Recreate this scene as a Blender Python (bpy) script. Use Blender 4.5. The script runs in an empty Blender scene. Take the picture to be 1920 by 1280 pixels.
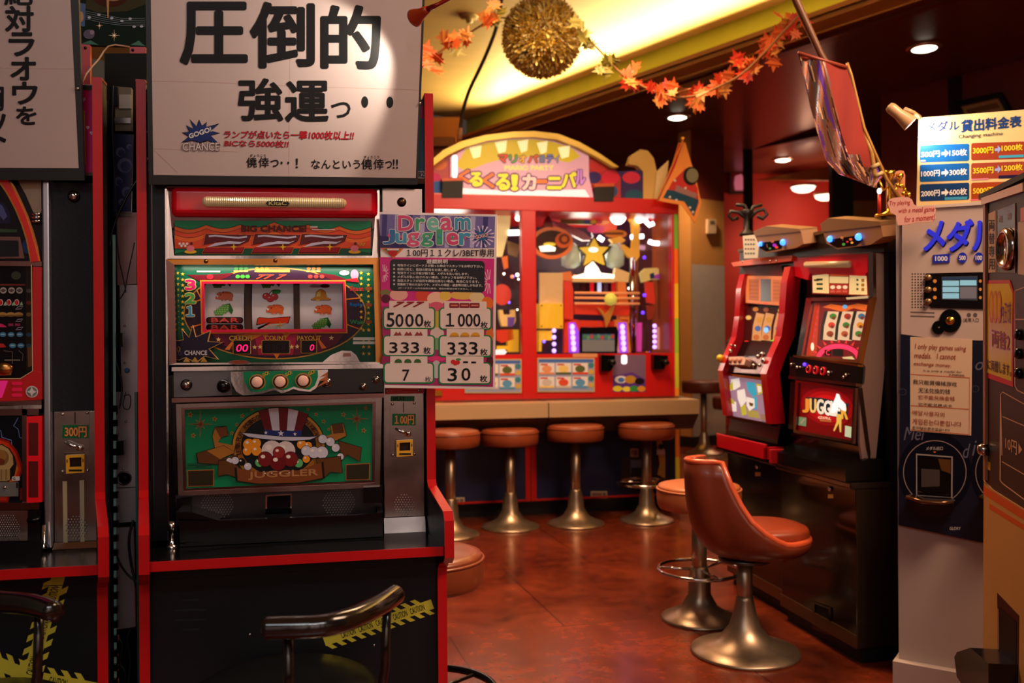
import bpy, bmesh, math, random
from math import sin, cos, pi, radians, sqrt, atan2
from mathutils import Vector, Matrix
from mathutils.geometry import tessellate_polygon
random.seed(7)
V = Vector
scene = bpy.context.scene
COL = scene.collection

# ------------------------------------------------------------------ camera
F = 1685.0
YAW = radians(11.6)
ROLL = radians(0.4)
EYE = V((0, 0, 1.10))
FWD = V((sin(YAW), cos(YAW), 0))
R0 = V((cos(YAW), -sin(YAW), 0))
RIGHT = R0 * cos(ROLL) - V((0, 0, 1)) * sin(ROLL)
UP = V((0, 0, 1)) * cos(ROLL) + R0 * sin(ROLL)
cam_data = bpy.data.cameras.new('camera')
cam_data.sensor_width = 36
cam_data.lens = F * 36 / 1920
cam_data.clip_start = 0.05
cam_data.dof.use_dof = True
cam_data.dof.focus_distance = 2.05
cam_data.dof.aperture_fstop = 4.2
cam = bpy.data.objects.new('camera', cam_data)
COL.objects.link(cam)
cam.matrix_world = Matrix(((RIGHT.x, UP.x, -FWD.x, EYE.x), (RIGHT.y, UP.y, -FWD.y, EYE.y),
                           (RIGHT.z, UP.z, -FWD.z, EYE.z), (0, 0, 0, 1)))
scene.camera = cam

def ray(px, py):
    return FWD + RIGHT * ((px - 960) / F) + UP * ((640 - py) / F)
def at_depth(px, py, d):
    return EYE + ray(px, py) * d
def at_z(px, py, z):
    r = ray(px, py)
    return EYE + r * ((z - EYE.z) / r.z)
def at_y(px, py, y):
    r = ray(px, py)
    return EYE + r * (y / r.y)
def at_x(px, py, x):
    r = ray(px, py)
    return EYE + r * (x / r.x)
def CW(right, depth, z):
    p = R0 * right + FWD * depth
    return V((p.x, p.y, z))

# ------------------------------------------------------------------ world, exposure, added fill lights
w = bpy.data.worlds.new('world'); scene.world = w; w.use_nodes = True
w.node_tree.nodes['Background'].inputs[0].default_value = (1.0, 0.70, 0.48, 1)
w.node_tree.nodes['Background'].inputs[1].default_value = 0.05
scene.view_settings.view_transform = 'Standard'
scene.view_settings.look = 'None'
scene.view_settings.exposure = 0.0
scene.view_settings.gamma = 1.0
scene.view_settings.use_curve_mapping = False
scene.cycles.max_bounces = 8
scene.cycles.caustics_reflective = False
scene.cycles.caustics_refractive = False
scene.cycles.sample_clamp_indirect = 3.0

FILL_LIGHTS = []
def area(name, loc, target, sx, sy, power, col, spread=pi):
    l = bpy.data.lights.new(name, 'AREA'); l.shape = 'RECTANGLE'; l.size = sx; l.size_y = sy
    l.energy = power; l.color = col; l.spread = spread
    if name == 'added_fill_light': FILL_LIGHTS.append((loc, target, sx, sy))
    o = bpy.data.objects.new(name, l); COL.objects.link(o); o.location = loc
    o.rotation_euler = (V(target) - V(loc)).to_track_quat('-Z', 'Y').to_euler()
    return o
def spot(name, loc, target, power, col, angle, blend=.3, rad=.03):
    l = bpy.data.lights.new(name, 'SPOT'); l.energy = power; l.color = col; l.spot_size = angle
    l.spot_blend = blend; l.shadow_soft_size = rad
    o = bpy.data.objects.new(name, l); COL.objects.link(o); o.location = loc
    o.rotation_euler = (V(target) - V(loc)).to_track_quat('-Z', 'Y').to_euler()
    return o
def point(name, loc, power, col, rad=.05):
    l = bpy.data.lights.new(name, 'POINT'); l.energy = power; l.color = col; l.shadow_soft_size = rad
    o = bpy.data.objects.new(name, l); COL.objects.link(o); o.location = loc
    return o
# unseen area lights added above the aisle to brighten machines, floor and wall
area('added_fill_light', (-0.9, -0.6, 2.9), (-0.4, 2.1, 1.0), 1.2, 0.6, 10, (.88, .97, 1.0))
area('added_fill_light', (2.0, 1.0, 3.1), (1.5, 3.3, 0.4), 1.2, 0.8, 46, (1.0, .66, .42), radians(120))
area('added_fill_light', (0.2, -1.3, 3.1), (0.3, -2.4, 1.2), 2.4, 0.8, 190, (.98, .95, .94))
area('added_fill_light', (1.0, 3.9, 3.2), (1.1, 3.9, 0), 1.0, 1.0, 75, (1.0, .62, .34), radians(140))

# ------------------------------------------------------------------ materials
MATS = {}
def lin(c):
    c = c / 255.0
    return c / 12.92 if c <= .04045 else ((c + .055) / 1.055) ** 2.4
def rgb(c):
    return (lin(c[0]), lin(c[1]), lin(c[2]), 1)
def M(name, c=(128, 128, 128), rough=.5, metal=0.0, emit=0.0, noise=0.0, scale=20.0, bump=0.0, coat=0.0, spec=.5, stretch=None, rnoise=0.0):
    if name in MATS: return MATS[name]
    m = bpy.data.materials.new(name); m.use_nodes = True
    nt = m.node_tree; b = nt.nodes['Principled BSDF']
    b.inputs['Base Color'].default_value = rgb(c)
    b.inputs['Roughness'].default_value = rough
    b.inputs['Metallic'].default_value = metal
    b.inputs['Specular IOR Level'].default_value = spec
    b.inputs['Coat Weight'].default_value = coat
    b.inputs['Coat Roughness'].default_value = .08
    if emit:
        b.inputs['Emission Color'].default_value = rgb(c)
        b.inputs['Emission Strength'].default_value = emit
    if noise or bump or rnoise:
        tc = nt.nodes.new('ShaderNodeTexCoord'); n = nt.nodes.new('ShaderNodeTexNoise')
        n.inputs['Scale'].default_value = scale; n.inputs['Detail'].default_value = 5
        if stretch:
            mp = nt.nodes.new('ShaderNodeMapping'); mp.inputs['Scale'].default_value = stretch
            nt.links.new(tc.outputs['Object'], mp.inputs[0]); nt.links.new(mp.outputs[0], n.inputs['Vector'])
        else:
            nt.links.new(tc.outputs['Object'], n.inputs['Vector'])
        if noise:
            mx = nt.nodes.new('ShaderNodeMix'); mx.data_type = 'RGBA'
            d = rgb(c); k = 1 - noise
            mx.inputs[6].default_value = (d[0] * k, d[1] * k, d[2] * k, 1)
            mx.inputs[7].default_value = (min(1, d[0] * (1 + noise * .5)), min(1, d[1] * (1 + noise * .5)), min(1, d[2] * (1 + noise * .5)), 1)
            nt.links.new(n.outputs[0], mx.inputs[0]); nt.links.new(mx.outputs[2], b.inputs['Base Color'])
        if rnoise:
            mr = nt.nodes.new('ShaderNodeMapRange')
            mr.inputs[3].default_value = max(.02, rough - rnoise); mr.inputs[4].default_value = rough + rnoise
            nt.links.new(n.outputs[0], mr.inputs[0]); nt.links.new(mr.outputs[0], b.inputs['Roughness'])
        if bump:
            bp = nt.nodes.new('ShaderNodeBump'); bp.inputs['Strength'].default_value = bump; bp.inputs['Distance'].default_value = .004
            nt.links.new(n.outputs[0], bp.inputs['Height']); nt.links.new(bp.outputs[0], b.inputs['Normal'])
    MATS[name] = m
    return m
def C(c, rough=.45, emit=0.0):
    """printed ink of one colour"""
    return M('ink_%d_%d_%d_%d_%d' % (c[0], c[1], c[2], rough * 100, emit * 100), c, rough, emit=emit, spec=.22)
def glass(name, tint=(255, 255, 255), gloss=.06):
    if name in MATS: return MATS[name]
    m = bpy.data.materials.new(name); m.use_nodes = True; nt = m.node_tree; nt.nodes.clear()
    o = nt.nodes.new('ShaderNodeOutputMaterial'); mx = nt.nodes.new('ShaderNodeMixShader')
    t = nt.nodes.new('ShaderNodeBsdfTransparent'); g = nt.nodes.new('ShaderNodeBsdfGlossy')
    t.inputs[0].default_value = rgb(tint); g.inputs['Roughness'].default_value = .02
    mx.inputs[0].default_value = gloss
    nt.links.new(t.outputs[0], mx.inputs[1]); nt.links.new(g.outputs[0], mx.inputs[2]); nt.links.new(mx.outputs[0], o.inputs[0])
    MATS[name] = m
    return m

def mat_black(): return M('black_paint', (14, 14, 15), .35, noise=.3, scale=40)
BLACK = M('black_laminate', (21, 21, 24), .42, noise=.25, scale=60, bump=.05, spec=.25)
BLACKG = M('black_gloss', (8, 8, 9), .18, spec=.35)
RED = M('red_trim', (196, 20, 24), .3, noise=.15, scale=12, spec=.3)
CHROME = M('chrome', (205, 198, 196), .1, metal=1, rnoise=.05, scale=14, bump=.10)
STEEL = M('worn_steel', (166, 152, 148), .2, metal=1, rnoise=.12, scale=10, noise=.35, bump=.15)
DSTEEL = M('dark_steel', (95, 88, 88), .33, metal=1, rnoise=.1, scale=10, noise=.3)
BRONZE = M('bronze_plating', (190, 128, 66), .2, metal=1, rnoise=.08, scale=8)
DKBRONZE = M('dark_bronze_plating', (136, 100, 96), .16, metal=1, rnoise=.08, scale=9, bump=.1)
GOLD = M('gold', (225, 170, 60), .22, metal=1)
WHITE = M('white_plastic', (215, 208, 200), .4)
PAPER = M('paper', (225, 205, 198), .6, noise=.06, scale=6)

# ------------------------------------------------------------------ surfaces that artwork is printed on
class Plane:
    def __init__(s, o, n):
        s.o = V(o); s.n = V(n).normalized()
    def hit(s, px, py, off=0.0):
        r = ray(px, py)
        return EYE + r * ((s.o - EYE).dot(s.n) / r.dot(s.n)) + s.n * off
class Cyl:
    """cylinder along X; front surface"""
    def __init__(s, y, z, r):
        s.y, s.z, s.r = y, z, r
    def hit(s, px, py, off=0.0):
        d = ray(px, py); a = d.y ** 2 + d.z ** 2
        ey, ez = EYE.y - s.y, EYE.z - s.z
        b = 2 * (d.y * ey + d.z * ez); c = ey * ey + ez * ez - s.r ** 2
        D = b * b - 4 * a * c
        t = (-b - sqrt(max(D, 0))) / (2 * a)
        p = EYE + d * t
        n = V((0, p.y - s.y, p.z - s.z)).normalized()
        return p + n * off
def plane3(a, b, c):
    a, b, c = V(a), V(b), V(c)
    n = (b - a).cross(c - a).normalized()
    if n.dot(EYE - a) < 0: n = -n
    return Plane(a, n)

TXT = {}
def glyphs(body, off=0.0, shear=0.0, space=1.0):
    k = (body, round(off, 4), shear, space)
    if k in TXT: return TXT[k]
    c = bpy.data.curves.new('lettering', 'FONT'); c.body = body; c.size = 1; c.offset = off; c.shear = shear
    c.space_character = space; c.resolution_u = 3
    o = bpy.data.objects.new('lettering', c); COL.objects.link(o)
    m = o.to_mesh()
    vs = [v.co.copy() for v in m.vertices]; fs = [tuple(p.vertices) for p in m.polygons]
    o.to_mesh_clear(); bpy.data.objects.remove(o); bpy.data.curves.remove(c)
    TXT[k] = (vs, fs)
    return TXT[k]

LS = 0.0005   # thickness of one ink layer
ROOT = {}
class MB:
    def __init__(s):
        s.v, s.f, s.m, s.s, s.mats = [], [], [], [], []
        s.k = 0
    def mi(s, mat):
        if mat not in s.mats: s.mats.append(mat)
        return s.mats.index(mat)
    def add(s, vs, fs, mat, smooth=False):
        b = len(s.v); s.v.extend(V(v) for v in vs); i = s.mi(mat)
        for f in fs:
            s.f.append(tuple(b + k for k in f)); s.m.append(i); s.s.append(smooth)
        return s
    def bm(s, bm_, mat, smooth=False, mtx=None):
        bm_.verts.index_update()
        vs = [(mtx @ v.co) if mtx else v.co.copy() for v in bm_.verts]
        fs = [[v.index for v in f.verts] for f in bm_.faces]
        bm_.free()
        return s.add(vs, fs, mat, smooth)
    def box(s, a, b, mat, bev=0.0, mtx=None, seg=2):
        x0, x1 = sorted((a[0], b[0])); y0, y1 = sorted((a[1], b[1])); z0, z1 = sorted((a[2], b[2]))
        q = bmesh.new(); bmesh.ops.create_cube(q, size=1)
        for v in q.verts:
            v.co = V(((x0 + x1) / 2 + v.co.x * (x1 - x0), (y0 + y1) / 2 + v.co.y * (y1 - y0), (z0 + z1) / 2 + v.co.z * (z1 - z0)))
        if bev: bmesh.ops.bevel(q, geom=q.edges[:], offset=min(bev, .45 * min(x1 - x0, y1 - y0, z1 - z0)), segments=seg, affect='EDGES', profile=.6)
        return s.bm(q, mat, False, mtx)
    def prism(s, pts, vec, mat, mat_side=None, bev=0):
        """planar polygon extruded along vec"""
        pts = [V(p) for p in pts]; vec = V(vec); n = len(pts)
        tri = tessellate_polygon([pts])
        N = sum(((pts[i] - pts[0]).cross(pts[(i + 1) % n] - pts[0]) for i in range(1, n)), V((0, 0, 0)))
        fl = N.dot(vec) > 0
        bt = [tuple(t) for t in tri]
        def orient(t, want):
            a, b, c = (pts[k] for k in t)
            return t if ((b - a).cross(c - a)).dot(want) > 0 else (t[0], t[2], t[1])
        s.add(pts, [orient(t, -vec) for t in bt], mat)
        s.add([p + vec for p in pts], [orient(t, vec) for t in bt], mat)
        sd = []
        vs = pts + [p + vec for p in pts]
        for i in range(n):
            j = (i + 1) % n
            sd.append((i, j, n + j, n + i) if fl else (j, i, n + i, n + j))
        return s.add(vs, sd, mat_side or mat)
    def quad(s, a, b, c, d, mat):
        return s.add([a, b, c, d], [(0, 1, 2, 3)], mat)
    def lathe(s, prof, mat, c=(0, 0, 0), seg=40, axis=(0, 0, 1), smooth=True):
        q = V(axis).normalized().to_track_quat('Z', 'Y'); c = V(c)
        vs, fs = [], []
        n = len(prof)
        for i in range(seg):
            a = 2 * pi * i / seg
            for r, z in prof: vs.append(c + q @ V((r * cos(a), r * sin(a), z)))
        for i in range(seg):
            j = (i + 1) % seg
            for k in range(n - 1):
                fs.append((i * n + k, j * n + k, j * n + k + 1, i * n + k + 1))
        if prof[0][0] > 1e-5: fs.append(tuple(i * n for i in reversed(range(seg))))
        if prof[-1][0] > 1e-5: fs.append(tuple(i * n + n - 1 for i in range(seg)))
        return s.add(vs, fs, mat, smooth)
    def tube(s, pts, r, mat, seg=10, closed=False, cap=True, smooth=True):
        pts = [V(p) for p in pts]; n = len(pts)
        rs = r if isinstance(r, (list, tuple)) else [r] * n
        vs, fs = [], []
        t0 = (pts[1] - pts[0]).normalized()
        nrm = t0.orthogonal().normalized()
        for i in range(n):
            if closed: t = (pts[(i + 1) % n] - pts[i - 1]).normalized()
            else: t = (pts[min(i + 1, n - 1)] - pts[max(i - 1, 0)]).normalized()
            nrm = (nrm - t * nrm.dot(t)).normalized(); bn = t.cross(nrm)
            for k in range(seg):
                a = 2 * pi * k / seg
                vs.append(pts[i] + (nrm * cos(a) + bn * sin(a)) * rs[i])
        for i in range(n if closed else n - 1):
            j = (i + 1) % n
            for k in range(seg):
                l = (k + 1) % seg
                fs.append((i * seg + k, i * seg + l, j * seg + l, j * seg + k))
        if cap and not closed:
            fs.append(tuple(reversed(range(seg)))); fs.append(tuple((n - 1) * seg + k for k in range(seg)))
        return s.add(vs, fs, mat, smooth)
    def ring(s, c, R, r, mat, axis=(0, 0, 1), seg=40, seg2=10):
        q = V(axis).normalized().to_track_quat('Z', 'Y')
        return s.tube([V(c) + q @ V((R * cos(2 * pi * i / seg), R * sin(2 * pi * i / seg), 0)) for i in range(seg)], r, mat, seg2, closed=True)
    def ball(s, c, r, mat, seg=16, sq=(1, 1, 1)):
        q = bmesh.new(); bmesh.ops.create_uvsphere(q, u_segments=seg, v_segments=max(6, seg // 2), radius=r)
        for v in q.verts: v.co = V((v.co.x * sq[0], v.co.y * sq[1], v.co.z * sq[2])) + V(c)
        return s.bm(q, mat, True)
    # ---- printed artwork: pixel outlines of the photograph dropped onto a real surface
    def poly(s, pl, pts, mat, L=1):
        flat = [V((p[0], p[1], 0)) for p in pts]
        tri = tessellate_polygon([flat])
        s.k = (s.k + 1) % 60
        P = [pl.hit(p[0], p[1], L * LS + s.k * 4e-6) for p in pts]
        fs = []
        for t in tri:
            a, b, c = (P[k] for k in t)
            fs.append(tuple(t) if (b - a).cross(c - a).dot(EYE - a) > 0 else (t[0], t[2], t[1]))
        return s.add(P, fs, mat)
    def rect(s, pl, x0, y0, x1, y1, mat, L=1, r=0, dy=0.0):
        """dy: slope of the horizontal edges (px per px)"""
        if r <= 0: pts = [(x0, y0), (x1, y0), (x1, y1), (x0, y1)]
        else:
            pts = []
            for cx, cy, a0 in ((x1 - r, y0 + r, -90), (x1 - r, y1 - r, 0), (x0 + r, y1 - r, 90), (x0 + r, y0 + r, 180)):
                for k in range(5):
                    a = radians(a0 + 22.5 * k); pts.append((cx + r * cos(a), cy + r * sin(a)))
        return s.poly(pl, [(x, y + dy * (x - (x0 + x1) / 2)) for x, y in pts], mat, L)
    def ell(s, pl, cx, cy, rx, ry, mat, L=1, n=20, rot=0, a0=0, a1=360):
        pts = []
        full = abs(a1 - a0) >= 360
        for k in range(n if full else n + 1):
            a = radians(a0 + (a1 - a0) * k / n); x, y = rx * cos(a), ry * sin(a)
            q = radians(rot); pts.append((cx + x * cos(q) - y * sin(q), cy + x * sin(q) + y * cos(q)))
        return s.poly(pl, pts, mat, L)
    def star(s, pl, cx, cy, R, r, n, mat, L=1, rot=-90, sx=1, sy=1):
        pts = []
        for k in range(2 * n):
            a = radians(rot + 180 * k / n); q = R if k % 2 == 0 else r
            if isinstance(q, (list, tuple)): q = q[(k // 2) % len(q)]
            pts.append((cx + q * cos(a) * sx, cy + q * sin(a) * sy))
        return s.poly(pl, pts, mat, L)
    def line(s, pl, pts, w, mat, L=1, closed=False):
        n = len(pts); m = n if closed else n - 1
        lf, rt = [], []
        for i in range(n):
            if closed: a, b = pts[i - 1], pts[(i + 1) % n]
            else: a, b = pts[max(i - 1, 0)], pts[min(i + 1, n - 1)]
            dx, dy = b[0] - a[0], b[1] - a[1]; l = sqrt(dx * dx + dy * dy) or 1
            nx, ny = -dy / l * w / 2, dx / l * w / 2
            lf.append((pts[i][0] + nx, pts[i][1] + ny)); rt.append((pts[i][0] - nx, pts[i][1] - ny))
        for i in range(m):
            j = (i + 1) % n
            s.poly(pl, [lf[i], lf[j], rt[j], rt[i]], mat, L)
        return s
    def text(s, pl, body, q, mat, L=2, off=0.0, shear=0.0, edge=None, eoff=.03, space=1.0, ref=None):
        """q: (x0,y0,x1,y1) or four pixel corners TL TR BR BL of the ink box"""
        if len(q) == 4 and not isinstance(q[0], (list, tuple)):
            q = [(q[0], q[1]), (q[2], q[1]), (q[2], q[3]), (q[0], q[3])]
        rv, _ = glyphs(ref or body, 0.0, shear, space)
        if not rv: return s
        x0 = min(v.x for v in rv); x1 = max(v.x for v in rv); y0 = min(v.y for v in rv); y1 = max(v.y for v in rv)
        def put(o, m, LL):
            vs, fs = glyphs(body, 0.0, shear, space)
            if not fs: return
            big = max(abs(q[1][0] - q[0][0]), abs(q[3][1] - q[0][1])) * getattr(pl, 'k', 1)
            n = (12 if big > 60 else 8) if o > 0 else 1
            o *= .8
            ex = max(abs(q[1][0] - q[0][0]), 1e-3) / (x1 - x0); ey = max(abs(q[3][1] - q[0][1]), 1e-3) / (y1 - y0); e = min(ex, ey); kx, ky = e / ex, e / ey
            for j in range(n):
                du = dv = 0.0
                if o > 0: du, dv = o * kx * cos(2 * pi * j / n), o * ky * sin(2 * pi * j / n)
                P = []
                for v in vs:
                    u = (v.x + du - x0) / (x1 - x0); t = (y1 - v.y - dv) / (y1 - y0)
                    px = (q[0][0] * (1 - u) + q[1][0] * u) * (1 - t) + (q[3][0] * (1 - u) + q[2][0] * u) * t
                    py = (q[0][1] * (1 - u) + q[1][1] * u) * (1 - t) + (q[3][1] * (1 - u) + q[2][1] * u) * t
                    P.append(pl.hit(px, py, LL * LS + j * .000018))
                if j == 0:
                    a, b, c = (P[k] for k in fs[0][:3])
                    flip = (b - a).cross(c - a).dot(EYE - a) < 0
                s.add(P, [tuple(reversed(f)) for f in fs] if flip else fs, m)
        if edge: put(off + eoff, edge, L - .6)
        put(off, mat, L)
        return s
    def slab(s, pl, pts, th, mat, L=0.0, mat_side=None):
        """outline on a surface given thickness th towards the viewer side of the surface (or behind it if negative)"""
        P = [pl.hit(p[0], p[1], L) for p in pts]
        return s.prism(P, pl.n * th, mat, mat_side)
    def build(s, name, parent=None, autosmooth=None):
        me = bpy.data.meshes.new(name)
        o = bpy.data.objects.new(name, me); COL.objects.link(o)
        base = V((0, 0, 0))
        if parent is not None:
            base = ROOT[parent.name]; o.parent = parent
        ROOT[o.name] = base
        me.from_pydata([v - base for v in s.v], [], s.f)
        for m in s.mats: me.materials.append(m)
        me.polygons.foreach_set('material_index', s.m); me.polygons.foreach_set('use_smooth', s.s)
        me.update()
        return o

def tag(o, label, cat, group=None):
    o['label'] = label; o['category'] = cat
    if group: o['group'] = group
    return o
def thing(name, label, cat, loc=(0, 0, 0), group=None):
    o = bpy.data.objects.new(name, None); COL.objects.link(o); o.location = loc; o.empty_display_size = .05
    ROOT[o.name] = V(loc)
    return tag(o, label, cat, group)
def solo(mb, name, label, cat, group=None, origin=None):
    """a thing that is one mesh"""
    me_o = mb.build(name)
    if origin is not None:
        o = V(origin); me_o.data.transform(Matrix.Translation(-o)); me_o.location = o
    return tag(me_o, label, cat, group)
def struct(mb, name):
    o = mb.build(name); o['kind'] = 'structure'; return o
def copy_tree(root, loc, rotz, label, group=None):
    r = root.copy(); COL.objects.link(r); r.location = loc; r.rotation_euler = (0, 0, rotz); r['label'] = label
    if group: r['group'] = group
    for ch in root.children:
        c = ch.copy(); COL.objects.link(c); c.parent = r
        for g in ch.children:
            d = g.copy(); COL.objects.link(d); d.parent = c
    return r
# ================================================================== the setting
ZC = 3.25                       # lower ceiling
UD = V((-.585, .811))           # building direction in (right, depth)
WD = V((.811, .585))
def cw2(p, z): return CW(p.x, p.y, z)

# floor
fm = bpy.data.materials.new('red_marbled_floor'); fm.use_nodes = True
nt = fm.node_tree; b = nt.nodes['Principled BSDF']
tc = nt.nodes.new('ShaderNodeTexCoord'); mp = nt.nodes.new('ShaderNodeMapping'); mp.inputs['Rotation'].default_value = (0, 0, radians(-4))
mp.inputs['Location'].default_value = (.23, .31, 0)
nt.links.new(tc.outputs['Object'], mp.inputs[0])
n1 = nt.nodes.new('ShaderNodeTexNoise'); n1.inputs['Scale'].default_value = 2.2; n1.inputs['Detail'].default_value = 8; n1.inputs['Roughness'].default_value = .68; n1.inputs['Distortion'].default_value = .6
n2 = nt.nodes.new('ShaderNodeTexNoise'); n2.inputs['Scale'].default_value = 14; n2.inputs['Detail'].default_value = 6; n2.inputs['Roughness'].default_value = .7
nt.links.new(mp.outputs[0], n1.inputs['Vector']); nt.links.new(mp.outputs[0], n2.inputs['Vector'])
mixn = nt.nodes.new('ShaderNodeMath'); mixn.operation = 'MULTIPLY_ADD'; mixn.inputs[1].default_value = .6
nt.links.new(n1.outputs[0], mixn.inputs[0])
m2 = nt.nodes.new('ShaderNodeMath'); m2.operation = 'MULTIPLY'; m2.inputs[1].default_value = .4
nt.links.new(n2.outputs[0], m2.inputs[0]); nt.links.new(m2.outputs[0], mixn.inputs[2])
cr = nt.nodes.new('ShaderNodeValToRGB')
cr.color_ramp.elements[0].position = .36; cr.color_ramp.elements[0].color = rgb((66, 22, 12))
cr.color_ramp.elements[1].position = .66; cr.color_ramp.elements[1].color = rgb((140, 56, 28))
nt.links.new(mixn.outputs[0], cr.inputs[0])
bk = nt.nodes.new('ShaderNodeTexBrick'); bk.offset = .5
bk.inputs['Scale'].default_value = 1; bk.inputs['Brick Width'].default_value = .9; bk.inputs['Row Height'].default_value = .9
bk.inputs['Mortar Size'].default_value = .0035; bk.inputs['Mortar Smooth'].default_value = .3
bk.inputs['Color1'].default_value = (1, 1, 1, 1); bk.inputs['Color2'].default_value = (.86, .86, .86, 1); bk.inputs['Mortar'].default_value = (.22, .2, .2, 1)
nt.links.new(mp.outputs[0], bk.inputs[0])
mul = nt.nodes.new('ShaderNodeMix'); mul.data_type = 'RGBA'; mul.blend_type = 'MULTIPLY'; mul.inputs[0].default_value = 1
nt.links.new(cr.outputs[0], mul.inputs[6]); nt.links.new(bk.outputs[0], mul.inputs[7])
n3 = nt.nodes.new('ShaderNodeTexNoise'); n3.inputs['Scale'].default_value = 1.1; n3.inputs['Detail'].default_value = 9; n3.inputs['Roughness'].default_value = .75
nt.links.new(mp.outputs[0], n3.inputs['Vector'])
wr = nt.nodes.new('ShaderNodeMapRange'); wr.inputs[1].default_value = .60; wr.inputs[2].default_value = .68; wr.inputs[4].default_value = .55
nt.links.new(n3.outputs[0], wr.inputs[0])
wm = nt.nodes.new('ShaderNodeMix'); wm.data_type = 'RGBA'; wm.inputs[7].default_value = rgb((150, 104, 78))
nt.links.new(wr.outputs[0], wm.inputs[0]); nt.links.new(mul.outputs[2], wm.inputs[6])
nt.links.new(wm.outputs[2], b.inputs['Base Color'])
mr = nt.nodes.new('ShaderNodeMapRange'); mr.inputs[3].default_value = .12; mr.inputs[4].default_value = .34
nt.links.new(n1.outputs[0], mr.inputs[0]); nt.links.new(mr.outputs[0], b.inputs['Roughness'])
mb = MB(); mb.box((-5, -2.5, -.06), (9, 16, 0), fm); struct(mb, 'floor')

CEIL_DARK = M('dark_brown_ceiling', (104, 66, 46), .3, noise=.25, scale=3)
COFFER = M('pale_yellow_ceiling_boards', (218, 178, 112), .5, noise=.22, scale=3, stretch=(1, 9, 1))
WOOD = M('cornice_wood', (104, 52, 20), .4, noise=.35, scale=5, stretch=(1, 1, 8))
OLIVE = M('cove_riser_paint', (176, 190, 56), .55, noise=.2, scale=5)
WALLRED = M('red_brown_wallpaper', (116, 34, 22), .6, noise=.18, scale=9)
WALLTAN = M('tan_wall', (190, 128, 62), .6, noise=.12, scale=12)
WALLGREY = M('grey_wainscot', (176, 160, 148), .6, noise=.1, scale=12)
WALLORANGE = M('orange_brown_wall', (176, 106, 38), .55, noise=.15, scale=5)
SKIRT = M('black_skirting', (12, 10, 10), .4)

# cornice line: through A (depth 5.9) in direction UD
CA = V((2.666, 5.91))
def cor(t, p, z):      # t along the line, p into the coffer (left), z
    q = CA + UD * t - WD * p
    return CW(q.x, q.y, z)
T0, T1 = -4.2, 5.6
def extr(prof, mat, t0=T0, t1=T1):
    m = MB(); m.prism([cor(t0, p, z) for p, z in prof], cor(t1, 0, 0) - cor(t0, 0, 0), mat); return m
# lower ceiling (right of the cornice) and its soffit under the cove
m = MB(); m.prism([cor(T0, .16, ZC), cor(T1, .16, ZC), cor(T1, -9, ZC), cor(T0, -9, ZC)], (0, 0, .06), CEIL_DARK); struct(m, 'ceiling_lower')
m = MB()
for prof in ([(.10, ZC - .004), (.10, ZC - .03), (.02, ZC - .03), (-.0, ZC - .004)],
             [(.19, ZC + .012), (.19, ZC - .012), (.10, ZC - .012), (.10, ZC + .012)],
             [(.22, ZC + .10), (.22, ZC + .06), (.19, ZC), (.16, ZC), (.16, ZC + .10)],
             [(.235, ZC + .135), (.235, ZC + .10), (.16, ZC + .10), (.16, ZC + .135)]):
    m.prism([cor(T0, p, z) for p, z in prof], cor(T1, 0, 0) - cor(T0, 0, 0), WOOD)
struct(m, 'trim_1')
m = extr([(-.12, ZC + .07), (-.12, ZC + .47), (-.16, ZC + .47), (-.16, ZC + .07)], OLIVE); struct(m, 'wall_cove')
ZH = ZC + .44
m = MB(); m.prism([cor(T0, -.14, ZH), cor(T1, -.14, ZH), cor(T1, 7, ZH), cor(T0, 7, ZH)], (0, 0, .05), COFFER); struct(m, 'ceiling_upper')
# wall at the far end of the coffer, behind the medal game
m = MB(); a = CW(-4, 10.0, 0); bb = CW(-.55, 10.0, 0)
m.prism([a, bb, bb + V((0, 0, 3.6)), a + V((0, 0, 3.6))], FWD * .1, WALLORANGE); struct(m, 'wall_back')
m = MB(); m.prism([CW(-4, 9.86, ZC + .0), CW(-.62, 9.86, ZC + .0), CW(-.62, 9.86, ZC + .10), CW(-4, 9.86, ZC + .10)], FWD * .13, WOOD); struct(m, 'trim_2')
m = MB(); a = CW(-.55, 10.9, 0); bb = CW(2.3, 10.9, 0)
m.prism([a, bb, bb + V((0, 0, ZC)), a + V((0, 0, ZC))], FWD * .1, WALLRED); struct(m, 'wall_back_red')
m = MB(); m.box((-4.5, -2.5, 0), (6, -2.4, 3.3), M('pale_wall_behind', (190, 164, 150), .7, noise=.1, scale=3)); struct(m, 'wall_front')
m = MB(); DARK_BANDS = M('dark_reflection_bands', (34, 24, 22), .5)  # unseen dark bands and posts, added to put streaks into chrome reflections
m.box((-4.5, -2.4, 0), (6, -2.37, .5), DARK_BANDS)
for k in range(14):
    x = -4.3 + .74 * k; m.box((x, -2.4, 0), (x + .10 + .10 * (k % 3), -2.35, 2.2 + .3 * (k % 2)), DARK_BANDS)
m.box((-4.5, -2.4, 2.55), (6, -2.36, 3.3), DARK_BANDS); struct(m, 'trim_reflection_bands')
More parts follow.
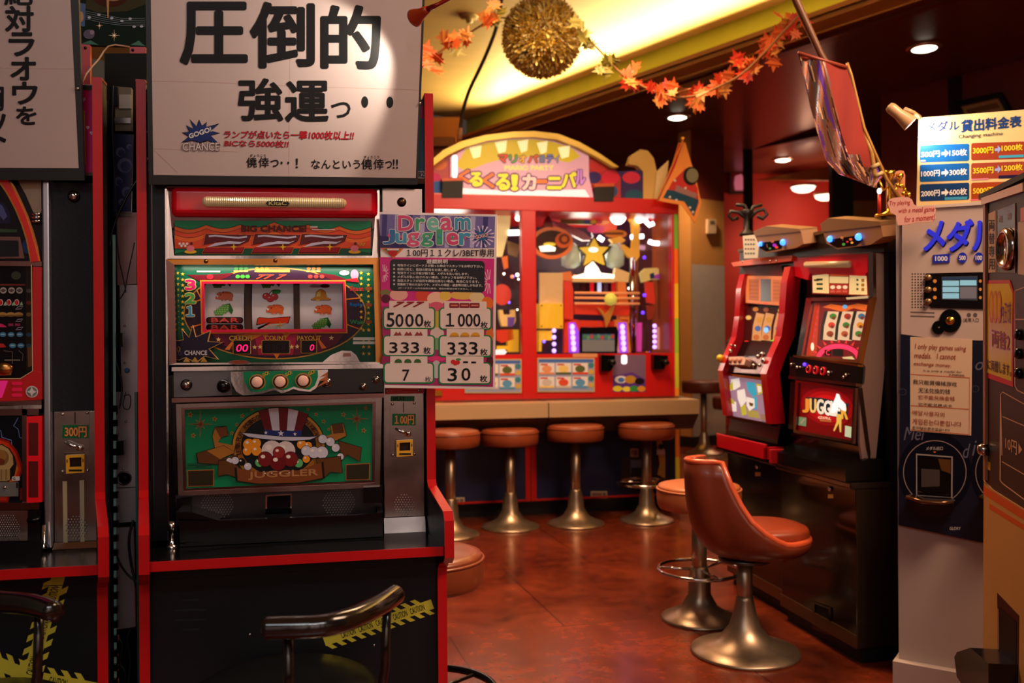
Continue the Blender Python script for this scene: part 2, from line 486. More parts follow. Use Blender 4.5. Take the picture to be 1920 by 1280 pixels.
# cove tubes lying in the trough: real fluorescent battens behind the lip
for k in range(5):
    t = 4.7 - k * 1.55
    q = MB(); p0, p1 = cor(t, .02, ZC + .105), cor(t - 1.3, .02, ZC + .105)
    q.tube([p0, p1], .016, M('tube_glow', (255, 240, 190), .4, emit=2.0), 10)
    q.box((-.03, -.03, 0), (.03, .03, .001), WHITE)
    q2 = MB(); q2.tube([p0, p1], .016, M('tube_glow', (255, 240, 190), .4, emit=2.0), 10)
    root = thing('fluorescent_batten', 'bare fluorescent batten lying in the cove behind the wooden cornice', 'light', cor(t, .02, ZC + .061), group='cove battens')
    q2.build('tube', root)
    q3 = MB(); q3.prism([cor(t, -.01, ZC + .061), cor(t, .05, ZC + .061), cor(t, .05, ZC + .085), cor(t, -.01, ZC + .085)], p1 - p0, WHITE); q3.build('housing', root)
    c = (p0 + p1) / 2
    tgt = c - CW(WD.x, WD.y, 0) * .75 + V((0, 0, .5))
    l = area('cove_light', c + V((0, 0, .03)), tgt, 1.54, .04, 40, (1.0, .78, .36), radians(125))
    # long side along the cornice
    z = (c - tgt).normalized(); x = (p1 - p0).normalized(); y = z.cross(x).normalized(); x = y.cross(z)
    l.matrix_world = Matrix(((x.x, y.x, z.x, c.x), (x.y, y.y, z.y, c.y), (x.z, y.z, z.z, c.z + .03), (0, 0, 0, 1)))

# column: end of a partition, three bands
def band_wall(name, p0, p1, thick_dir, bands, skirt=None):
    m = MB()
    for z0, z1, mat in bands:
        a = CW(p0.x, p0.y, z0); c = CW(p1.x, p1.y, z0)
        m.prism([a, c, c + V((0, 0, z1 - z0)), a + V((0, 0, z1 - z0))], CW(thick_dir.x, thick_dir.y, 0), mat)
    struct(m, name)
    if skirt:
        m = MB(); e = V(((p1 - p0).normalized())) * .012; td = thick_dir.normalized() * .012
        a = CW(*(p0 - e - td), 0); c = CW(*(p1 + e - td), 0)
        m.prism([a, c, c + V((0, 0, skirt)), a + V((0, 0, skirt))], CW(*(thick_dir + td * 2), 0), SKIRT); struct(m, 'baseboard_' + name.split('_')[-1])
C0 = V((1.845, 9.2))
m = MB(); a = C0 - WD * .012; c = a + UD * .165; m.prism([CW(a.x, a.y, .11), CW(c.x, c.y, .11), CW(c.x, c.y, ZC), CW(a.x, a.y, ZC)], CW(WD.x, WD.y, 0) * .012, WALLTAN); struct(m, 'trim_9')
band_wall('wall_column', C0, C0 + WD * .50, UD * .165, [(0, 1.88, WALLGREY), (1.88, 2.56, WALLTAN), (2.56, ZC, WALLRED)], .11)
# far room seen past the column
REDLIT = M('red_far_wall', (190, 44, 24), .6, noise=.15, scale=6)
m = MB(); a = CW(2.3, 11.6, 0); c = CW(5.2, 11.6, 0)
m.prism([a, c, c + V((0, 0, ZC)), a + V((0, 0, ZC))], FWD * .1, REDLIT); struct(m, 'wall_far')
DARKWOOD = M('dark_wood_post', (28, 13, 9), .4)
m = MB(); P = [at_depth(1403, 440, 10.2), at_depth(1415, 440, 10.2)]
m.box((-.04, -.04, 0), (.04, .04, ZC), DARKWOOD, mtx=Matrix.Translation(V((P[0].x, P[0].y, 0)))); struct(m, 'trim_3')
# header beam across the opening
m = MB()
m.prism([at_depth(1416, 268, 10.1), at_depth(1540, 243, 9.2), at_depth(1540, 254, 9.2), at_depth(1416, 279, 10.1)], FWD * .06, M('beam_wood', (70, 36, 20), .4)); struct(m, 'trim_4')
# lit part of the far ceiling, its glow painted as an orange board
m = MB(); m.prism([at_depth(1420, 337, 11.0), at_depth(1562, 310, 10.0), at_depth(1562, 338, 10.0)], FWD * .05, M('lit_ceiling_orange', (205, 120, 52), .5)); struct(m, 'trim_lit_ceiling')
m = MB(); m.prism([at_depth(1560, 250, 9.4), at_depth(1600, 245, 9.4), at_depth(1600, 900, 9.4), at_depth(1560, 900, 9.4)], FWD * .1, DARKWOOD); struct(m, 'trim_6')
m = MB()
p0, p1 = V((640 / 1685 * 9.5, 9.5)), V((4.6, 9.5))
band_wall('wall_mid', p0, p1, V((0, .1)), [(0, 2.56, WALLTAN), (2.56, ZC, WALLRED)])
# right wall behind the exchange machine, along the building direction
Wp = V((695 / 1685 * 7.93, 7.93))
band_wall('wall_right', Wp, Wp - UD * 5.5, WD * .1, [(0, ZC, WALLRED)])
q = Wp - UD * .62
m = MB()
aa = [q - WD * .03, q - UD * .1 - WD * .03, q - UD * .1 + WD * .02, q + WD * .02]
m.prism([CW(p.x, p.y, 0) for p in aa], (0, 0, ZC - .01), DARKWOOD); struct(m, 'trim_7')

# light in the far red room, and its lamps
def dome_lamp(px, py, d, r, label, power, col, lampz=None):
    p = at_depth(px, py, d)
    root = thing('wall_lamp', label, 'lamp', p)
    m = MB(); m.lathe([(r * .99, -.005), (r, .0), (r * .85, -r * .28), (r * .5, -r * .45), (0.001, -r * .5)], M('lamp_glow', (255, 235, 215), .4, emit=2.2), p); m.build('diffuser', root)
    m = MB(); m.lathe([(r * 1.05, -.004), (r * 1.05, .02), (.001, .03)], M('lamp_collar', (120, 90, 60), .35, metal=.6), p); m.build('collar', root)
    point('far_lamp_light', p + V((0, 0, -.25)) - FWD * .2, power, col, .06)
p = dome_lamp(1548, 366, 10.9, .13, 'bright white lamp glowing on the red far wall', 15, (1, .45, .3))
p = dome_lamp(1506, 350, 11.2, .15, 'pale flat ceiling lamp in the far red room, beside the bright one', 4, (1, .5, .3))

# recessed downlights with a visible glowing bowl
def downlight(px, py, r, label, power):
    p = at_z(px, py, ZC)
    root = thing('downlight', label, 'downlight', p, group='recessed downlights')
    m = MB(); m.lathe([(r, -.001), (r * 1.28, -.001), (r * 1.22, -.012), (r, -.016)], M('downlight_rim', (210, 190, 160), .25, metal=.8), p); m.build('rim', root)
    m = MB(); m.lathe([(r * .98, -.004), (r * .85, -.018), (r * .5, -.030), (.001, -.034)], M('bulb_glow', (255, 242, 215), .3, emit=7), p); m.build('bulb', root)
    spot('downlight_light', p + V((0, 0, -.1)), p + V((0, 0, -2)), power, (1, .72, .46), radians(130), .8, .06)
downlight(1733, 88, .10, 'glowing downlight in the dark ceiling above the price board', 70)
downlight(1270, 218, .10, 'glowing downlight in the dark ceiling under the leaf garland', 170)
downlight(1468, 298, .10, 'glowing downlight in the dark ceiling near the far red wall', 80)
for loc, target, sx, sy in FILL_LIGHTS:        # housings made up for the unseen fill lights
    root = thing('added_light_housing', 'rectangular housing added for an unseen fill light, above the picture', 'lamp', loc, group='added fill light housings')
    q = (V(target) - V(loc)).to_track_quat('-Z', 'Y').to_matrix().to_4x4(); q.translation = V(loc)
    m = MB(); m.box((-sx / 2 - .03, -sy / 2 - .03, .01), (sx / 2 + .03, sy / 2 + .03, .06), WHITE, .01, mtx=q); m.build('housing', root)
    m = MB(); top = V((loc[0], loc[1], ZC + .3)); m.tube([V(loc) + q.to_3x3() @ V((0, 0, .05)), top], .012, WHITE, 8); m.build('hanger', root)
p = at_z(880, 30, ZH)
root = thing('smoke_detector', 'small round white smoke detector on the yellow raised ceiling', 'smoke detector', p)
m = MB(); m.lathe([(.075, 0), (.075, -.012), (.06, -.02), (.001, -.021)], M('detector_plastic', (200, 170, 110), .5), p); m.build('base', root)
m = MB(); m.lathe([(.03, -.021), (.026, -.05), (.001, -.055)], M('detector_plastic', (200, 170, 110), .5), p); m.build('sensor', root)
# ================================================================== helpers for machines
class View:
    """coordinates read off an enlarged detail of the photograph, on a real surface"""
    def __init__(s, pl, ox, oy, k):
        s.pl, s.ox, s.oy, s.k = pl, ox, oy, k
        s.n = getattr(pl, 'n', None)
    def hit(s, x, y, off=0.0):
        return s.pl.hit(s.ox + x * s.k, s.oy + y * s.k, off)
def polyh(mb, pl, outer, hole, mat, L=1):
    a = [V((p[0], p[1], 0)) for p in outer]; h = [V((p[0], p[1], 0)) for p in hole]
    tri = tessellate_polygon([a, h]); allp = list(outer) + list(hole)
    P = [pl.hit(p[0], p[1], L * LS) for p in allp]; fs = []
    for t in tri:
        x, y, z = (P[k] for k in t)
        fs.append(tuple(t) if (y - x).cross(z - x).dot(EYE - x) > 0 else (t[0], t[2], t[1]))
    mb.add(P, fs, mat)
def frame4(mb, pl, o, i, th, mat, L=0.0):
    for k in range(4):
        j = (k + 1) % 4
        mb.slab(pl, [o[k], o[j], i[j], i[k]], th, mat, L)
def q4(x0, y0, x1, y1): return [(x0, y0), (x1, y0), (x1, y1), (x0, y1)]
def YP(y): return Plane((0, y, 0), (0, -1, 0))
def ribbon(path, w):
    n = len(path); lf, rt = [], []
    for i in range(n):
        a, b = path[max(i - 1, 0)], path[min(i + 1, n - 1)]
        dx, dy = b[0] - a[0], b[1] - a[1]; l = sqrt(dx * dx + dy * dy) or 1
        lf.append((path[i][0] - dy / l * w / 2, path[i][1] + dx / l * w / 2)); rt.append((path[i][0] + dy / l * w / 2, path[i][1] - dx / l * w / 2))
    return lf + rt[::-1]
def arcpts(cx, cy, rx, ry, a0, a1, n=12):
    return [(cx + rx * cos(radians(a0 + (a1 - a0) * k / n)), cy + ry * sin(radians(a0 + (a1 - a0) * k / n))) for k in range(n + 1)]

K_ = C((16, 14, 16)); W_ = C((225, 220, 222)); GRN = C((12, 132, 84), .3); DGRN = C((6, 78, 52), .3)
ORG = C((226, 104, 42), .3); ORG2 = C((216, 74, 40), .3); YEL = C((232, 178, 40), .3); MAR = C((88, 14, 26), .3)
DMAR = C((50, 8, 20), .3); REDI = C((200, 28, 40), .3); PNK = C((228, 120, 140), .3); BLUE = C((34, 56, 128), .3); NAVY = C((14, 24, 58), .3)
GLDI = C((196, 140, 50), .3); BRN = C((120, 66, 34), .3); DBRN = C((72, 36, 20), .3); LILAC = C((190, 186, 214), .3); PURP = C((60, 34, 96), .3)

# ================================================================== the two cabinets that carry the slot machines
PROF = [(2.06, 1.666), (2.06, .785), (2.045, .768), (1.872, .742), (1.86, .728), (1.86, .652), (1.875, .64), (1.915, .63), (1.935, .615), (1.94, .595), (1.94, 0.0)]
def sx_(y, s): return max(0.0, 2.06 - y) * s
def edge_trim(m, x0, x1, prof, t, mat, s=0.0):
    n = len(prof); front = []
    for i in range(n):
        a, b = prof[max(i - 1, 0)], prof[min(i + 1, n - 1)]
        dy, dz = b[0] - a[0], b[1] - a[1]; l = sqrt(dy * dy + dz * dz)
        front.append((prof[i][0] + dz / l * t, prof[i][1] - dy / l * t))
    for i in range(n - 1):
        a, b, c, d = prof[i], prof[i + 1], front[i + 1], front[i]
        m.prism([(x0 + sx_(q[0], s), q[0], q[1]) for q in (a, b, c, d)], (x1 - x0, 0, 0), mat)
def side_panel(root, x0, x1, yb=2.34, s=0.0):
    m = MB(); m.prism([(x0 + sx_(y, s), y, z) for y, z in PROF] + [(x0, yb, 0), (x0, yb, 1.666)], (x1 - x0, 0, 0), BLACK)
    p = m.build('side_panel', root)
    m = MB(); edge_trim(m, x0 - .001, x1 + .001, PROF, .004, RED, s)
    m.box((x0 - .001, 2.056, 1.666), (x1 + .001, yb, 1.670), RED)
    m.build('edge_trim', p)
def tape_pattern(m, pl, a, b, w0, w1, texts, L=1):
    """a, b: ends of the centre line; yellow core with slanted teeth on both sides"""
    Y_ = C((206, 190, 62), .4)
    dx, dy = b[0] - a[0], b[1] - a[1]; l = sqrt(dx * dx + dy * dy); ux, uy = dx / l, dy / l; nx, ny = -uy, ux
    h = w0 / 2
    m.poly(pl, [(a[0] - nx * h, a[1] - ny * h), (b[0] - nx * h, b[1] - ny * h), (b[0] + nx * h, b[1] + ny * h), (a[0] + nx * h, a[1] + ny * h)], Y_, L)
    k = 0; step = w0 * 1.05
    while k * step < l - step * .5:
        s0 = k * step
        for sg in (-1, 1):
            c0 = s0 + (step * .1 if sg > 0 else step * .55)
            if c0 + step * .9 > l: continue
            sl = -sg * w1 * .9
            P = [(c0, sg * h), (c0 + step * .5, sg * h), (c0 + step * .5 + sl * -1, sg * (h + w1)), (c0 - sl, sg * (h + w1))]
            m.poly(pl, [(a[0] + ux * s + nx * t, a[1] + uy * s + ny * t) for s, t in P], Y_, L)
        k += 1
    for s0, s1 in texts:
        t = w0 * .3
        q = [(s0, -t), (s1, -t), (s1, t), (s0, t)]
        m.text(pl, 'CAUTION', [(a[0] + ux * s + nx * v, a[1] + uy * s + ny * v) for s, v in q], K_, L + 1, off=.02)

def cabinet(xl, xr, label, yb=2.34, sl=.19, sr=.07):
    root = thing('arcade_cabinet', label, 'cabinet', ((xl + xr) / 2, 2.1, 0))
    side_panel(root, xl, xl + .018, 2.34, sl); side_panel(root, xr - .018, xr, yb, sr)
    a, b = xl + .018, xr - .018
    m = MB(); fa, fb = a + .186 * sl, b + .186 * sr
    m.add([(fa, 1.874, .671), (fb, 1.874, .671), (b, 2.06, .6635), (b, 2.32, .653), (a, 2.32, .653), (a, 2.06, .6635), (fa, 1.874, .654), (fb, 1.874, .654), (b, 2.06, .6465), (b, 2.32, .636), (a, 2.32, .636), (a, 2.06, .6465)],
          [(0, 1, 2, 5), (5, 2, 3, 4), (11, 8, 7, 6), (10, 9, 8, 11), (0, 6, 7, 1), (1, 7, 8, 2), (2, 8, 9, 3), (3, 9, 10, 4), (4, 10, 11, 5), (5, 11, 6, 0)], BLACKG); m.build('shelf', root)
    m = MB(); m.box((fa, 1.870, .653), (fb, 1.874, .672), RED); m.build('shelf_trim', root)
    m = MB(); a_, b_ = a + .11 * sl, b + .11 * sr
    m.box((a_, 1.95, .02), (b_, 1.968, .645), BLACK)
    m.box((a_, 1.9485, .617), (b_, 1.95, .6185), BLACKG)
    f = m.build('front_panel', root)
    m = MB(); m.box((a, 2.325, .02), (b, 2.34, 1.66), BLACK); m.build('back_panel', root)
    m = MB(); m.box((a, 2.075, 1.475), (b, 2.325, 1.655), BLACK); m.build('top_panel', root)
    return root, f
main_cab, main_front = cabinet(-.400, .240, 'black cabinet with red edging under the machine with the green belly glass')
left_cab, left_front = cabinet(-1.112, -.470, 'black cabinet with red edging at the left picture edge, beside the dark gap', 2.105, .0, .26)
# vents, screws and hazard tape on the main front
PF = YP(1.9495)
v8 = View(PF, 250, 1000, .3542)
m = MB()
for x0, x1, y in ((255, 350, 352), (215, 385, 405), (215, 385, 457), (260, 350, 508)):
    m.slab(v8, [(x0, y - 5), (x1, y - 9), (x1, y + 3), (x0, y + 7)], -.004, M('slot_black', (3, 3, 3), .7), .0012)
m.build('vent_slots', main_cab)
m = MB()
for x, y in ((617, 533), (1275, 590)):
    m = MB(); m.ball(v8.hit(x, y), .003, CHROME, 8); m.build('screw', main_cab)
m = MB()
a, b = (1010, 570), (1583, 372)
tape_pattern(m, v8, a, b, 52, 26, [(96, 174), (193, 270), (290, 366), (386, 464), (482, 560)])
m.build('hazard_tape', main_cab)
v7 = View(PF, 0, 740, .4218)
m = MB()
tape_pattern(m, v7, (115, 1300), (262, 800), 58, 26, [(60, 140), (225, 305), (385, 470)])
tape_pattern(m, v7, (-60, 1170), (140, 1255), 58, 26, [])
tape_pattern(m, v7, (190, 1262), (455, 1312), 58, 26, [(30, 110)])
m.build('hazard_tape', left_cab)

# ================================================================== the main slot machine
PM = YP(2.09)
v4 = lambda y: View(YP(y), 300, 330, 430 / 1488)
v5 = lambda y: View(YP(y), 310, 660, .3125)
slot = thing('slot_machine', 'slot machine with red top lamp, three lit reels and green belly glass', 'slot machine', (-.113, 2.2, .655))
m = MB()
m.box((-.352, 2.11, .664), (-.345, 2.32, 1.458), BLACKG); m.box((.117, 2.11, .664), (.124, 2.32, 1.458), BLACKG); m.box((-.345, 2.25, .664), (.117, 2.32, 1.458), BLACKG)
m.box((-.345, 2.112, .664), (.117, 2.25, 1.03), BLACKG); m.box((-.345, 2.112, 1.31), (.117, 2.25, 1.458), BLACKG)
m.build('case', slot)
# --- top lamp
lens_m = M('red_lens', (205, 6, 28), .16, emit=.10, noise=.2, scale=30)
DLENS = M('dark_red_lens', (110, 4, 12), .14, emit=.05)
pl = v4(2.085)
m = MB()
frame4(m, pl, [(30, 50), (1424, 70), (1424, 540), (45, 535)], [(48, 66), (1410, 84), (1376, 516), (92, 516)], -.03, CHROME)
m.build('lamp_surround', slot)
m = MB(); m.slab(pl, [(48, 66), (1410, 84), (1414, 300), (1378, 345), (1372, 290), (92, 285), (84, 335), (50, 330)], -.02, DLENS, -.006); m.build('lamp_housing', slot)
def pillow(m, surf, x0, y0, x1, y1, r, depth, mat, tilt=0, nx=28, ny=8):
    """rounded, bulging lens over a pixel rectangle"""
    vs, fs = [], []
    for j in range(ny + 1):
        for i in range(nx + 1):
            u = i / nx; t = j / ny
            x = x0 + (x1 - x0) * u; y = y0 + (y1 - y0) * t + tilt * (u - .5)
            # pull corners in
            ex = min(u, 1 - u) * (x1 - x0); ey = min(t, 1 - t) * (y1 - y0)
            if ex < r and ey < r:
                dx, dy = r - ex, r - ey; d = sqrt(dx * dx + dy * dy); mx = max(dx, dy)
                if d > 1e-6:
                    f = mx / d
                    x += (dx - dx * f) * (1 if u < .5 else -1); y += (dy - dy * f) * (1 if t < .5 else -1)
            e = min(1, min(ex, ey) / max(r, 1e-6)); h = depth * sqrt(max(0, 1 - (1 - e) ** 2))
            vs.append(surf.hit(x, y, h))
    for j in range(ny):
        for i in range(nx):
            k = j * (nx + 1) + i; fs.append((k, k + nx + 1, k + nx + 2, k + 1))
    m.add(vs, fs, mat, True)
    # skirt back
    return m
m = MB(); pillow(m, pl, 74, 80, 1412, 266, 34, .018, lens_m, 8, 60, 14); m.build('lens', slot)
m = MB()
a, b = pl.hit(282, 176, .024), pl.hit(1210, 186, .024)
pts, rs = [], []
N = 150
for i in range(N + 1):
    u = i / N; p = a.lerp(b, u); pts.append(p)
    e = min(u, 1 - u) * (b - a).length; R = .0115
    r = R * sqrt(max(.02, 1 - max(0, (R - e) / R) ** 2)) * (1.0 if i % 2 else .90)
    rs.append(r)
m.tube(pts, rs, M('ribbed_lamp_tube', (205, 178, 130), .3, emit=.1, coat=.3), 14, smooth=False)
m.build('ribbed_tube', slot)
m = MB(); pb = v4(2.085 - .0375)
m.slab(pb, [(700, 160), (826, 162), (840, 177), (826, 192), (700, 190), (686, 175)], -.01, K_)
m.text(pb, 'KitaC', (706, 164, 822, 188), C((190, 170, 110)), 1, off=.03)
m.build('maker_badge', slot)
m = MB(); m.slab(v4(2.10), [(1055, 1206), (1110, 1160), (1180, 1132), (1240, 1134), (1272, 1160), (1296, 1204)], -.012, CHROME); m.slab(v4(2.088), [(1190, 1150), (1236, 1148), (1240, 1170), (1188, 1172)], .001, DKBRONZE); m.build('chrome_plate', slot)

# --- top art panel
pl = v4(2.088)
m = MB()
m.slab(pl, [(94, 288), (1370, 293), (1367, 516), (98, 517)], -.006, DGRN)
m.poly(pl, [(94, 288), (1370, 293), (1367, 516), (98, 517)], GRN, .5)
def drape(y0, mat, L, dips=(95, 300, 520, 740, 960, 1165, 1368)):
    top = []
    for k in range(len(dips) - 1):
        x0, x1 = dips[k], dips[k + 1]
        c = [0, 0, -10, -18, -10, 0][k] if 0 <= k < 6 else 0
        for i in range(8):
            u = i / 8; top.append((x0 + (x1 - x0) * u, y0[k] * (1 - u) + y0[k + 1] * u + 26 * sin(pi * u)))
    top.append((dips[-1], y0[-1]))
    m.poly(pl, top + [(1367, 470), (98, 470)], mat, L)
base = [326, 318, 316, 300, 316, 326, 334]
drape([y - 4 for y in base], K_, 1)
drape(base, ORG, 1.5); drape([y + 22 for y in base], K_, 2); drape([y + 25 for y in base], ORG2, 2.5)
drape([y + 52 for y in base], K_, 3); drape([y + 55 for y in base], ORG, 3.5); drape([y + 78 for y in base], ORG2, 4)
m.poly(pl, [(98, 500), (270, 470), (1200, 470), (1366, 500), (1366, 516), (98, 517)], DGRN, 4.2)
m.text(pl, 'BIG CHANCE!', (530, 322, 948, 360), C((96, 34, 20)), 6, off=.03, edge=K_, space=1.0)
m.rect(pl, 975, 326, 1022, 336, W_, 5); m.rect(pl, 985, 345, 1134, 351, W_, 5)
for dx in (0, 318, 622):
    sv = [(300 + dx, 384), (572 + dx, 386), (586 + dx, 384), (575 + dx, 414), (510 + dx, 452), (520 + dx, 470), (535 + dx, 496), (285 + dx, 496), (300 + dx, 462), (420 + dx, 420), (385 + dx, 412), (285 + dx, 440)]
    sv = [(302, 380), (590, 386), (574, 424), (500, 455), (548, 458), (530, 499), (280, 499), (296, 466), (430, 418), (288, 444)]
    sv = [(x + dx, y) for x, y in sv]
    cx = sum(p[0] for p in sv) / len(sv); cy = sum(p[1] for p in sv) / len(sv)
    m.poly(pl, [(cx + (x - cx) * 1.05, cy + (y - cy) * 1.10) for x, y in sv], ORG, 7)
    m.poly(pl, [(cx + (x - cx) * 1.025, cy + (y - cy) * 1.05) for x, y in sv], K_, 7.5)
    m.poly(pl, sv, MAR, 8)
    m.poly(pl, [(296 + dx, 466), (500 + dx, 456), (546 + dx, 460), (530 + dx, 496), (284 + dx, 496)], C((150, 22, 34)), 8.5)
    m.poly(pl, ribbon([(318 + dx, 392), (360 + dx, 388), (440 + dx, 396), (510 + dx, 402), (566 + dx, 394)], 11), LILAC, 9)
    m.poly(pl, [(300 + dx, 464), (360 + dx, 436), (450 + dx, 424), (530 + dx, 428), (558 + dx, 420), (520 + dx, 440), (440 + dx, 440), (350 + dx, 456)], LILAC, 9)
    m.poly(pl, [(290 + dx, 461), (600 + dx, 458), (600 + dx, 463), (290 + dx, 464)], ORG, 9.3)
    m.star(pl, 480 + dx, 461, 26, 7, 4, YEL, 10)
for sx in (200, 1262):      # small printed rosettes at the ends
    m.ell(pl, sx, 470, 26, 20, PNK, 9); m.ell(pl, sx, 492, 40, 12, YEL, 8.5); m.ell(pl, sx + 5, 440, 10, 10, MAR, 9)
for k in range(5): m.ell(pl, 130 + k * 12, 440 + 14 * (k % 2), 8, 8, W_, 9); m.ell(pl, 1290 + 9 * k, 440 + 10 * (k % 2), 6, 6, GLDI, 9)
m.build('top_glass', slot)

# --- display frame with mirrored recess
pf = v4(2.072)
o4 = [(38, 540), (1422, 530), (1447, 1216), (60, 1224)]; i4 = [(92, 574), (1384, 572), (1400, 1206), (106, 1212)]
m = MB()
m.slab(pf, [o4[0], o4[1], i4[1], i4[0]], -.03, BRONZE); m.slab(pf, [o4[1], o4[2], i4[2], i4[1]], -.03, BRONZE)
m.slab(pf, [o4[3], o4[0], i4[0], i4[3]], -.03, DKBRONZE); m.slab(pf, [o4[2], o4[3], i4[3], i4[2]], -.03, CHROME)
ph = Plane((0, 2.128, 0), (0, -1, 0))
for k in range(4):
    j = (k + 1) % 4; a, b = pf.hit(*i4[k]), pf.hit(*i4[j]); d = V((0, .056, 0))
    m.quad(a, b, b + d, a + d, [DKBRONZE, CHROME, BRONZE, CHROME][k])
for x, y in ((298, 552), (748, 548)): m.ball(pf.hit(x, y), .005, BRONZE, 10)
m.slab(pf, arcpts(515, 1208, 70, 16, 0, 360, 24)[:-1], .003, DKBRONZE)
m.poly(pf, arcpts(515, 1206, 50, 9, 0, 360, 20)[:-1], C((150, 60, 30)), 7)
m.build('display_frame', slot)
# --- display artwork
pd = v4(2.120)
hole = [(284, 694), (1194, 694), (1198, 998), (290, 1000)]
m = MB()
outer = [(60, 560), (1420, 560), (1420, 1230), (60, 1230)]
polyh(m, pd, outer, hole, DGRN, 0)
ellp = arcpts(745, 890, 585, 290, 0, 360, 48)[:-1]
polyh(m, pd, [(745 + (x - 745) * 1.015, 890 + (y - 890) * 1.03) for x, y in ellp], hole, GLDI, 1)
polyh(m, pd, ellp, hole, C((44, 18, 40), .3), 2)
g = C((226, 120, 36), .3)
for pts in ([(175, 640), (300, 640), (480, 628), (440, 655), (340, 690), (270, 690)], [(1010, 625), (1130, 640), (1210, 670), (1200, 690), (1150, 690)]): m.poly(pd, pts, MAR, 3)
for (x, y, x2, y2) in ((240, 740, 270, 800), (180, 830, 272, 800), (272, 960, 200, 980), (1200, 800, 1300, 790), (1205, 960, 1290, 990)):
    m.line(pd, [(x, y), (x2, y2)], 8, g, 3)
# burst panel under the reels
m.poly(pd, [(330, 1015), (1200, 1015), (1150, 1085), (1060, 1130), (900, 1160), (745, 1168), (600, 1160), (450, 1120), (380, 1070)], C((96, 20, 50), .3), 3)
m.poly(pd, [(610, 1010), (900, 1010), (860, 1160), (640, 1160)], C((170, 26, 66), .3), 3.5)
for pts in ([(490, 1030), (700, 1015), (600, 1060)], [(520, 1010), (420, 1125), (450, 1128)], [(1000, 1015), (1080, 1115), (1050, 1120)], [(735, 1150), (780, 1150), (757, 1185)], [(790, 1015), (850, 1018), (820, 1050)], [(660, 1015), (710, 1018), (680, 1055)]): m.poly(pd, pts, g, 4)
for bx, by, bw, bh, t in ((478, 1068, 108, 84, '00'), (664, 1068, 176, 80, None), (918, 1068, 96, 78, '0')):
    m.rect(pd, bx - 5, by - 4, bx + bw + 5, by + bh + 4, GLDI, 5, 8); m.rect(pd, bx, by, bx + bw, by + bh, C((18, 6, 12), .2), 6, 6)
    if t: m.text(pd, t, (bx + 18 if t == '00' else bx + 55, by + 24, bx + bw - 14, by + bh - 14), C((255, 20, 90), .3, 2.2), 7, off=.0, shear=.15)
    else: m.text(pd, '8888', (bx + 25, by + 24, bx + bw - 25, by + bh - 14), C((30, 12, 18), .3), 7)
for t, x0, x1 in (('CREDIT', 450, 606), ('COUNT', 682, 824), ('PAYOUT', 890, 1046)):
    m.text(pd, t, (x0, 1036, x1, 1066), C((210, 156, 60)), 7, off=.025, edge=K_, eoff=.05)
for x, y in ((380, 1060), (615, 1110), (650, 1108), (855, 1108), (890, 1106), (1112, 1050)): m.star(pd, x, y, 17, 7, 5, C((235, 200, 130)), 6)
# columns of stars
for k in range(11):
    for x in (115, 148, 1305, 1352): m.star(pd, x, 628 + k * 36 + (8 if x in (148, 1352) else 0), 13, 5, 5, YEL, 4)
for k in range(4):
    for x in (1320, 1356): m.star(pd, x, 1000 + k * 44 if k < 1 else 1020 + k * 44, 14, 5, 5, YEL, 4)
for t, y, c in (('3', 702, (214, 24, 92)), ('2', 790, (70, 150, 70)), ('1', 874, (60, 140, 190))):
    m.text(pd, t.replace('1', '１'), (166 if t != '1' else 174, y - 28, 230 if t != '1' else 222, y + 34), C(c), 7, off=.05, edge=C((235, 205, 120)), eoff=.06)
for t, y, c in (('Start', 730, (190, 40, 40)), ('Replay', 836, (30, 96, 160)), ('Wait', 946, (34, 140, 84))):
    m.text(pd, t, (1232, y - 14, 1320, y + 14), C(c), 7, off=.03, edge=K_, eoff=.04); m.rect(pd, 1334, y - 10, 1374, y + 10, C((150, 70, 30)), 5)
for y in (1056, 1082): m.rect(pd, 1252, y - 10, 1390, y + 8, C((225, 215, 200)), 6)
# rows of pay symbols along the top
for x0, c in ((495, (60, 130, 60)), (630, (200, 150, 50)), (965, (180, 120, 60))):
    for k in range(3):
        m.ell(pd, x0 + 32 * k, 600, 14, 10, C(c), 5); m.rect(pd, x0 - 16 + 32 * k, 612, x0 + 12 + 32 * k, 622, C((220, 170, 80)), 5)
for k in range(3):
    m.ell(pd, 505 + 32 * k, 652, 15, 12, C((60, 150, 50)), 5); m.ell(pd, 975 + 38 * k, 652, 15, 12, C((210, 50, 40)), 5)
    m.text(pd, '7', (625 + 80 * k - (30 if k else 0), 640, 690 + 80 * k - (30 if k else 0), 668), C((190, 40, 44)), 5, off=.03, shear=.4, edge=GLDI)
m.ell(pd, 326, 654, 22, 16, REDI, 5); m.rect(pd, 240, 614, 392, 624, C((210, 200, 170)), 5); m.rect(pd, 630, 606, 842, 624, C((206, 160, 60)), 5)
m.ell(pd, 1196, 628, 32, 16, C((225, 215, 210)), 5); m.ell(pd, 1262, 640, 26, 34, PNK, 5); m.poly(pd, [(1180, 676), (1290, 690), (1280, 660), (1230, 668)], REDI, 5)
m.build('display_glass', slot)
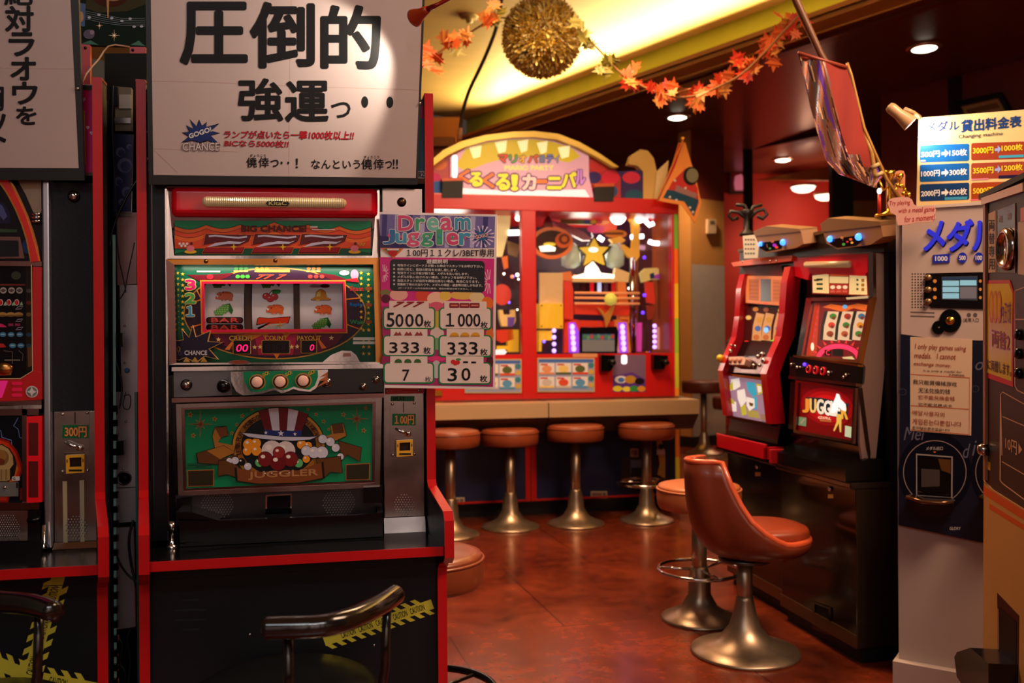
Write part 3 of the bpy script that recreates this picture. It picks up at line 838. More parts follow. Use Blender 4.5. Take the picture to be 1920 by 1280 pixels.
# --- burst lamp at the lower left of the display
pb = v4(2.105)
m = MB()
burst = [(212, 966), (232, 1042), (330, 1000), (312, 1072), (410, 1078), (320, 1122), (380, 1190), (290, 1170), (240, 1212), (160, 1180), (100, 1205), (128, 1120), (92, 1070), (150, 1060), (140, 990), (188, 1046)]
m.slab(pb, burst, -.01, C((210, 160, 90), .3))
cx, cy = 220, 1100
m.poly(pb, [(cx + (x - cx) * .94, cy + (y - cy) * .93) for x, y in burst], C((26, 16, 44), .15), 1)
m.text(pb, 'CHANCE', (160, 1132, 306, 1160), C((205, 195, 200)), 3, off=.03)
m.text(pb, 'GO', (104, 1134, 138, 1164), C((70, 60, 90)), 3, off=.03)
for x in (150, 205, 262): m.poly(pb, [(x, 1205), (x + 22, 1172), (x + 46, 1205)], C((190, 140, 60)), 2)
m.build('burst_lamp', slot)
# --- red window frame and reels
pr = v4(2.119)
m = MB()
frame4(m, pr, [(262, 676), (1204, 676), (1216, 1020), (270, 1022)], [(272, 684), (1198, 684), (1208, 1012), (280, 1014)], .004, C((236, 140, 40), .3), .002)
frame4(m, pr, [(272, 684), (1198, 684), (1208, 1012), (280, 1014)], [(290, 700), (1186, 698), (1190, 990), (294, 996)], .006, C((206, 22, 60), .25), .002)
m.build('reel_window_frame', slot)
a_, b_ = pf.hit(120, 576), pf.hit(1370, 574); c_ = (a_ + b_) / 2
area('display_tube_light', (c_.x, 2.098, c_.z - .004), (c_.x, 2.125, c_.z - .12), .42, .012, .45, (1.0, .9, .78))
RC = Cyl(2.138 + .115, 1.178, .115)
vr = View(RC, 300, 330, 430 / 1488)
REEL = M('reel_strip', (206, 196, 194), .5, emit=.07)
def reel(x0, x1):
    m = MB()
    a = YP(2.138).hit(300 + x0 * .289, 575); b = YP(2.138).hit(300 + x1 * .289, 575)
    n = 24; vs, fs = [], []
    for i in range(n + 1):
        t = radians(-75 + 150 * i / n)
        for x in (a.x, b.x): vs.append((x, RC.y - RC.r * cos(t), RC.z + RC.r * sin(t)))
    for i in range(n): fs.append((2 * i, 2 * i + 1, 2 * i + 3, 2 * i + 2))
    return m.add(vs, fs, REEL, True)
def rhino(m, x, y):
    o = C((214, 92, 34), .4)
    m.ell(vr, x + 14, y, 44, 27, K_, 1.5); m.ell(vr, x - 28, y + 2, 27, 24, K_, 1.5)
    m.ell(vr, x + 14, y, 42, 25, o, 2); m.ell(vr, x - 28, y + 2, 25, 22, o, 2.4)
    for dx in (-14, 6, 34, 46): m.rect(vr, x + dx - 7, y + 14, x + dx + 7, y + 34, o, 2.2, 3)
    m.ell(vr, x - 50, y + 14, 9, 11, o, 2.4)
    m.poly(vr, [(x - 62, y - 16), (x - 52, y + 6), (x - 42, y + 14), (x - 38, y + 2), (x - 50, y - 4)], C((230, 225, 220)), 3)
    m.ell(vr, x - 24, y - 4, 3.5, 4.5, K_, 3); m.poly(vr, [(x - 16, y - 22), (x - 4, y - 30), (x - 2, y - 14)], C((190, 76, 30)), 3)
def grapes(m, x, y, clip=False):
    c1, c2 = C((96, 168, 70), .35), C((40, 104, 48), .4)
    m.poly(vr, [(x + 4, y - 34), (x + 40, y - 40), (x + 62, y + 4), (x + 50, y + 30), (x + 20, y - 4)], c2, 1.5)
    for j, row in enumerate(((-4, 12, 28), (-22, -6, 10, 26), (-40, -24, -8, 8, 24), (-54, -38, -22, -6, 10), (-48, -32, -14))):
        for k, dx in enumerate(row):
            yy = y - 24 + j * 13
            m.ell(vr, x + dx, yy, 10.5, 10, c2, 2, 12); m.ell(vr, x + dx, yy, 9, 8.6, c1, 2.5, 12); m.ell(vr, x + dx - 2, yy - 3, 3, 2.6, C((190, 220, 150)), 3, 8)
def seven(m, x, y):
    m.poly(vr, [(x - 104, y - 26), (x - 90, y - 34), (x - 30, y - 28), (x + 60, y - 36), (x + 112, y - 38), (x + 96, y + 6), (x + 10, y + 20), (x + 8, y + 46), (x - 96, y + 46), (x - 106, y + 34), (x - 30, y + 2), (x - 112, y + 18)], K_, 2)
    m.poly(vr, [(x - 100, y - 24), (x - 88, y - 30), (x - 30, y - 24), (x + 60, y - 32), (x + 106, y - 34), (x + 92, y + 4), (x + 5, y + 18), (x + 4, y + 46), (x - 92, y + 46), (x - 20, y), (x - 106, y + 13)], C((222, 64, 32)), 2.5)
    m.poly(vr, [(x - 100, y + 46), (x - 20, y + 10), (x + 88, y + 4), (x + 30, y + 20), (x + 2, y + 46)], C((235, 215, 205)), 3)
    m.star(vr, x + 42, y + 18, 26, 6, 4, YEL, 3.5)
def bar(m, x, y):
    m.rect(vr, x - 120, y - 20, x + 120, y + 20, K_, 2, 18); m.rect(vr, x - 112, y - 14, x + 112, y + 14, C((90, 40, 40)), 2.5, 12)
    m.text(vr, 'BAR', (x - 86, y - 14, x + 90, y + 13), C((235, 96, 86)), 3, off=.05, space=1.1)
def cherry(m, x, y):
    m.line(vr, [(x - 20, y - 4), (x + 6, y - 34), (x + 30, y - 38)], 5, C((80, 40, 24)), 2); m.line(vr, [(x + 22, y), (x + 10, y - 32)], 5, C((80, 40, 24)), 2)
    m.ell(vr, x + 34, y - 24, 30, 15, C((60, 160, 84)), 2.4, rot=-10)
    for dx, dy in ((-32, 4), (20, 8), (-6, 20)):
        m.ell(vr, x + dx, y + dy, 26, 22, C((90, 14, 16)), 2.6); m.ell(vr, x + dx, y + dy, 23, 19, C((206, 40, 34)), 3); m.ell(vr, x + dx - 8, y + dy - 7, 6, 4, C((240, 190, 180)), 3.5)
def bell(m, x, y):
    P = [(x - 8, y - 38), (x + 8, y - 38), (x + 28, y - 24), (x + 36, y + 8), (x + 60, y + 20), (x + 60, y + 28), (x - 60, y + 28), (x - 60, y + 20), (x - 36, y + 8), (x - 28, y - 24)]
    m.poly(vr, [(x + (a - x) * 1.06, y + (b - y) * 1.08) for a, b in P], K_, 2); m.poly(vr, P, C((224, 150, 30)), 2.5)
    m.poly(vr, [(x - 10, y - 32), (x + 2, y - 32), (x - 4, y + 6), (x - 30, y + 8), (x - 24, y - 20)], C((244, 214, 110)), 3); m.ell(vr, x - 20, y + 30, 12, 6, C((240, 200, 90)), 3)
m = reel(288, 545); grapes(m, 405, 690); rhino(m, 418, 776); grapes(m, 414, 866); bar(m, 420, 934); bar(m, 420, 980); m.build('reel', slot)
m = reel(596, 868); grapes(m, 722, 690); cherry(m, 722, 776); rhino(m, 746, 860); seven(m, 736, 948); m.build('reel', slot)
m = reel(906, 1184)
m.ell(vr, 1010, 716, 40, 12, C((225, 222, 232)), 2); m.ell(vr, 1070, 714, 32, 12, C((120, 20, 30)), 2); rhino(m, 1058, 862)
bell(m, 1044, 776); grapes(m, 1050, 956); m.build('reel', slot)
m = MB(); m.box((-.335, 2.23, 1.04), (.107, 2.245, 1.30), C((30, 16, 12))); m.build('reel_backing', slot)
for x in (572, 888):
    m = MB(); m.slab(v4(2.134), [(x - 24, 690), (x + 16, 690), (x + 20, 1004), (x - 20, 1004)], -.01, C((58, 36, 26), .25)); m.build('reel_divider', slot)

# --- control console
pc = v5(2.035)
m = MB()
top = [(48, 92), (1312, 74), (1312, 100), (48, 118)]
DGREY = M('grey_console', (112, 112, 116), .32, metal=.6, noise=.3, scale=10, rnoise=.1)
CONB = M('black_console', (16, 15, 16), .25)
m.slab(pc, [(50, 112), (400, 112), (400, 258), (52, 272)], -.06, DGREY)
m.slab(pc, [(400, 112), (1310, 96), (1310, 240), (400, 260)], -.06, CONB, -.001)
con = m.build('console', slot)
m = MB()
m.slab(pc, [(40, 90), (1316, 70), (1316, 96), (40, 114)], -.05, CHROME, .004)
m.slab(pc, [(40, 276), (1312, 246), (1312, 272), (40, 302)], -.05, DKBRONZE, .004)
m.build('console_trim', con)
m = MB()
pod = [(396, 116), (976, 104), (972, 140), (930, 165), (905, 214), (870, 236), (800, 228), (770, 218), (730, 236), (700, 244), (660, 226), (630, 232), (580, 248), (470, 258), (430, 236), (400, 180)]
m.slab(pc, pod, .012, CHROME, .001)
pg = v5(2.035 - .0135)
m.poly(pg, [(466, 118), (914, 108), (916, 150), (898, 200), (862, 226), (800, 216), (770, 206), (730, 224), (700, 230), (650, 214), (610, 224), (560, 240), (510, 236), (474, 180)], GRN, 0.5)
for x, y in ((552, 178), (690, 176), (828, 170)):
    m.ell(pg, x, y, 50, 46, GLDI, 1.2); m.ell(pg, x, y, 44, 41, GRN, 1.6)
    m.text(pg, 'GO!', [(x + 28, y - 48), (x + 62, y - 66), (x + 72, y - 48), (x + 36, y - 30)], YEL, 2, off=.03)
m.poly(pg, [(975, 118), (925, 150), (965, 142), (915, 176), (960, 168), (900, 216), (975, 180)], C((180, 100, 60)), 1)
m.build('button_pod', con)
for x, y in ((552, 178), (690, 176), (828, 170)):
    m = MB(); c = pg.hit(x, y)
    m.lathe([(.0148, 0), (.0148, .004), (.0125, .006), (.0118, .005)], M('button_collar', (90, 56, 44), .25, metal=.8), c, 24, (0, -1, 0))
    m.lathe([(.0115, .003), (.0115, .008), (.009, .0105), (.001, .011)], M('pink_button', (232, 176, 150), .3, emit=.15), c, 24, (0, -1, 0)); m.build('stop_button', con)
def knob(m, c, r, mat, ring=CHROME):
    m.lathe([(r, 0), (r, .004), (r * .8, .006)], ring, c, 20, (0, -1, 0)); m.lathe([(r * .78, .002), (r * .78, .008), (r * .5, .012), (.0005, .013)], mat, c, 20, (0, -1, 0))
m = MB(); knob(m, pc.hit(127, 196), .012, STEEL, BLACKG); m.build('bet_button', con)
m = MB(); m.lathe([(.01, 0), (.008, .01), (.006, .02)], CHROME, pc.hit(362, 200), 16, (0, -1, 0)); m.ball(pc.hit(360, 200, .032), .0145, BLACKG, 20); m.build('start_lever', con)
for x, y, r in ((968, 183, .011), (1184, 207, .009), (1262, 164, .009)):
    m = MB(); knob(m, pc.hit(x, y), r, STEEL); m.build('lock', con)

# --- belly glass
pbf = v5(2.072); pbg = v5(2.078)
m = MB()
o4 = [(64, 312), (1300, 272), (1286, 812), (78, 862)]; i4 = [(114, 346), (1244, 310), (1240, 770), (124, 820)]
m2_ = [(96, 334), (1262, 296), (1256, 784), (108, 836)]
for (A, B, mt, L) in ((o4, m2_, STEEL, 0.0), (m2_, i4, DKBRONZE, -.004)):
    frame4(m, pbf, A, B, -.03, mt, L)
m.build('belly_frame', slot)
m = MB()
m.slab(pbg, i4, -.006, GRN)
def sp(x, y, r, c=C((120, 56, 30), .3), e=GLDI):
    m.star(pbg, x, y, [r, r * .5], r * .16, 8, e, 2); m.star(pbg, x, y, [r * .86, r * .4], r * .12, 8, c, 2.5)
sp(210, 432, 82); sp(1148, 400, 74)
for x, y, r in ((150, 374, 20), (296, 400, 18), (168, 500, 18), (400, 485, 14), (430, 435, 14), (462, 382, 16), (518, 345, 12), (950, 415, 16), (905, 372, 14), (1068, 374, 18), (1190, 470, 18), (1202, 335, 14), (980, 462, 12), (855, 342, 12)):
    m.star(pbg, x, y, r, r * .42, 5, GLDI, 2, rot=-80); m.star(pbg, x, y, r * .6, r * .25, 5, BRN, 2.5, rot=-80)
# ring
m.ell(pbg, 680, 560, 282, 232, K_, 3, 48); m.ell(pbg, 680, 560, 276, 226, GLDI, 3.5, 48); m.ell(pbg, 680, 560, 262, 212, C((150, 96, 36), .3), 4, 48); m.ell(pbg, 680, 560, 226, 180, K_, 4.5, 48); m.ell(pbg, 680, 560, 222, 176, C((20, 26, 30), .3), 5, 48)
for t, a0, a1 in (("LET'S PLAY", 165, 205), ('AMAZING GAME', 212, 250), ('WITH KITAC', 300, 345)):
    n = len(t)
    for k, ch in enumerate(t):
        if ch == ' ': continue
        a = radians(a0 + (a1 - a0) * (k + .5) / n); x, y = 680 + 244 * cos(a), 560 + 196 * sin(a)
        tx, ty = -sin(a), cos(a); nx, ny = cos(a), sin(a); w, h = 9, 13
        m.text(pbg, ch, [(x - tx * w + nx * h, y - ty * w + ny * h), (x + tx * w + nx * h, y + ty * w + ny * h), (x + tx * w - nx * h, y + ty * w - ny * h), (x - tx * w - nx * h, y - ty * w - ny * h)], DBRN, 5.5, off=.03)
# ribbons
def rib(pts, fill=C((150, 92, 40), .3), L=6):
    cx = sum(p[0] for p in pts) / len(pts); cy = sum(p[1] for p in pts) / len(pts)
    m.poly(pbg, [(cx + (x - cx) * 1.05, cy + (y - cy) * 1.07) for x, y in pts], K_, L); m.poly(pbg, pts, fill, L + .5)
rl, rd = C((172, 112, 46), .3), C((98, 58, 30), .3)
rib([(300, 452), (365, 446), (380, 498), (335, 510), (318, 540), (420, 560), (410, 612), (300, 580), (284, 500)], rl, 5.6)
rib([(300, 450), (370, 450), (376, 500), (330, 505)], C((120, 66, 36), .3), 6.4)
rib([(190, 606), (330, 566), (345, 640), (430, 610), (430, 680), (200, 662)], rd, 5.8); rib([(250, 590), (350, 560), (420, 600), (330, 640)], rl, 6.2)
rib([(990, 440), (1066, 426), (1086, 500), (1020, 530), (940, 512), (1000, 490)], rl, 5.6); rib([(1000, 432), (1060, 426), (1070, 480), (1010, 486)], rd, 6.4)
rib([(1040, 532), (1176, 572), (1166, 654), (1090, 612), (1060, 650)], rd, 5.8)
rib([(322, 650), (360, 646), (440, 684), (440, 752), (372, 730), (318, 740)], rd, 9); rib([(905, 640), (1050, 625), (1062, 722), (990, 715), (940, 760)], rd, 9)
# striped top hat with a starred band, and juggling balls: plain shapes of the same colours
hat = [(556, 350), (620, 338), (740, 338), (862, 372), (818, 478), (600, 470)]
m.poly(pbg, hat, K_, 7)
for k in range(5):
    u0, u1 = k / 5, (k + 1) / 5
    tp = lambda u: (560 + 298 * u, 350 - 26 * sin(pi * u) + 20 * u); bt = lambda u: (600 + 216 * u, 476 - 8 * sin(pi * u))
    m.poly(pbg, [tp(u0), tp((u0 + u1) / 2), tp(u1), bt(u1), bt(u0)], C((110, 22, 26), .3) if k % 2 == 0 else C((214, 206, 214), .3), 7.5)
m.poly(pbg, [(596, 462), (700, 474), (820, 468), (816, 500), (700, 508), (590, 494)], C((34, 50, 120), .3), 8)
for x, y, r in ((604, 482, 12), (694, 486, 20), (778, 490, 12)): m.star(pbg, x, y, r, r * .42, 5, W_, 8.5)
m.poly(pbg, [(452, 482), (520, 484), (700, 502), (860, 504), (922, 500), (880, 528), (760, 536), (600, 526), (500, 512)], K_, 8.4)
m.poly(pbg, [(460, 484), (520, 488), (700, 506), (860, 508), (912, 504), (870, 522), (760, 530), (600, 520), (500, 506)], C((206, 204, 222), .3), 8.8)
def jb(x, y, r, c, L=7.8):
    m.ell(pbg, x, y, r + 3, r + 3, K_, L); m.ell(pbg, x, y, r, r, C(c, .3), L + .4); m.ell(pbg, x - r * .3, y - r * .35, r * .3, r * .25, C((240, 230, 220)), L + .8)
for x, y, r in ((502, 552, 34), (545, 545, 30), (492, 592, 26), (548, 590, 30), (818, 552, 28), (856, 560, 24), (846, 640, 22)): jb(x, y, r, (240, 150, 36))
jb(640, 590, 62, (222, 206, 206), 8); jb(722, 590, 58, (222, 206, 206), 8); jb(682, 600, 34, (150, 40, 40), 9.6)
jb(600, 640, 44, (120, 26, 30), 9); jb(676, 660, 48, (110, 20, 26), 9.2); jb(752, 640, 44, (120, 26, 30), 9); jb(566, 660, 26, (96, 180, 110), 8.4); jb(800, 664, 26, (96, 180, 110), 8.4)
for x, y, r in ((385, 650, 18), (420, 648, 22), (458, 656, 20), (496, 684, 22), (846, 590, 30), (892, 600, 34), (944, 520, 26), (990, 536, 26), (1022, 572, 24), (940, 600, 36), (1050, 625, 20)): jb(x, y, r, (206, 204, 222), 8.6)
rib([(430, 692), (560, 716), (800, 706), (936, 660), (944, 752), (800, 780), (560, 786), (436, 768)], C((124, 66, 32), .3), 11.5)
m.text(pbg, 'JUGGLER', [(500, 716), (915, 698), (915, 746), (500, 764)], C((176, 122, 76)), 13, off=.04)
for x, y in ((600, 724), (640, 722), (690, 722), (745, 720)): m.ell(pbg, x, y, 5, 3, W_, 14)
# little windows
for q in ([(132, 708), (294, 702), (292, 802), (134, 806)], [(1082, 672), (1228, 664), (1226, 764), (1082, 768)]):
    m.poly(pbg, q, C((170, 90, 40)), 3); cx = sum(p[0] for p in q) / 4; cy = sum(p[1] for p in q) / 4
    m.poly(pbg, [(cx + (x - cx) * .93, cy + (y - cy) * .9) for x, y in q], C((50, 44, 30), .2), 4)
m.rect(pbg, 132, 664, 284, 696, C((16, 96, 62)), 3); m.rect(pbg, 140, 676, 276, 679, K_, 3.5); m.rect(pbg, 180, 686, 240, 689, K_, 3.5)
m.build('belly_glass', slot)

# --- lower part: speaker plate, bracket, tray
ps = v5(2.085)
m = MB(); m.slab(ps, [(60, 860), (1300, 815), (1300, 1000), (66, 1040)], -.02, M('speaker_plate', (70, 66, 68), .32, metal=.9, rnoise=.1, noise=.3, scale=9)); spk = m.build('speaker_plate', slot)
for cx, cy, rr in ((310, 915, 100), (1040, 900, 98)):
    m = MB()
    for j in range(-6, 7):
        for i in range(-6, 7):
            x = cx + i * 17 + (8.5 if j % 2 else 0); y = cy + j * 14.5 - (x - cx) * .03
            if (x - cx) ** 2 + ((y - cy) * 1.15) ** 2 < rr ** 2:
                m.ell(ps, x, y, 4.5, 4.5, C((150, 145, 142), .3), 1, 8); m.ell(ps, x - 1, y - 1, 3, 3, K_, 2, 8)
    m.build('speaker_holes', spk)
m = MB(); m.slab(ps, [(602, 856), (760, 848), (758, 966), (600, 970)], .003, CHROME); m.poly(ps, [(612, 864), (752, 856), (750, 958), (610, 962)], C((8, 12, 16), .08), 7); m.build('payout_window', spk)
m = MB()
m.slab(v5(2.06), [(66, 880), (152, 876), (152, 962), (66, 970)], -.03, BLACKG); m.build('tray_bracket', slot); m = MB(); m.slab(v5(2.06), [(1190, 812), (1302, 806), (1302, 905), (1190, 905)], -.03, BLACKG)
m.build('tray_bracket', slot)
pt = v5(2.015)
m = MB()
tr = [(80, 1000), (320, 1010), (960, 985), (1140, 978), (1306, 960), (1304, 1100), (1000, 1120), (330, 1142), (92, 1136)]
m.slab(pt, tr, -.012, BLACKG)
m.prism([pt.hit(66, 960), pt.hit(160, 960), pt.hit(320, 1010), pt.hit(80, 1010)], (0, .07, 0), BLACKG)
for k in range(len(tr)):
    pass
a, b = pt.hit(80, 1000), pt.hit(1306, 960)
m.box((a.x, 2.027, .672), (a.x + .012, 2.09, a.z), BLACKG); m.box((b.x - .012, 2.027, .668), (b.x, 2.09, a.z), BLACKG); m.box((a.x, 2.027, .666), (b.x, 2.09, .674), BLACKG)
m.build('coin_tray', slot)
m = MB(); c = YP(2.02).hit(322, 1024); m.lathe([(.012, -.012), (.012, 0), (.006, .002), (.006, .03), (.009, .032), (.009, .05)], CHROME, (c.x, c.y, .672), 20); m.build('levelling_bolt', slot)
m = MB(); x0 = YP(2.075).hit(276, 600).x; x1 = YP(2.075).hit(311, 600).x
m.box((x0, 2.078, .67), (x1, 2.11, 1.46), BLACK); m.box((x0 + .010, 2.076, .67), (x0 + .012, 2.078, 1.46), DSTEEL); m.build('filler_strip', main_cab)
m = MB(); m.box((x1, 2.074, .67), (x1 + .004, 2.11, 1.455), CHROME); m.build('case_edge', slot)
# ================================================================== header art of the cabinets (seen beside the paper boards)
PH = YP(2.0745)
MAG = C((206, 30, 120), .3)
m = MB()
v1 = View(PH, 0, 0, 480 / 1807)
m.poly(v1, [(568, 596), (690, 600), (700, 1232), (590, 1232)], MAG, 1)
m.poly(v1, [(568, 596), (690, 600), (690, 640), (568, 636)], C((60, 60, 62)), 2); m.poly(v1, [(568, 594), (690, 600), (690, 606), (568, 600)], W_, 3)
m.poly(v1, [(575, 780), (600, 780), (606, 1160), (590, 1160)], C((190, 180, 40)), 2)
m.poly(v1, [(590, 1215), (700, 1218), (700, 1240), (590, 1240)], C((90, 70, 60)), 2)
for x, y, r in ((588, 700, 18), (620, 898, 13), (648, 936, 14), (585, 1080, 12)):
    m.ell(v1, x - r * .45, y, r * .55, r * .6, C((230, 190, 215)), 3, 12); m.ell(v1, x + r * .45, y, r * .55, r * .6, C((230, 190, 215)), 3, 12); m.poly(v1, [(x - r, y + 2), (x + r, y + 2), (x, y + r * 1.3)], C((230, 190, 215)), 3)
m.build('header_art', left_cab)
m = MB()
m.poly(v1, [(985, 640), (1045, 645), (1045, 1262), (995, 1262)], C((66, 26, 112), .3), 1)
m.poly(v1, [(985, 640), (1045, 645), (1045, 690), (985, 680)], C((150, 150, 155)), 2)
m.ell(v1, 1025, 700, 32, 22, C((150, 90, 40)), 2)
for x, y in ((1030, 930), (1036, 1120)): m.ell(v1, x, y, 12, 14, C((210, 190, 225)), 2)
m.poly(v1, [(995, 1238), (1045, 1240), (1045, 1265), (995, 1265)], C((80, 80, 84)), 2)
m.build('header_art', main_cab)
m = MB(); v2 = View(PH, 280, 0, .28125)
m.poly(v2, [(1780, 665), (1872, 665), (1852, 1225), (1780, 1225)], MAG, 1)
m.poly(v2, [(1780, 665), (1872, 665), (1871, 705), (1780, 705)], C((110, 100, 105)), 2)
m.poly(v2, [(1780, 790), (1842, 790), (1836, 1140), (1780, 1140)], C((20, 104, 140), .3), 2)
m.poly(v2, [(1780, 1140), (1850, 1140), (1850, 1190), (1780, 1190)], W_, 2); m.poly(v2, [(1780, 1190), (1850, 1190), (1850, 1225), (1780, 1225)], C((110, 66, 40)), 2)
m.text(v2, 'R2', (1795, 1148, 1830, 1182), C((20, 60, 90)), 3, off=.05)
m.build('header_art', main_cab)

# ================================================================== coin units
def coin_unit(name_label, pl, ox, oy, k, cab_x, price, top_py, bot_py, xl, xr, tapes):
    v = View(pl, ox, oy, k)
    a = pl.hit(ox + xl * k, oy + 500 * k); b = pl.hit(ox + xr * k, oy + 500 * k)
    z0 = pl.hit(ox + xl * k, bot_py).z; z1 = pl.hit(ox + xl * k, top_py).z
    root = thing('coin_unit', name_label, 'coin unit', (a.x + (b.x - a.x) / 2, a.y, z0))
    m = MB()
    zb = v.hit(xl, 945).z
    m.box((a.x, a.y, zb), (b.x, a.y + .02, z1), STEEL, .002)
    m.prism([(a.x, a.y, zb), (a.x, a.y + .02, zb), (a.x, a.y + .02, z0), (a.x, a.y - .012, z0)], (b.x - a.x, 0, 0), STEEL)
    m.build('face_plate', root)
    m = MB(); m.slab(v, [(120, 124), (300, 118), (300, 510), (120, 516)], .003, STEEL)
    for x, y in ((134, 140), (288, 132), (136, 498), (290, 490)): m.ball(v.hit(x, y, .003), .0035, CHROME, 8)
    m.line(v, [(212, 128), (212, 198)], 5, K_, 8)
    mp_ = m.build('coin_plate', root)
    g = C((24, 124, 70), .35)
    for q, t, tq in (((122, 84, 290, 120), '1PLAY', (140, 90, 222, 116)), ((132, 208, 298, 290), price, (150, 218, 284, 282))):
        L = 1 if q[1] < 100 else 8
        m = MB()
        m.rect(v, *q, g, L)
        n = 9
        for i in range(n):
            x0 = q[0] + (q[2] - q[0]) * i / n; dx = (q[2] - q[0]) / n
            m.poly(v, [(x0 + dx * .6, q[1]), (x0 + dx, q[1]), (x0 + dx * .4, q[3]), (x0, q[3])], C((18, 96, 56), .35), L + .4)
        m.text(v, t, tq, C((224, 150, 84)) if L == 8 else K_, L + 1.5, off=.05, edge=K_ if L == 8 else None, eoff=.06)
        m.build('price_sticker', root)
    m = MB()
    c = v.hit(244, 350, .003)
    m.lathe([(.0065, 0), (.0065, .008), (.005, .010), (.0005, .0102)], CHROME, c, 18, (0, -1, 0))
    m.tube([c + V((0, -.008, 0)), v.hit(200, 332, .012), v.hit(156, 310, .012)], [.0035, .004, .0028], CHROME, 10)
    m.build('return_lever', root)
    m = MB(); yel = M('yellow_coin_return', (226, 166, 36), .35)
    m.slab(v, [(150, 382), (278, 378), (278, 508), (150, 514)], .005, CHROME)
    frame4(m, v, [(160, 394), (276, 388), (276, 502), (162, 508)], [(182, 410), (258, 406), (258, 464), (182, 468)], .006, yel, .005)
    m.poly(v, [(182, 410), (258, 406), (258, 464), (182, 468)], K_, 11.5)
    m.poly(v, arcpts(220, 432, 30, 26, 0, 360, 20)[:-1], C((48, 30, 26), .2), 12.5)
    m.rect(v, 180, 482, 262, 494, K_, 23); m.rect(v, 166, 420, 174, 440, BRN, 23); m.rect(v, 264, 416, 272, 436, BRN, 23)
    m.build('coin_return', root)
    m = MB()
    for j in range(-4, 5):
        for i in range(-4, 5):
            x = 218 + i * 19 + (9.5 if j % 2 else 0); y = 848 + j * 17
            if (x - 218) ** 2 + (y - 848) ** 2 < 76 ** 2: m.ell(v, x + 1.5, y + 1.5, 5.5, 5.5, C((24, 20, 20)), 1, 8); m.ell(v, x, y, 3.6, 3.6, C((190, 184, 178), .3), 2, 8)
    m.build('speaker_holes', root)
    if tapes:
        m = MB(); tp = C((176, 160, 128), .6)
        for q in tapes: m.poly(v, q, tp, 1)
        m.build('masking_tape', root)
    return root, v
PU = YP(2.084)
cu, vc = coin_unit('steel coin unit with the 100 yen sticker, right of the main slot machine', PU, 700, 720, 160 / 602, 0, '１00円', 351, 998, 72, 362, None)
m = MB(); knob(m, PU.hit(753, 379), .0105, M('old_brass', (120, 92, 60), .35, metal=.9), BLACKG); m.build('lock', cu)
m = MB(); m.slab(PU, [(722, 722), (797, 721), (796, 737), (722, 739)], .002, RED)
for x, y in ((725, 733), (785, 732)): m.ball(PU.hit(x, y, .003), .003, CHROME, 8)
m.build('red_strip', cu)
# left unit: same face, 300 yen; laid out from its own detail
k7 = .4218
cl, vl = coin_unit('steel coin unit with the 300 yen sticker, beside the left slot machine', PU, 0 + 240 * k7 - 78 * .30, 740 + 78 * k7 - 130 * .30, .30, 0, '300円', 771, 1028, 76, 385,
                   [[(132, 560), (160, 560), (164, 975), (138, 980)], [(238, 555), (266, 552), (270, 970), (244, 975)]])
m = MB(); x0 = PU.hit(96, 600).x; x1 = PU.hit(191, 600).x; zt = PU.hit(140, 343).z; zb = PU.hit(140, 770).z
FILL = M('charcoal_vinyl', (36, 36, 42), .6, spec=.2, noise=.2, scale=160, bump=.15)
m.box((x0, 2.082, zb), (x1, 2.10, zt), FILL); fp = m.build('filler_panel', left_cab)
m = MB(); knob(m, YP(2.082).hit(139, 368), .0125, CHROME, BLACKG); m.build('lock', fp)

# ================================================================== left slot machine (its right third is in the picture)
lslot = thing('slot_machine', 'slot machine cut by the left picture edge, with a red arched frame', 'slot machine', (-.82, 2.2, .655))
v3 = View(YP(2.078), 0, 330, .3514); v3f = View(YP(2.066), 0, 330, .3514); l5 = View(YP(2.078), 0, 740, .25); l5f = View(YP(2.066), 0, 740, .25)
m = MB(); m.box((-1.06, 2.10, .664), (-.586, 2.32, 1.458), BLACKG); m.build('case', lslot)
SILV = M('silver_edge', (180, 186, 200), .22, metal=.9, rnoise=.1)
m = MB(); a = YP(2.07).hit(82, 700); b = YP(2.07).hit(95, 700); m.box((a.x, 2.066, .668), (b.x, 2.10, 1.455), SILV, .003); m.build('edge_rail', lslot)
m = MB()
m.slab(v3, [(-250, 8), (232, 12), (232, 470), (-250, 470)], -.01, C((22, 14, 26), .25))
m.poly(v3, [(-40, 130), (20, 140), (52, 190), (58, 250), (-40, 255)], C((40, 34, 66), .25), 1)
m.poly(v3, [(-10, 140), (15, 160), (40, 215), (20, 235), (-10, 200)], C((92, 96, 160), .25), 2)
m.poly(v3, [(-40, 280), (92, 285), (92, 300), (-40, 300)], C((60, 90, 60), .3), 2)
m.ell(v3, 150, 375, 34, 40, C((30, 60, 110), .3), 1)
top = m.build('upper_glass', lslot)
m = MB()
for off, mat, L in ((12, BRONZE, .002), (0, M('red_arch', (206, 30, 22), .22, emit=.05), .006)):
    outer = [(40 + off, 10), (78 + off, 60), (112 + off, 130), (150 + off, 215), (178 + off, 295), (202 + off, 380), (222 + off * .4, 458)]
    inner = [(180 - off * .6, 462), (162 - off, 345), (136 - off, 262), (104 - off, 185), (62 - off, 105), (20 - off, 42), (-12 - off, 8)]
    m.slab(v3, outer + inner, .012, mat, L)
m.build('arch_frame', lslot)
m = MB(); m.slab(v3, [(92, 14), (222, 16), (224, 196), (182, 196), (140, 100)], .004, M('tan_grille', (150, 126, 104), .4, metal=.5))
for i in range(30):
    x = 96 + i * 4.4
    m.line(v3, [(x, 18 + max(0, (x - 230) * 0)), (x, 18 + 12)], .1, K_, 8)
m.build('grille', lslot)
m = MB()
for y in (208, 226, 246): m.tube([v3.hit(182, y, .012), v3.hit(222, y - 2, .012)], .0035, CHROME, 8)
m.build('vent_bars', lslot)
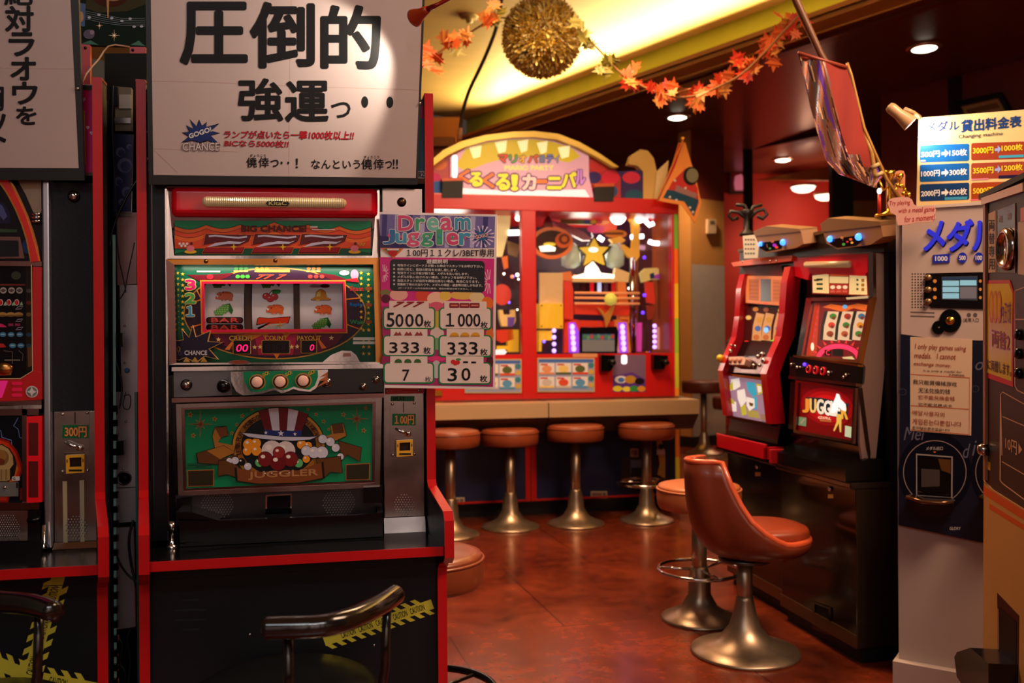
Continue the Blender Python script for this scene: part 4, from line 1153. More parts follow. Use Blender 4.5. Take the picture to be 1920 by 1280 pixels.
m = MB(); m.slab(v3, [(-250, 322), (110, 325), (134, 440), (-250, 442)], .004, DKBRONZE); m.slab(v3, [(-250, 340), (100, 345), (104, 430), (-250, 432)], .002, C((34, 34, 38)), .004)
for i in range(14):
    for j in range(9): m.ell(v3, -8 + i * 8 + (4 if j % 2 else 0), 352 + j * 9, 2.4, 2.4, K_, 13.5, 6)
m.build('speaker_mesh', lslot)
m = MB(); m.slab(v3, [(-250, 452), (232, 458), (232, 484), (-250, 478)], .012, DKBRONZE); m.build('divider_bar', lslot)
# game glass and its red frame
m = MB()
m.slab(v3, [(-250, 470), (184, 474), (186, 1040), (122, 1080), (-250, 1080)], -.006, C((16, 14, 18), .12))
for x in (-30, 18, 62, 104): m.ell(v3, x, 610, 18, 17, C((176, 168, 160), .25), 1); m.ell(v3, x, 610, 9, 9, C((60, 50, 50), .25), 2); m.rect(v3, x - 14, 606, x + 14, 612, C((90, 80, 78)), 2.5)
for x in (4, 48, 90): m.ell(v3, x, 674, 13, 17, W_, 1); m.ell(v3, x, 674, 10, 14, C((196, 36, 40)), 2); m.poly(v3, [(x + 14, 690), (x + 26, 668), (x + 34, 690)], C((160, 190, 160)), 1)
for x in (-30, 14, 58, 100): m.ell(v3, x, 738, 24, 12, C((176, 136, 70)), 1); m.ell(v3, x, 745, 24, 5, C((120, 88, 40)), 2)
m.rect(v3, 0, 576, 136, 584, C((120, 40, 30)), 1)
m.poly(v3, [(-20, 780), (20, 792), (38, 806), (-20, 806)], C((206, 40, 110)), 1)
for x in (58, 94): m.rect(v3, x - 14, 786, x + 14, 800, C((140, 44, 80)), 1)
for y in (700, 766, 810): m.line(v3, [(84, y + 10), (96, y - 2), (124, y - 4), (112, y + 8)], 3, C((190, 180, 200)), 1, True)
for x in (-30, 16, 60, 106): m.ell(v3, x, 845, 18, 13, C((66, 128, 170)), 1); m.rect(v3, x - 11, 841, x + 11, 847, C((160, 200, 220)), 2)
m.poly(v3, [(-40, 890), (20, 894), (34, 912), (-40, 918)], C((190, 40, 36)), 1)
for x in (68, 112): m.ell(v3, x, 904, 19, 13, C((66, 128, 170)), 1); m.rect(v3, x - 11, 900, x + 11, 906, C((160, 200, 220)), 2)
m.line(v3, [(20, 932), (66, 936), (66, 1000)], 3, C((120, 104, 90)), 1); m.line(v3, [(100, 930), (124, 950), (120, 985)], 3, C((120, 104, 90)), 1)
m.rect(v3, 24, 978, 108, 984, C((120, 116, 112)), 1)
m.ell(v3, 86, 530, 26, 22, C((60, 66, 48)), 1)
for y, c in ((612, (90, 84, 80)), (676, (120, 40, 40)), (738, (120, 90, 50)), (846, (40, 80, 110)), (904, (40, 80, 110))): m.ell(v3, 154, y, 14, 11, C(c), 1)
m.poly(v3, [(138, 474), (180, 474), (184, 1040), (140, 1040)], C((40, 30, 22), .12), .5); m.poly(v3, [(146, 905), (172, 900), (174, 1010), (150, 1020)], C((130, 84, 40), .2), .8)
m.build('game_glass', lslot)
m = MB(); m.ball(v3.hit(20, 1030, -.005), .016, BRONZE, 20, (1.3, .6, 1)); m.poly(v3, [(-250, 1064), (60, 1062), (64, 1040), (-250, 1044)], BRONZE, 2); m.build('crank', lslot)
RF = M('red_frame_plastic', (188, 16, 22), .28, emit=.03)
m = MB()
m.slab(v3, [(184, 486), (232, 488), (232, 1050), (184, 1040)], .012, RF); m.slab(v3, [(184, 1036), (234, 1046), (234, 1190), (-250, 1214), (-250, 1086), (122, 1082)], .014, RF)
m.line(v3, [(180, 476), (186, 1038), (122, 1078), (-200, 1080)], 5, C((216, 190, 150), .2), 30)
m.poly(v3, [(-200, 1092), (56, 1090), (24, 1180), (-200, 1190)], C((226, 40, 130), .3, .3), 30)
for y in (1104, 1136, 1166): m.rect(v3, 76, y - 9, 132, y + 9, C((226, 24, 76), .3, .1), 30, 6)
m.build('red_frame', lslot)
m = MB(); c = v3.hit(183, 1148, .0145)
m.ell(v3, 183, 1148, 33, 31, C((216, 206, 204)), 31); m.ell(v3, 183, 1148, 27, 25, C((120, 116, 116)), 32); m.star(v3, 183, 1148, 26, 12, 4, W_, 33); m.ell(v3, 183, 1148, 11, 11, W_, 34)
m.build('round_badge', lslot)
m = MB(); m.slab(v3, [(-250, 1208), (234, 1192), (234, 1216), (-250, 1232)], .016, DKBRONZE); m.slab(l5, [(-700, 78), (330, 72), (328, 100), (-700, 108)], .016, CHROME); m.build('middle_rail', lslot)
# belly picture: a clenched stone-coloured fist in an orange glow, lightning
m = MB()
m.slab(l5, [(-700, 100), (214, 110), (206, 806), (-700, 806)], -.004, C((12, 16, 26), .2))
glow = lambda k: [(-200, 330), (0, 322), (70, 345), (130, 420), (160, 500), (176, 560), (140, 640), (90, 720), (60, 806), (-200, 806)]
for k, c in ((1.0, (150, 24, 14)), (.93, (206, 50, 18)), (.84, (230, 110, 30))):
    m.poly(l5, [(-60 + (x + 60) * k, 560 + (y - 560) * k) for x, y in glow(1)], C(c, .3), 1 + (1 - k) * 8)
m.poly(l5, [(-200, 372), (20, 368), (75, 400), (112, 460), (128, 520), (112, 600), (70, 650), (-200, 655)], K_, 4)
BONE = C((176, 148, 96), .3); BONE2 = C((126, 92, 52), .3)
m.poly(l5, [(-200, 380), (18, 376), (66, 404), (98, 455), (104, 520), (72, 560), (60, 644), (-200, 650)], BONE, 4.5)
m.ell(l5, 18, 470, 52, 58, BONE2, 5); m.ell(l5, 6, 455, 46, 46, C((150, 104, 52), .3), 5.4); m.ell(l5, 0, 500, 40, 26, C((110, 50, 24), .3), 5.7)
for x in (0, 34, 66): m.rect(l5, x - 15, 556, x + 13, 640, C((160, 130, 80), .3), 5, 10); m.line(l5, [(x + 15, 556), (x + 14, 640)], 3, K_, 6)
for P in ([(138, 172), (104, 232), (138, 256), (150, 320), (172, 324)], [(-40, 250), (8, 268), (16, 318), (88, 340), (90, 372)]): m.line(l5, P, 5, C((120, 150, 214), .3), 3)
m.poly(l5, [(150, 700), (186, 690), (180, 780), (150, 790)], C((120, 20, 20), .3), 1)
m.build('belly_glass', lslot)
m = MB(); m.slab(l5, [(-700, 654), (142, 652), (142, 758), (-700, 768)], .004, M('grey_key_plate', (122, 122, 120), .4, metal=.5)); m.slab(l5, [(96, 612), (152, 610), (152, 640), (96, 644)], .004, WHITE)
m.text(l5, 'G', (104, 616, 120, 636), K_, 9, off=.03); m.rect(l5, 126, 656, 140, 696, K_, 9.5); m.ball(l5.hit(42, 692, .004), .0035, CHROME, 8); m.build('key_plate', lslot)
m = MB(); RL = M('red_side_lamp', (220, 14, 26), .2, emit=.12); RLD = M('red_side_lamp_cell', (92, 10, 14), .3)
m.slab(l5, [(214, 160), (326, 154), (326, 796), (214, 802)], .012, RL)
for y0, y1 in ((206, 450), (492, 762)): m.rect(l5, 228, y0, 300, y1, RLD, 25)
m.build('side_lamp', lslot)
m = MB(); m.slab(l5, [(174, 104), (212, 108), (212, 804), (176, 806)], .008, DKBRONZE); m.slab(l5, [(-700, 806), (310, 800), (310, 850), (-700, 866)], .014, DKBRONZE); m.slab(l5, [(-700, 96), (300, 100), (300, 150), (-700, 160)], .008, DKBRONZE); m.build('belly_frame', lslot)
m = MB(); m.slab(l5, [(-700, 872), (232, 864), (232, 1100), (-700, 1116)], .002, STEEL); sp_ = m.build('speaker_plate', lslot)
m = MB()
for j in range(12):
    for i in range(-4, 9):
        x = 16 + i * 18 + (9 if j % 2 else 0); y = 905 + j * 16.5
        if x < 100 + 60 * sin(pi * (j + .5) / 12): m.ell(l5, x, y, 5.5, 5.5, K_, 5, 8); m.ell(l5, x - 1, y - 2, 3, 3, W_, 6, 8)
m.build('speaker_holes', lslot)
m = MB(); m.slab(l5, [(230, 856), (326, 852), (326, 1092), (230, 1096)], .02, BLACKG); m.tube([l5.hit(234, 925, .024), l5.hit(322, 920, .024)], .005, BLACKG, 10); m.build('tray_bracket', lslot)
m = MB(); m.slab(View(YP(2.03), 0, 740, .25), [(-700, 1110), (310, 1090), (310, 1215), (-700, 1240)], -.05, BLACKG); m.build('coin_tray', lslot)
m = MB(); c = YP(2.05).hit(82, 1040); m.lathe([(.008, 0), (.008, .006), (.004, .01), (.004, .05)], CHROME, (c.x, 2.05, .671), 14); m.build('levelling_bolt', lslot)

# ================================================================== paper boards on top of the machines
tl = radians(7)
ps0 = at_y(540, 333, 2.044)
PS = Plane(ps0, (0, -cos(tl), -sin(tl)))
BOARD = M('black_board', (12, 12, 13), .4)
def crease(m, v, pts, w=3): m.line(v, pts, w, C((206, 176, 164), .6), 1)
sign = thing('paper_sign', 'large paper sign with big black characters above the lit slot machine', 'sign', V((-.08, 2.03, 1.47)))
m = MB(); m.slab(PS, [(272, -45), (798, -45), (783, 346), (279, 346)], -.012, BOARD)
for x, y in ((787, 194),): m.ball(PS.hit(x, y, .002), .0035, CHROME, 8)
m.build('board', sign)
SIGNP = M('sign_paper', (196, 174, 170), .34, noise=.08, scale=5, bump=.06, coat=.2)
v2 = View(PS, 280, 0, .28125)
m = MB(); m.poly(v2, [(8, -160), (1826, -160), (1776, 1186), (28, 1166)], SIGNP, 1.5)
for P in ([(20, 540), (400, 548), (940, 572)], [(940, 572), (1790, 600)], [(948, 0), (936, 500), (930, 1170)], [(28, 990), (600, 1012)], [(28, 996), (190, 1150)]): m.line(v2, P, 3, C((196, 162, 152), .6), 2)
m.build('paper', sign)
m = MB()
for ch, q in (('圧', (215, 24, 645, 424)), ('倒', (682, 24, 1092, 446)), ('的', (1152, 46, 1532, 452)), ('強', (598, 530, 886, 804)), ('運', (912, 546, 1188, 808))):
    m.text(v2, ch, q, K_, 3, off=.034)
m.text(v2, 'っ', (1212, 682, 1340, 786), K_, 3, off=.01)
for x, y in ((1436, 680), (1603, 682)): m.ell(v2, x, y, 23, 38, K_, 3, 24)
for t, q in (('僥', (648, 1050, 716, 1116)), ('倖', (728, 1050, 798, 1116)), ('っ', (808, 1066, 862, 1112)), ('！', (976, 1058, 990, 1120)), ('なんという', (1080, 1066, 1404, 1124)), ('僥', (1414, 1060, 1484, 1128)), ('倖', (1494, 1060, 1562, 1128)), ('っ', (1572, 1074, 1616, 1122)), ('!!', (1624, 1062, 1656, 1124)), ('ぎょうこう', (672, 1028, 776, 1046)), ('ぎょうこう', (1430, 1038, 1532, 1056))):
    m.text(v2, t, q, K_, 3, off=.02)
for x in (882, 926): m.ell(v2, x, 1086, 7, 9, K_, 3)
m.build('black_lettering', sign)
m = MB(); R_ = C((186, 24, 40), .4)
m.text(v2, 'ランプが点いたら一撃1000枚以上!!', [(500, 872), (1364, 876), (1362, 932), (500, 922)], R_, 3.6, off=.02, shear=.12, edge=C((60, 20, 40)), eoff=.028)
m.text(v2, 'BICなら5000枚!!', [(500, 934), (930, 938), (928, 984), (500, 976)], R_, 3.6, off=.02, shear=.12, edge=C((60, 20, 40)), eoff=.028)
m.build('red_lettering', sign)
m = MB()
bs = [(268, 792), (316, 842), (332, 796), (352, 838), (384, 812), (380, 846), (470, 822), (412, 872), (474, 888), (410, 904), (480, 972), (390, 940), (340, 956), (290, 940), (212, 952), (262, 912), (216, 884), (264, 878), (244, 834), (294, 858)]
m.poly(v2, bs, K_, 3); cx, cy = 345, 886
m.poly(v2, [(cx + (x - cx) * .9, cy + (y - cy) * .88) for x, y in bs], C((30, 48, 112), .4), 3.5)
m.text(v2, 'GOGO!', [(262, 896), (408, 846), (416, 876), (270, 924)], W_, 5, off=.05, edge=K_, eoff=.03)
m.text(v2, 'CHANCE', (224, 952, 466, 1004), C((214, 196, 196)), 5, off=.03, edge=K_, eoff=.05)
m.build('burst_mark', sign)

v1 = View(PS, 0, 0, 480 / 1807)
lsign = thing('paper_sign', 'paper sign with vertical black characters at the upper left corner', 'sign', V((-.8, 2.03, 1.47)))
m = MB(); m.slab(PS, [(-260, -45), (146, -45), (158, 338), (-260, 336)], -.012, BOARD); m.ball(v1.hit(550, 626, .002), .0035, CHROME, 8); m.build('board', lsign)
m = MB(); m.poly(v1, [(-960, -160), (490, -160), (556, 1186), (-960, 1180)], SIGNP, 1.5); m.line(v1, [(-200, 480), (520, 486)], 3, C((196, 162, 152), .6), 2); m.build('paper', lsign)
m = MB()
for ch, q in (('絶', (36, -120, 228, 34)), ('対', (42, 46, 234, 222)), ('ラ', (68, 234, 240, 394)), ('オ', (80, 408, 250, 564)), ('ウ', (92, 582, 262, 734)), ('を', (118, 756, 256, 878)), ('胸', (-120, 590, 24, 780)), ('ツ', (-110, 800, 38, 960)), ('ト', (-60, 900, 40, 1060))):
    m.text(v1, ch, q, K_, 3, off=.04)
m.build('black_lettering', lsign)

# ================================================================== laminated game notice on the coin unit
PP = YP(2.028)
v6 = View(PP, 700, 380, 250 / 889)
note = thing('game_notice', 'laminated game notice with pink panel and handwritten payout numbers, hung beside the reels', 'notice', V((.15, 2.03, .99)))
m = MB()
m.slab(PP, [(711, 397), (932, 402), (928, 729), (721, 727)], -.0015, M('laminate', (226, 212, 214), .12, coat=.6))
m.poly(v6, [(46, 76), (812, 92), (806, 302), (42, 302)], C((112, 104, 170), .25), 1)
for i in range(9):
    x0 = 60 + i * 84
    m.poly(v6, [(x0, 78 + i * 2), (x0 + 34, 79 + i * 2), (x0 + 22, 300), (x0 - 6, 300)], C((176, 172, 214) if i % 2 else (60, 54, 120), .25), 1.4)
m.poly(v6, [(44, 220), (300, 236), (300, 302), (43, 302)], C((44, 34, 100), .25), 1.7)
for i in range(16):
    a = 2 * pi * i / 16; b_ = a + .14
    m.poly(v6, [(724, 226), (724 + 84 * cos(a), 226 + 74 * sin(a)), (724 + 84 * cos(b_), 226 + 74 * sin(b_))], C((214, 200, 235), .25), 1.8)
bst = MB and [(0, 0)]
m.star(v6, 722, 222, [74, 52], 30, 9, K_, 2.5, sy=.8); m.star(v6, 722, 222, [66, 46], 27, 9, C((30, 96, 160), .25), 3, sy=.8)
m.text(v6, 'GOGO!', [(678, 220), (762, 200), (766, 222), (682, 244)], C((240, 180, 170)), 4, off=.04, edge=K_, eoff=.03)
HOL = [(206, 66, 120), (44, 110, 170), (60, 160, 120), (210, 80, 130), (60, 150, 190), (110, 190, 180), (190, 90, 150)]
for ch, x0, x1, y0, y1, c in (('D', 168, 262, 88, 184, 0), ('r', 284, 340, 108, 184, 2), ('e', 362, 430, 104, 184, 5), ('a', 452, 522, 104, 182, 3), ('m', 546, 644, 104, 178, 4)):
    m.text(v6, ch, (x0, y0, x1, y1), C(HOL[c], .2), 4, off=.03, edge=W_, eoff=.05)
for ch, x0, x1, y0, y1, c in (('J', 66, 142, 182, 274, 1), ('u', 150, 218, 206, 268, 4), ('g', 226, 304, 204, 290, 3), ('g', 320, 396, 204, 290, 2), ('l', 424, 456, 180, 276, 2), ('e', 490, 562, 204, 278, 0), ('r', 576, 646, 204, 278, 4)):
    m.text(v6, ch, (x0, y0, x1, y1), C(HOL[c], .2), 4, off=.035, edge=W_, eoff=.05)
    m.ell(v6, (x0 + x1) / 2, (y0 + y1) / 2 - 8, 8, 12, C(HOL[(c + 2) % 7], .2), 5)
m.poly(v6, [(48, 300), (202, 304), (134, 372)], C((214, 110, 50), .25), 3); m.poly(v6, [(70, 306), (182, 310), (134, 356)], C((40, 130, 80), .25), 3.5); m.ell(v6, 130, 330, 30, 26, C((190, 40, 50)), 4); m.rect(v6, 92, 306, 170, 318, W_, 4.5)
m.text(v6, '１00円１１クレ/3BET専用', (222, 308, 802, 360), K_, 3, off=.012)
m.poly(v6, [(42, 362), (806, 372), (800, 690), (52, 690)], C((206, 40, 134), .25), 1)
for i in range(14):
    a = 2 * pi * i / 14
    for cx, cy, r in ((770, 525, 82), (70, 470, 60)):
        if cx + r * cos(a) > 800 or cx + r * cos(a) < 46: continue
        m.line(v6, [(cx + 14 * cos(a), cy + 14 * sin(a)), (cx + r * cos(a) * .5, cy + r * sin(a))], 5, C((236, 190, 214)), 1.6)
m.rect(v6, 110, 382, 742, 592, C((30, 32, 40), .2), 2.2, 26, dy=.02)
m.text(v6, '遊戯説明', (354, 378, 494, 406), W_, 4, off=.03)
for k, (t, x1) in enumerate((('有効ラインにボーナスが揃った時点でスタッフをお呼び下さい。', 732), ('出目に応じ、追加の配当をお渡し致します。', 560), ('有効ラインに子役が揃う度、メダルを払い出します。', 634), ('メダルが払い出されない場合、スタッフをお呼び下さい。', 688), ('当店スタッフが出目を確認出来ない場合、無効になります。', 704), ('営業終了時の大当たりや、メダルの保証・返金等は致しかねます。', 726))):
    y = 408 + 25.4 * k
    m.star(v6, 138, y + 8, 9, 4, 5, W_, 3.4); m.text(v6, t, [(160, y), (x1, y + 8), (x1, y + 26), (160, y + 17)], W_, 3.4, off=.02)
m.text(v6, '(ボーナスゲーム中の出目は無効、追加の配当はありません。)', [(166, 562), (652, 570), (652, 582), (166, 576)], W_, 3.4, off=.015)
m.poly(v6, [(52, 690), (800, 690), (798, 1226), (76, 1212)], C((166, 44, 108), .25), .8)
for x, y, rx, ry, c in ((80, 600, 34, 22, (120, 120, 70)), (82, 640, 30, 30, (90, 20, 50)), (170, 612, 60, 40, (232, 170, 160)), (330, 620, 50, 40, (214, 70, 50)), (420, 640, 62, 46, (236, 190, 170)), (480, 620, 40, 34, (226, 190, 80)), (600, 616, 90, 30, (226, 180, 90)), (690, 630, 50, 36, (222, 200, 150)), (760, 670, 40, 44, (226, 110, 40)), (420, 690, 50, 30, (214, 90, 120)), (422, 780, 40, 60, (200, 170, 60)), (425, 870, 46, 40, (214, 196, 190)), (424, 940, 44, 40, (120, 160, 120)), (424, 1040, 60, 18, (220, 60, 130)), (420, 1110, 34, 60, (190, 190, 196)), (84, 1050, 30, 40, (150, 40, 90)), (776, 880, 26, 50, (214, 110, 50)), (776, 1060, 24, 40, (80, 30, 40))):
    m.ell(v6, x, y, rx, ry, C(c, .25), 1.4)
GB = C((20, 124, 70), .25); PB = C((226, 208, 204), .3)
def pay(x0, y0, x1, y1, tab):
    m.poly(v6, [(x0 + tab, y0 - 50), (x1 - tab, y0 - 48), (x1 - tab, y0 + 8), (x0 + tab, y0 + 8)], PB, 2.9)
    m.rect(v6, x0 - 10, y0 - 8, x1 + 10, y1 + 10, GB, 2, 26); m.rect(v6, x0, y0, x1, y1, PB, 2.6, 20)
pay(72, 704, 404, 834, 34); pay(446, 706, 780, 838, 26); pay(72, 890, 402, 1014, 42); pay(444, 890, 780, 1020, 44); pay(76, 1072, 396, 1196, 36); pay(442, 1072, 776, 1202, 42)
HAND = C((14, 12, 20), .3)
for t, q in (('5', (90, 734, 140, 826)), ('0', (148, 742, 200, 826)), ('0', (214, 742, 268, 826)), ('0', (280, 742, 332, 824)), ('１000', (484, 736, 712, 824)),
             ('3', (108, 930, 160, 1000)), ('3', (184, 930, 236, 1000)), ('3', (252, 930, 304, 1000)), ('3', (494, 930, 546, 1012)), ('3', (566, 930, 622, 1012)), ('3', (638, 928, 694, 1010)), ('7', (194, 1112, 240, 1186)), ('3', (496, 1102, 556, 1188)), ('0', (588, 1102, 646, 1184))):
    m.text(v6, t, q, HAND, 4, off=.012)
for x, y in ((336, 784), (714, 792), (334, 962), (712, 972), (710, 1150)): m.text(v6, '枚', (x, y, x + 48, y + 44), HAND, 4, off=.02)
m.text(v6, '枚', (344, 1158, 384, 1194), HAND, 4)
for k in range(3):
    m.text(v6, '7', (134 + 66 * k, 662, 206 + 66 * k, 694), C((150, 30, 44)), 4, off=.06, shear=.5, edge=BRN)
    m.rect(v6, 506 + 68 * k, 668, 572 + 68 * k, 700, C((130, 40, 50)), 3.6, 6); m.rect(v6, 516 + 68 * k, 680, 562 + 68 * k, 688, C((214, 130, 110)), 4)
    m.poly(v6, [(134 + 70 * k, 884), (152 + 70 * k, 858), (164 + 70 * k, 872), (176 + 70 * k, 858), (190 + 70 * k, 884)], C((150, 60, 60)), 4)
    m.ell(v6, 540 + 70 * k, 884, 28, 20, C((214, 160, 40)), 3.6, a0=180, a1=360); m.rect(v6, 508 + 70 * k, 884, 570 + 70 * k, 892, C((190, 130, 30)), 4)
    m.ell(v6, 166 + 64 * k, 1062, 24, 22, C((60, 100, 50)), 4, a0=170, a1=370)
for dx, dy in ((-16, 0), (12, 4), (-2, 8)): m.ell(v6, 548 + dx, 1060 + dy, 17, 15, C((204, 40, 50)), 4)
m.ell(v6, 566, 1044, 18, 8, C((60, 140, 70)), 4.4); m.rect(v6, 598, 1056, 630, 1068, K_, 4); m.rect(v6, 652, 1058, 684, 1070, K_, 4)
m.build('printed_sheet', note)

# ================================================================== the gap between the cabinets
gp = thing('wiring_panel', 'grey metal wiring plates and loose cables in the gap between the two cabinets', 'wiring panel', V((-.43, 2.25, 0)))
PGp = YP(2.22)
m = MB(); m.slab(YP(2.30), [(196, 100), (275, 100), (275, 1300), (196, 1300)], -.01, C((18, 15, 14), .6)); m.build('back_board', gp)
GP = M('galvanised_plate', (186, 178, 186), .38, metal=.6, noise=.3, scale=10, rnoise=.1); GPP = M('pinkish_plate', (170, 130, 132), .42, metal=.4, noise=.25, scale=12)
plates = [([(218, 400), (256, 398), (256, 532), (220, 534)], GPP), ([(224, 534), (258, 534), (258, 735), (228, 735)], GP), ([(216, 735), (262, 735), (262, 912), (216, 914)], GP), ([(217, 916), (255, 914), (255, 978), (217, 980)], GP), ([(217, 990), (250, 988), (253, 1175), (217, 1180)], GP)]
for P, mt in plates:
    m = MB(); m.slab(PGp, P, -.01, mt); m.build('plate', gp)
m = MB()
for x, y in ((234, 611), (234, 680), (231, 878), (236, 790)): m.ball(PGp.hit(x, y, .001), .003, CHROME, 8); m.build('screw', gp); m = MB()
m.lathe([(.0165, 0), (.0165, .003), (.013, .004), (.013, .001)], DSTEEL, PGp.hit(233, 896), 20, (0, -1, 0)); m.lathe([(.013, .001), (.0005, .0012)], K_, PGp.hit(233, 896), 20, (0, -1, 0))
m.build('round_hole', gp)
m = MB(); m.slab(YP(2.15), [(211, 440), (215, 440), (217, 1290), (214, 1290)], -.01, M('glass_edge', (130, 170, 160), .2, emit=.05)); m.slab(YP(2.12), [(252, 735), (257, 735), (262, 1290), (258, 1290)], -.01, M('glass_edge_dark', (50, 90, 86), .2)); m.build('panel_edge', gp)
m = MB(); m.slab(PGp, [(213, 250), (250, 252), (246, 398), (212, 396)], -.006, C((44, 50, 92), .25))
for x, y, r in ((226, 285, 9), (234, 310, 14), (222, 340, 8), (238, 360, 10), (228, 378, 6), (242, 275, 5)): m.ell(PGp, x, y, r, r, C((92, 100, 146), .25), 1, 14); m.ell(PGp, x + 2, y + 2, r * .7, r * .7, C((52, 60, 108), .25), 2, 14)
m.slab(PGp, [(212, 397), (248, 397), (248, 406), (212, 406)], .004, STEEL); m.build('blue_card', gp)
m = MB(); m.slab(PGp, [(216, 162), (246, 164), (246, 245), (216, 245)], -.02, C((120, 114, 96), .5)); m.slab(PGp, [(224, 178), (246, 178), (246, 204), (224, 204)], .004, C((176, 172, 170))); m.slab(PGp, [(216, 222), (246, 222), (246, 232), (216, 232)], .006, STEEL); m.slab(PGp, [(207, 165), (222, 165), (222, 200), (207, 200)], .01, BLACKG); m.build('control_box', gp)
CAB = M('black_cable', (14, 13, 13), .45)
def cable(name, pts, r=.0022, y=2.16, mat=CAB, parent=gp):
    P = [at_y(px, py, y + (.0 if i % 2 else .006)) for i, (px, py) in enumerate(pts)]
    # smooth it
    for _ in range(2):
        Q = [P[0]]
        for a, b in zip(P, P[1:]): Q += [a.lerp(b, .25), a.lerp(b, .75)]
        P = Q + [P[-1]]
    m = MB(); m.tube(P, r, mat, 8); return m.build(name, parent)
cable('cable', [(212, 160), (210, 250), (218, 380), (219, 470), (234, 535), (236, 548)], .0013)
cable('cable', [(252, 455), (247, 480), (238, 520), (235, 545), (225, 560)], .0013)
cable('cable', [(262, 330), (236, 370), (212, 424), (206, 460)], .003)
cable('cable', [(212, 660), (222, 690), (230, 720), (226, 760), (216, 780)], .0022)
cable('cable', [(232, 742), (246, 738), (244, 770), (228, 764), (236, 735)], .0012)
cable('cable', [(206, 960), (216, 1040), (236, 1076), (262, 1094)], .0025)
cable('cable', [(250, 975), (240, 1010), (246, 1060), (256, 1100), (262, 1130)], .003)
cable('cable', [(220, 1190), (232, 1210), (222, 1240), (238, 1262), (228, 1290)], .0025)
cable('cable', [(244, 1180), (236, 1200), (246, 1230), (240, 1290)], .0025)
m = MB()
for k, y in enumerate(range(760, 1280, 27)): m.box((-.455 + 0, 2.12, 0), (-.455, 2.12, 0.0), BLACKG) if False else m.slab(YP(2.14), [(212, y), (221, y), (221, y + 12), (212, y + 12)], -.012, BLACKG)
m.build('connector_strip', gp); m = MB()
m.slab(YP(2.16), [(217, 828), (232, 826), (232, 852), (217, 854)], -.02, BLACKG); m.build('connector_block', gp); m = MB(); m.slab(YP(2.16), [(219, 624), (230, 624), (230, 650), (219, 652)], -.012, BLACKG)
m.build('connector_block', gp)
m = MB(); m.ball(PGp.hit(239, 694, .004), .006, C((70, 130, 190)), 12); m.build('blue_cap', gp)
# picture glass of the machine standing back to back, above the gap
v1 = View(YP(2.36), 0, 0, 480 / 1807)
bp = thing('backlit_picture', 'dark green picture panel with music staves between the two paper signs', 'picture panel', V((-.43, 2.37, 1.6)))
m = MB()
m.slab(v1, [(520, -160), (1060, -160), (1060, 332), (520, 318)], -.01, C((10, 30, 20), .7))
m.poly(v1, [(640, -160), (1040, -160), (1030, 30), (900, 80), (700, 90), (600, 60)], C((62, 58, 34), .7), 1)
m.ell(v1, 780, -30, 130, 80, C((70, 28, 12), .7), 2); m.ell(v1, 800, -50, 90, 60, C((150, 90, 24), .3), 3)
m.poly(v1, [(752, -20), (772, -20), (768, 130), (760, 130)], C((190, 130, 30), .3), 4)
for k in range(5): m.line(v1, [(600, 78 + 14 * k), (760, 112 + 14 * k), (880, 134 + 12 * k), (1026, 130 + 14 * k)], 3, C((112, 120, 128), .3), 3)
for x, y in ((632, 126), (700, 106), (790, 130), (862, 150), (920, 134), (1000, 188), (948, 190)): m.ell(v1, x, y, 12, 9, C((176, 180, 196), .3), 4)
m.poly(v1, [(555, 20), (606, 30), (600, 190), (562, 186)], C((36, 70, 120), .3), 4); m.ell(v1, 574, 120, 18, 36, C((190, 130, 60), .3), 5)
for x, y, r in ((808, 252, 44), (704, 184, 28)): m.star(v1, x, y, [r, r * .55], r * .09, 8, C((226, 180, 140), .3, .5), 5, rot=0)
m.ell(v1, 630, 244, 40, 34, C((76, 40, 74), .3), 4); m.ell(v1, 652, 230, 16, 16, C((150, 110, 140), .3), 5)
for pts in ([(576, 310), (640, 286), (700, 320)], [(920, 320), (980, 288), (1026, 326)]): m.poly(v1, pts, C((20, 96, 44), .3), 4)
m.build('picture', bp)
m = MB()
m.slab(YP(2.33), [(149, 82), (169, 84), (169, 160), (151, 158)], -.015, RED); m.ball(YP(2.33).hit(160, 90, .001), .0035, BLACKG, 8); m.build('red_post', bp); m = MB(); m.slab(YP(2.33), [(243, 88), (273, 88), (273, 172), (246, 170)], -.015, RED)
for x, y in ((249, 94),): m.ball(YP(2.33).hit(x, y, .001), .0035, BLACKG, 8)
m.build('red_post', bp)
P = [at_y(*p, 2.04) for p in ((153, 157), (162, 138), (175, 122), (186, 110), (194, 97), (203, 87), (216, 84), (230, 86), (243, 88))]
m = MB(); m.tube(P, .0018, M('cream_wire', (226, 186, 150), .5), 8)
solo(m, 'loose_wire', 'thin cream wire arching between the red posts above the gap', 'wire', origin=P[0])

# ================================================================== clip lamp shining on the main sign
LP = thing('clip_lamp', 'orange clip-on spotlight at the top right corner of the large paper sign', 'lamp', at_depth(805, 14, 1.86))
ORP = M('orange_enamel', (196, 66, 24), .28)
c0 = at_depth(777, 34, 1.84); c1 = at_depth(806, 13, 1.80); ax = (c0 - c1).normalized()
ax = (ax + V((0, -.10, 0))).normalized(); Lh = .034
m = MB(); m.lathe([(.007, -.010), (.009, 0), (.011, .012), (.017, .028), (.0185, .034), (.0175, .034), (.015, .026)], ORP, c0 - ax * Lh, 28, ax); m.build('shade', LP)
m = MB(); m.lathe([(.0005, .030), (.010, .031), (.0165, .033)], M('spot_bulb', (255, 240, 220), .3, emit=2.5), c0 - ax * Lh, 24, ax); m.build('bulb', LP)
e0 = c0 - ax * (Lh + .008); m = MB(); m.tube([e0, at_depth(822, 8, 1.80), at_depth(852, -8, 1.82), at_depth(880, -24, 1.86)], [.006, .004, .004, .004], M('red_arm', (150, 30, 20), .25, metal=.4), 10); m.build('arm', LP)
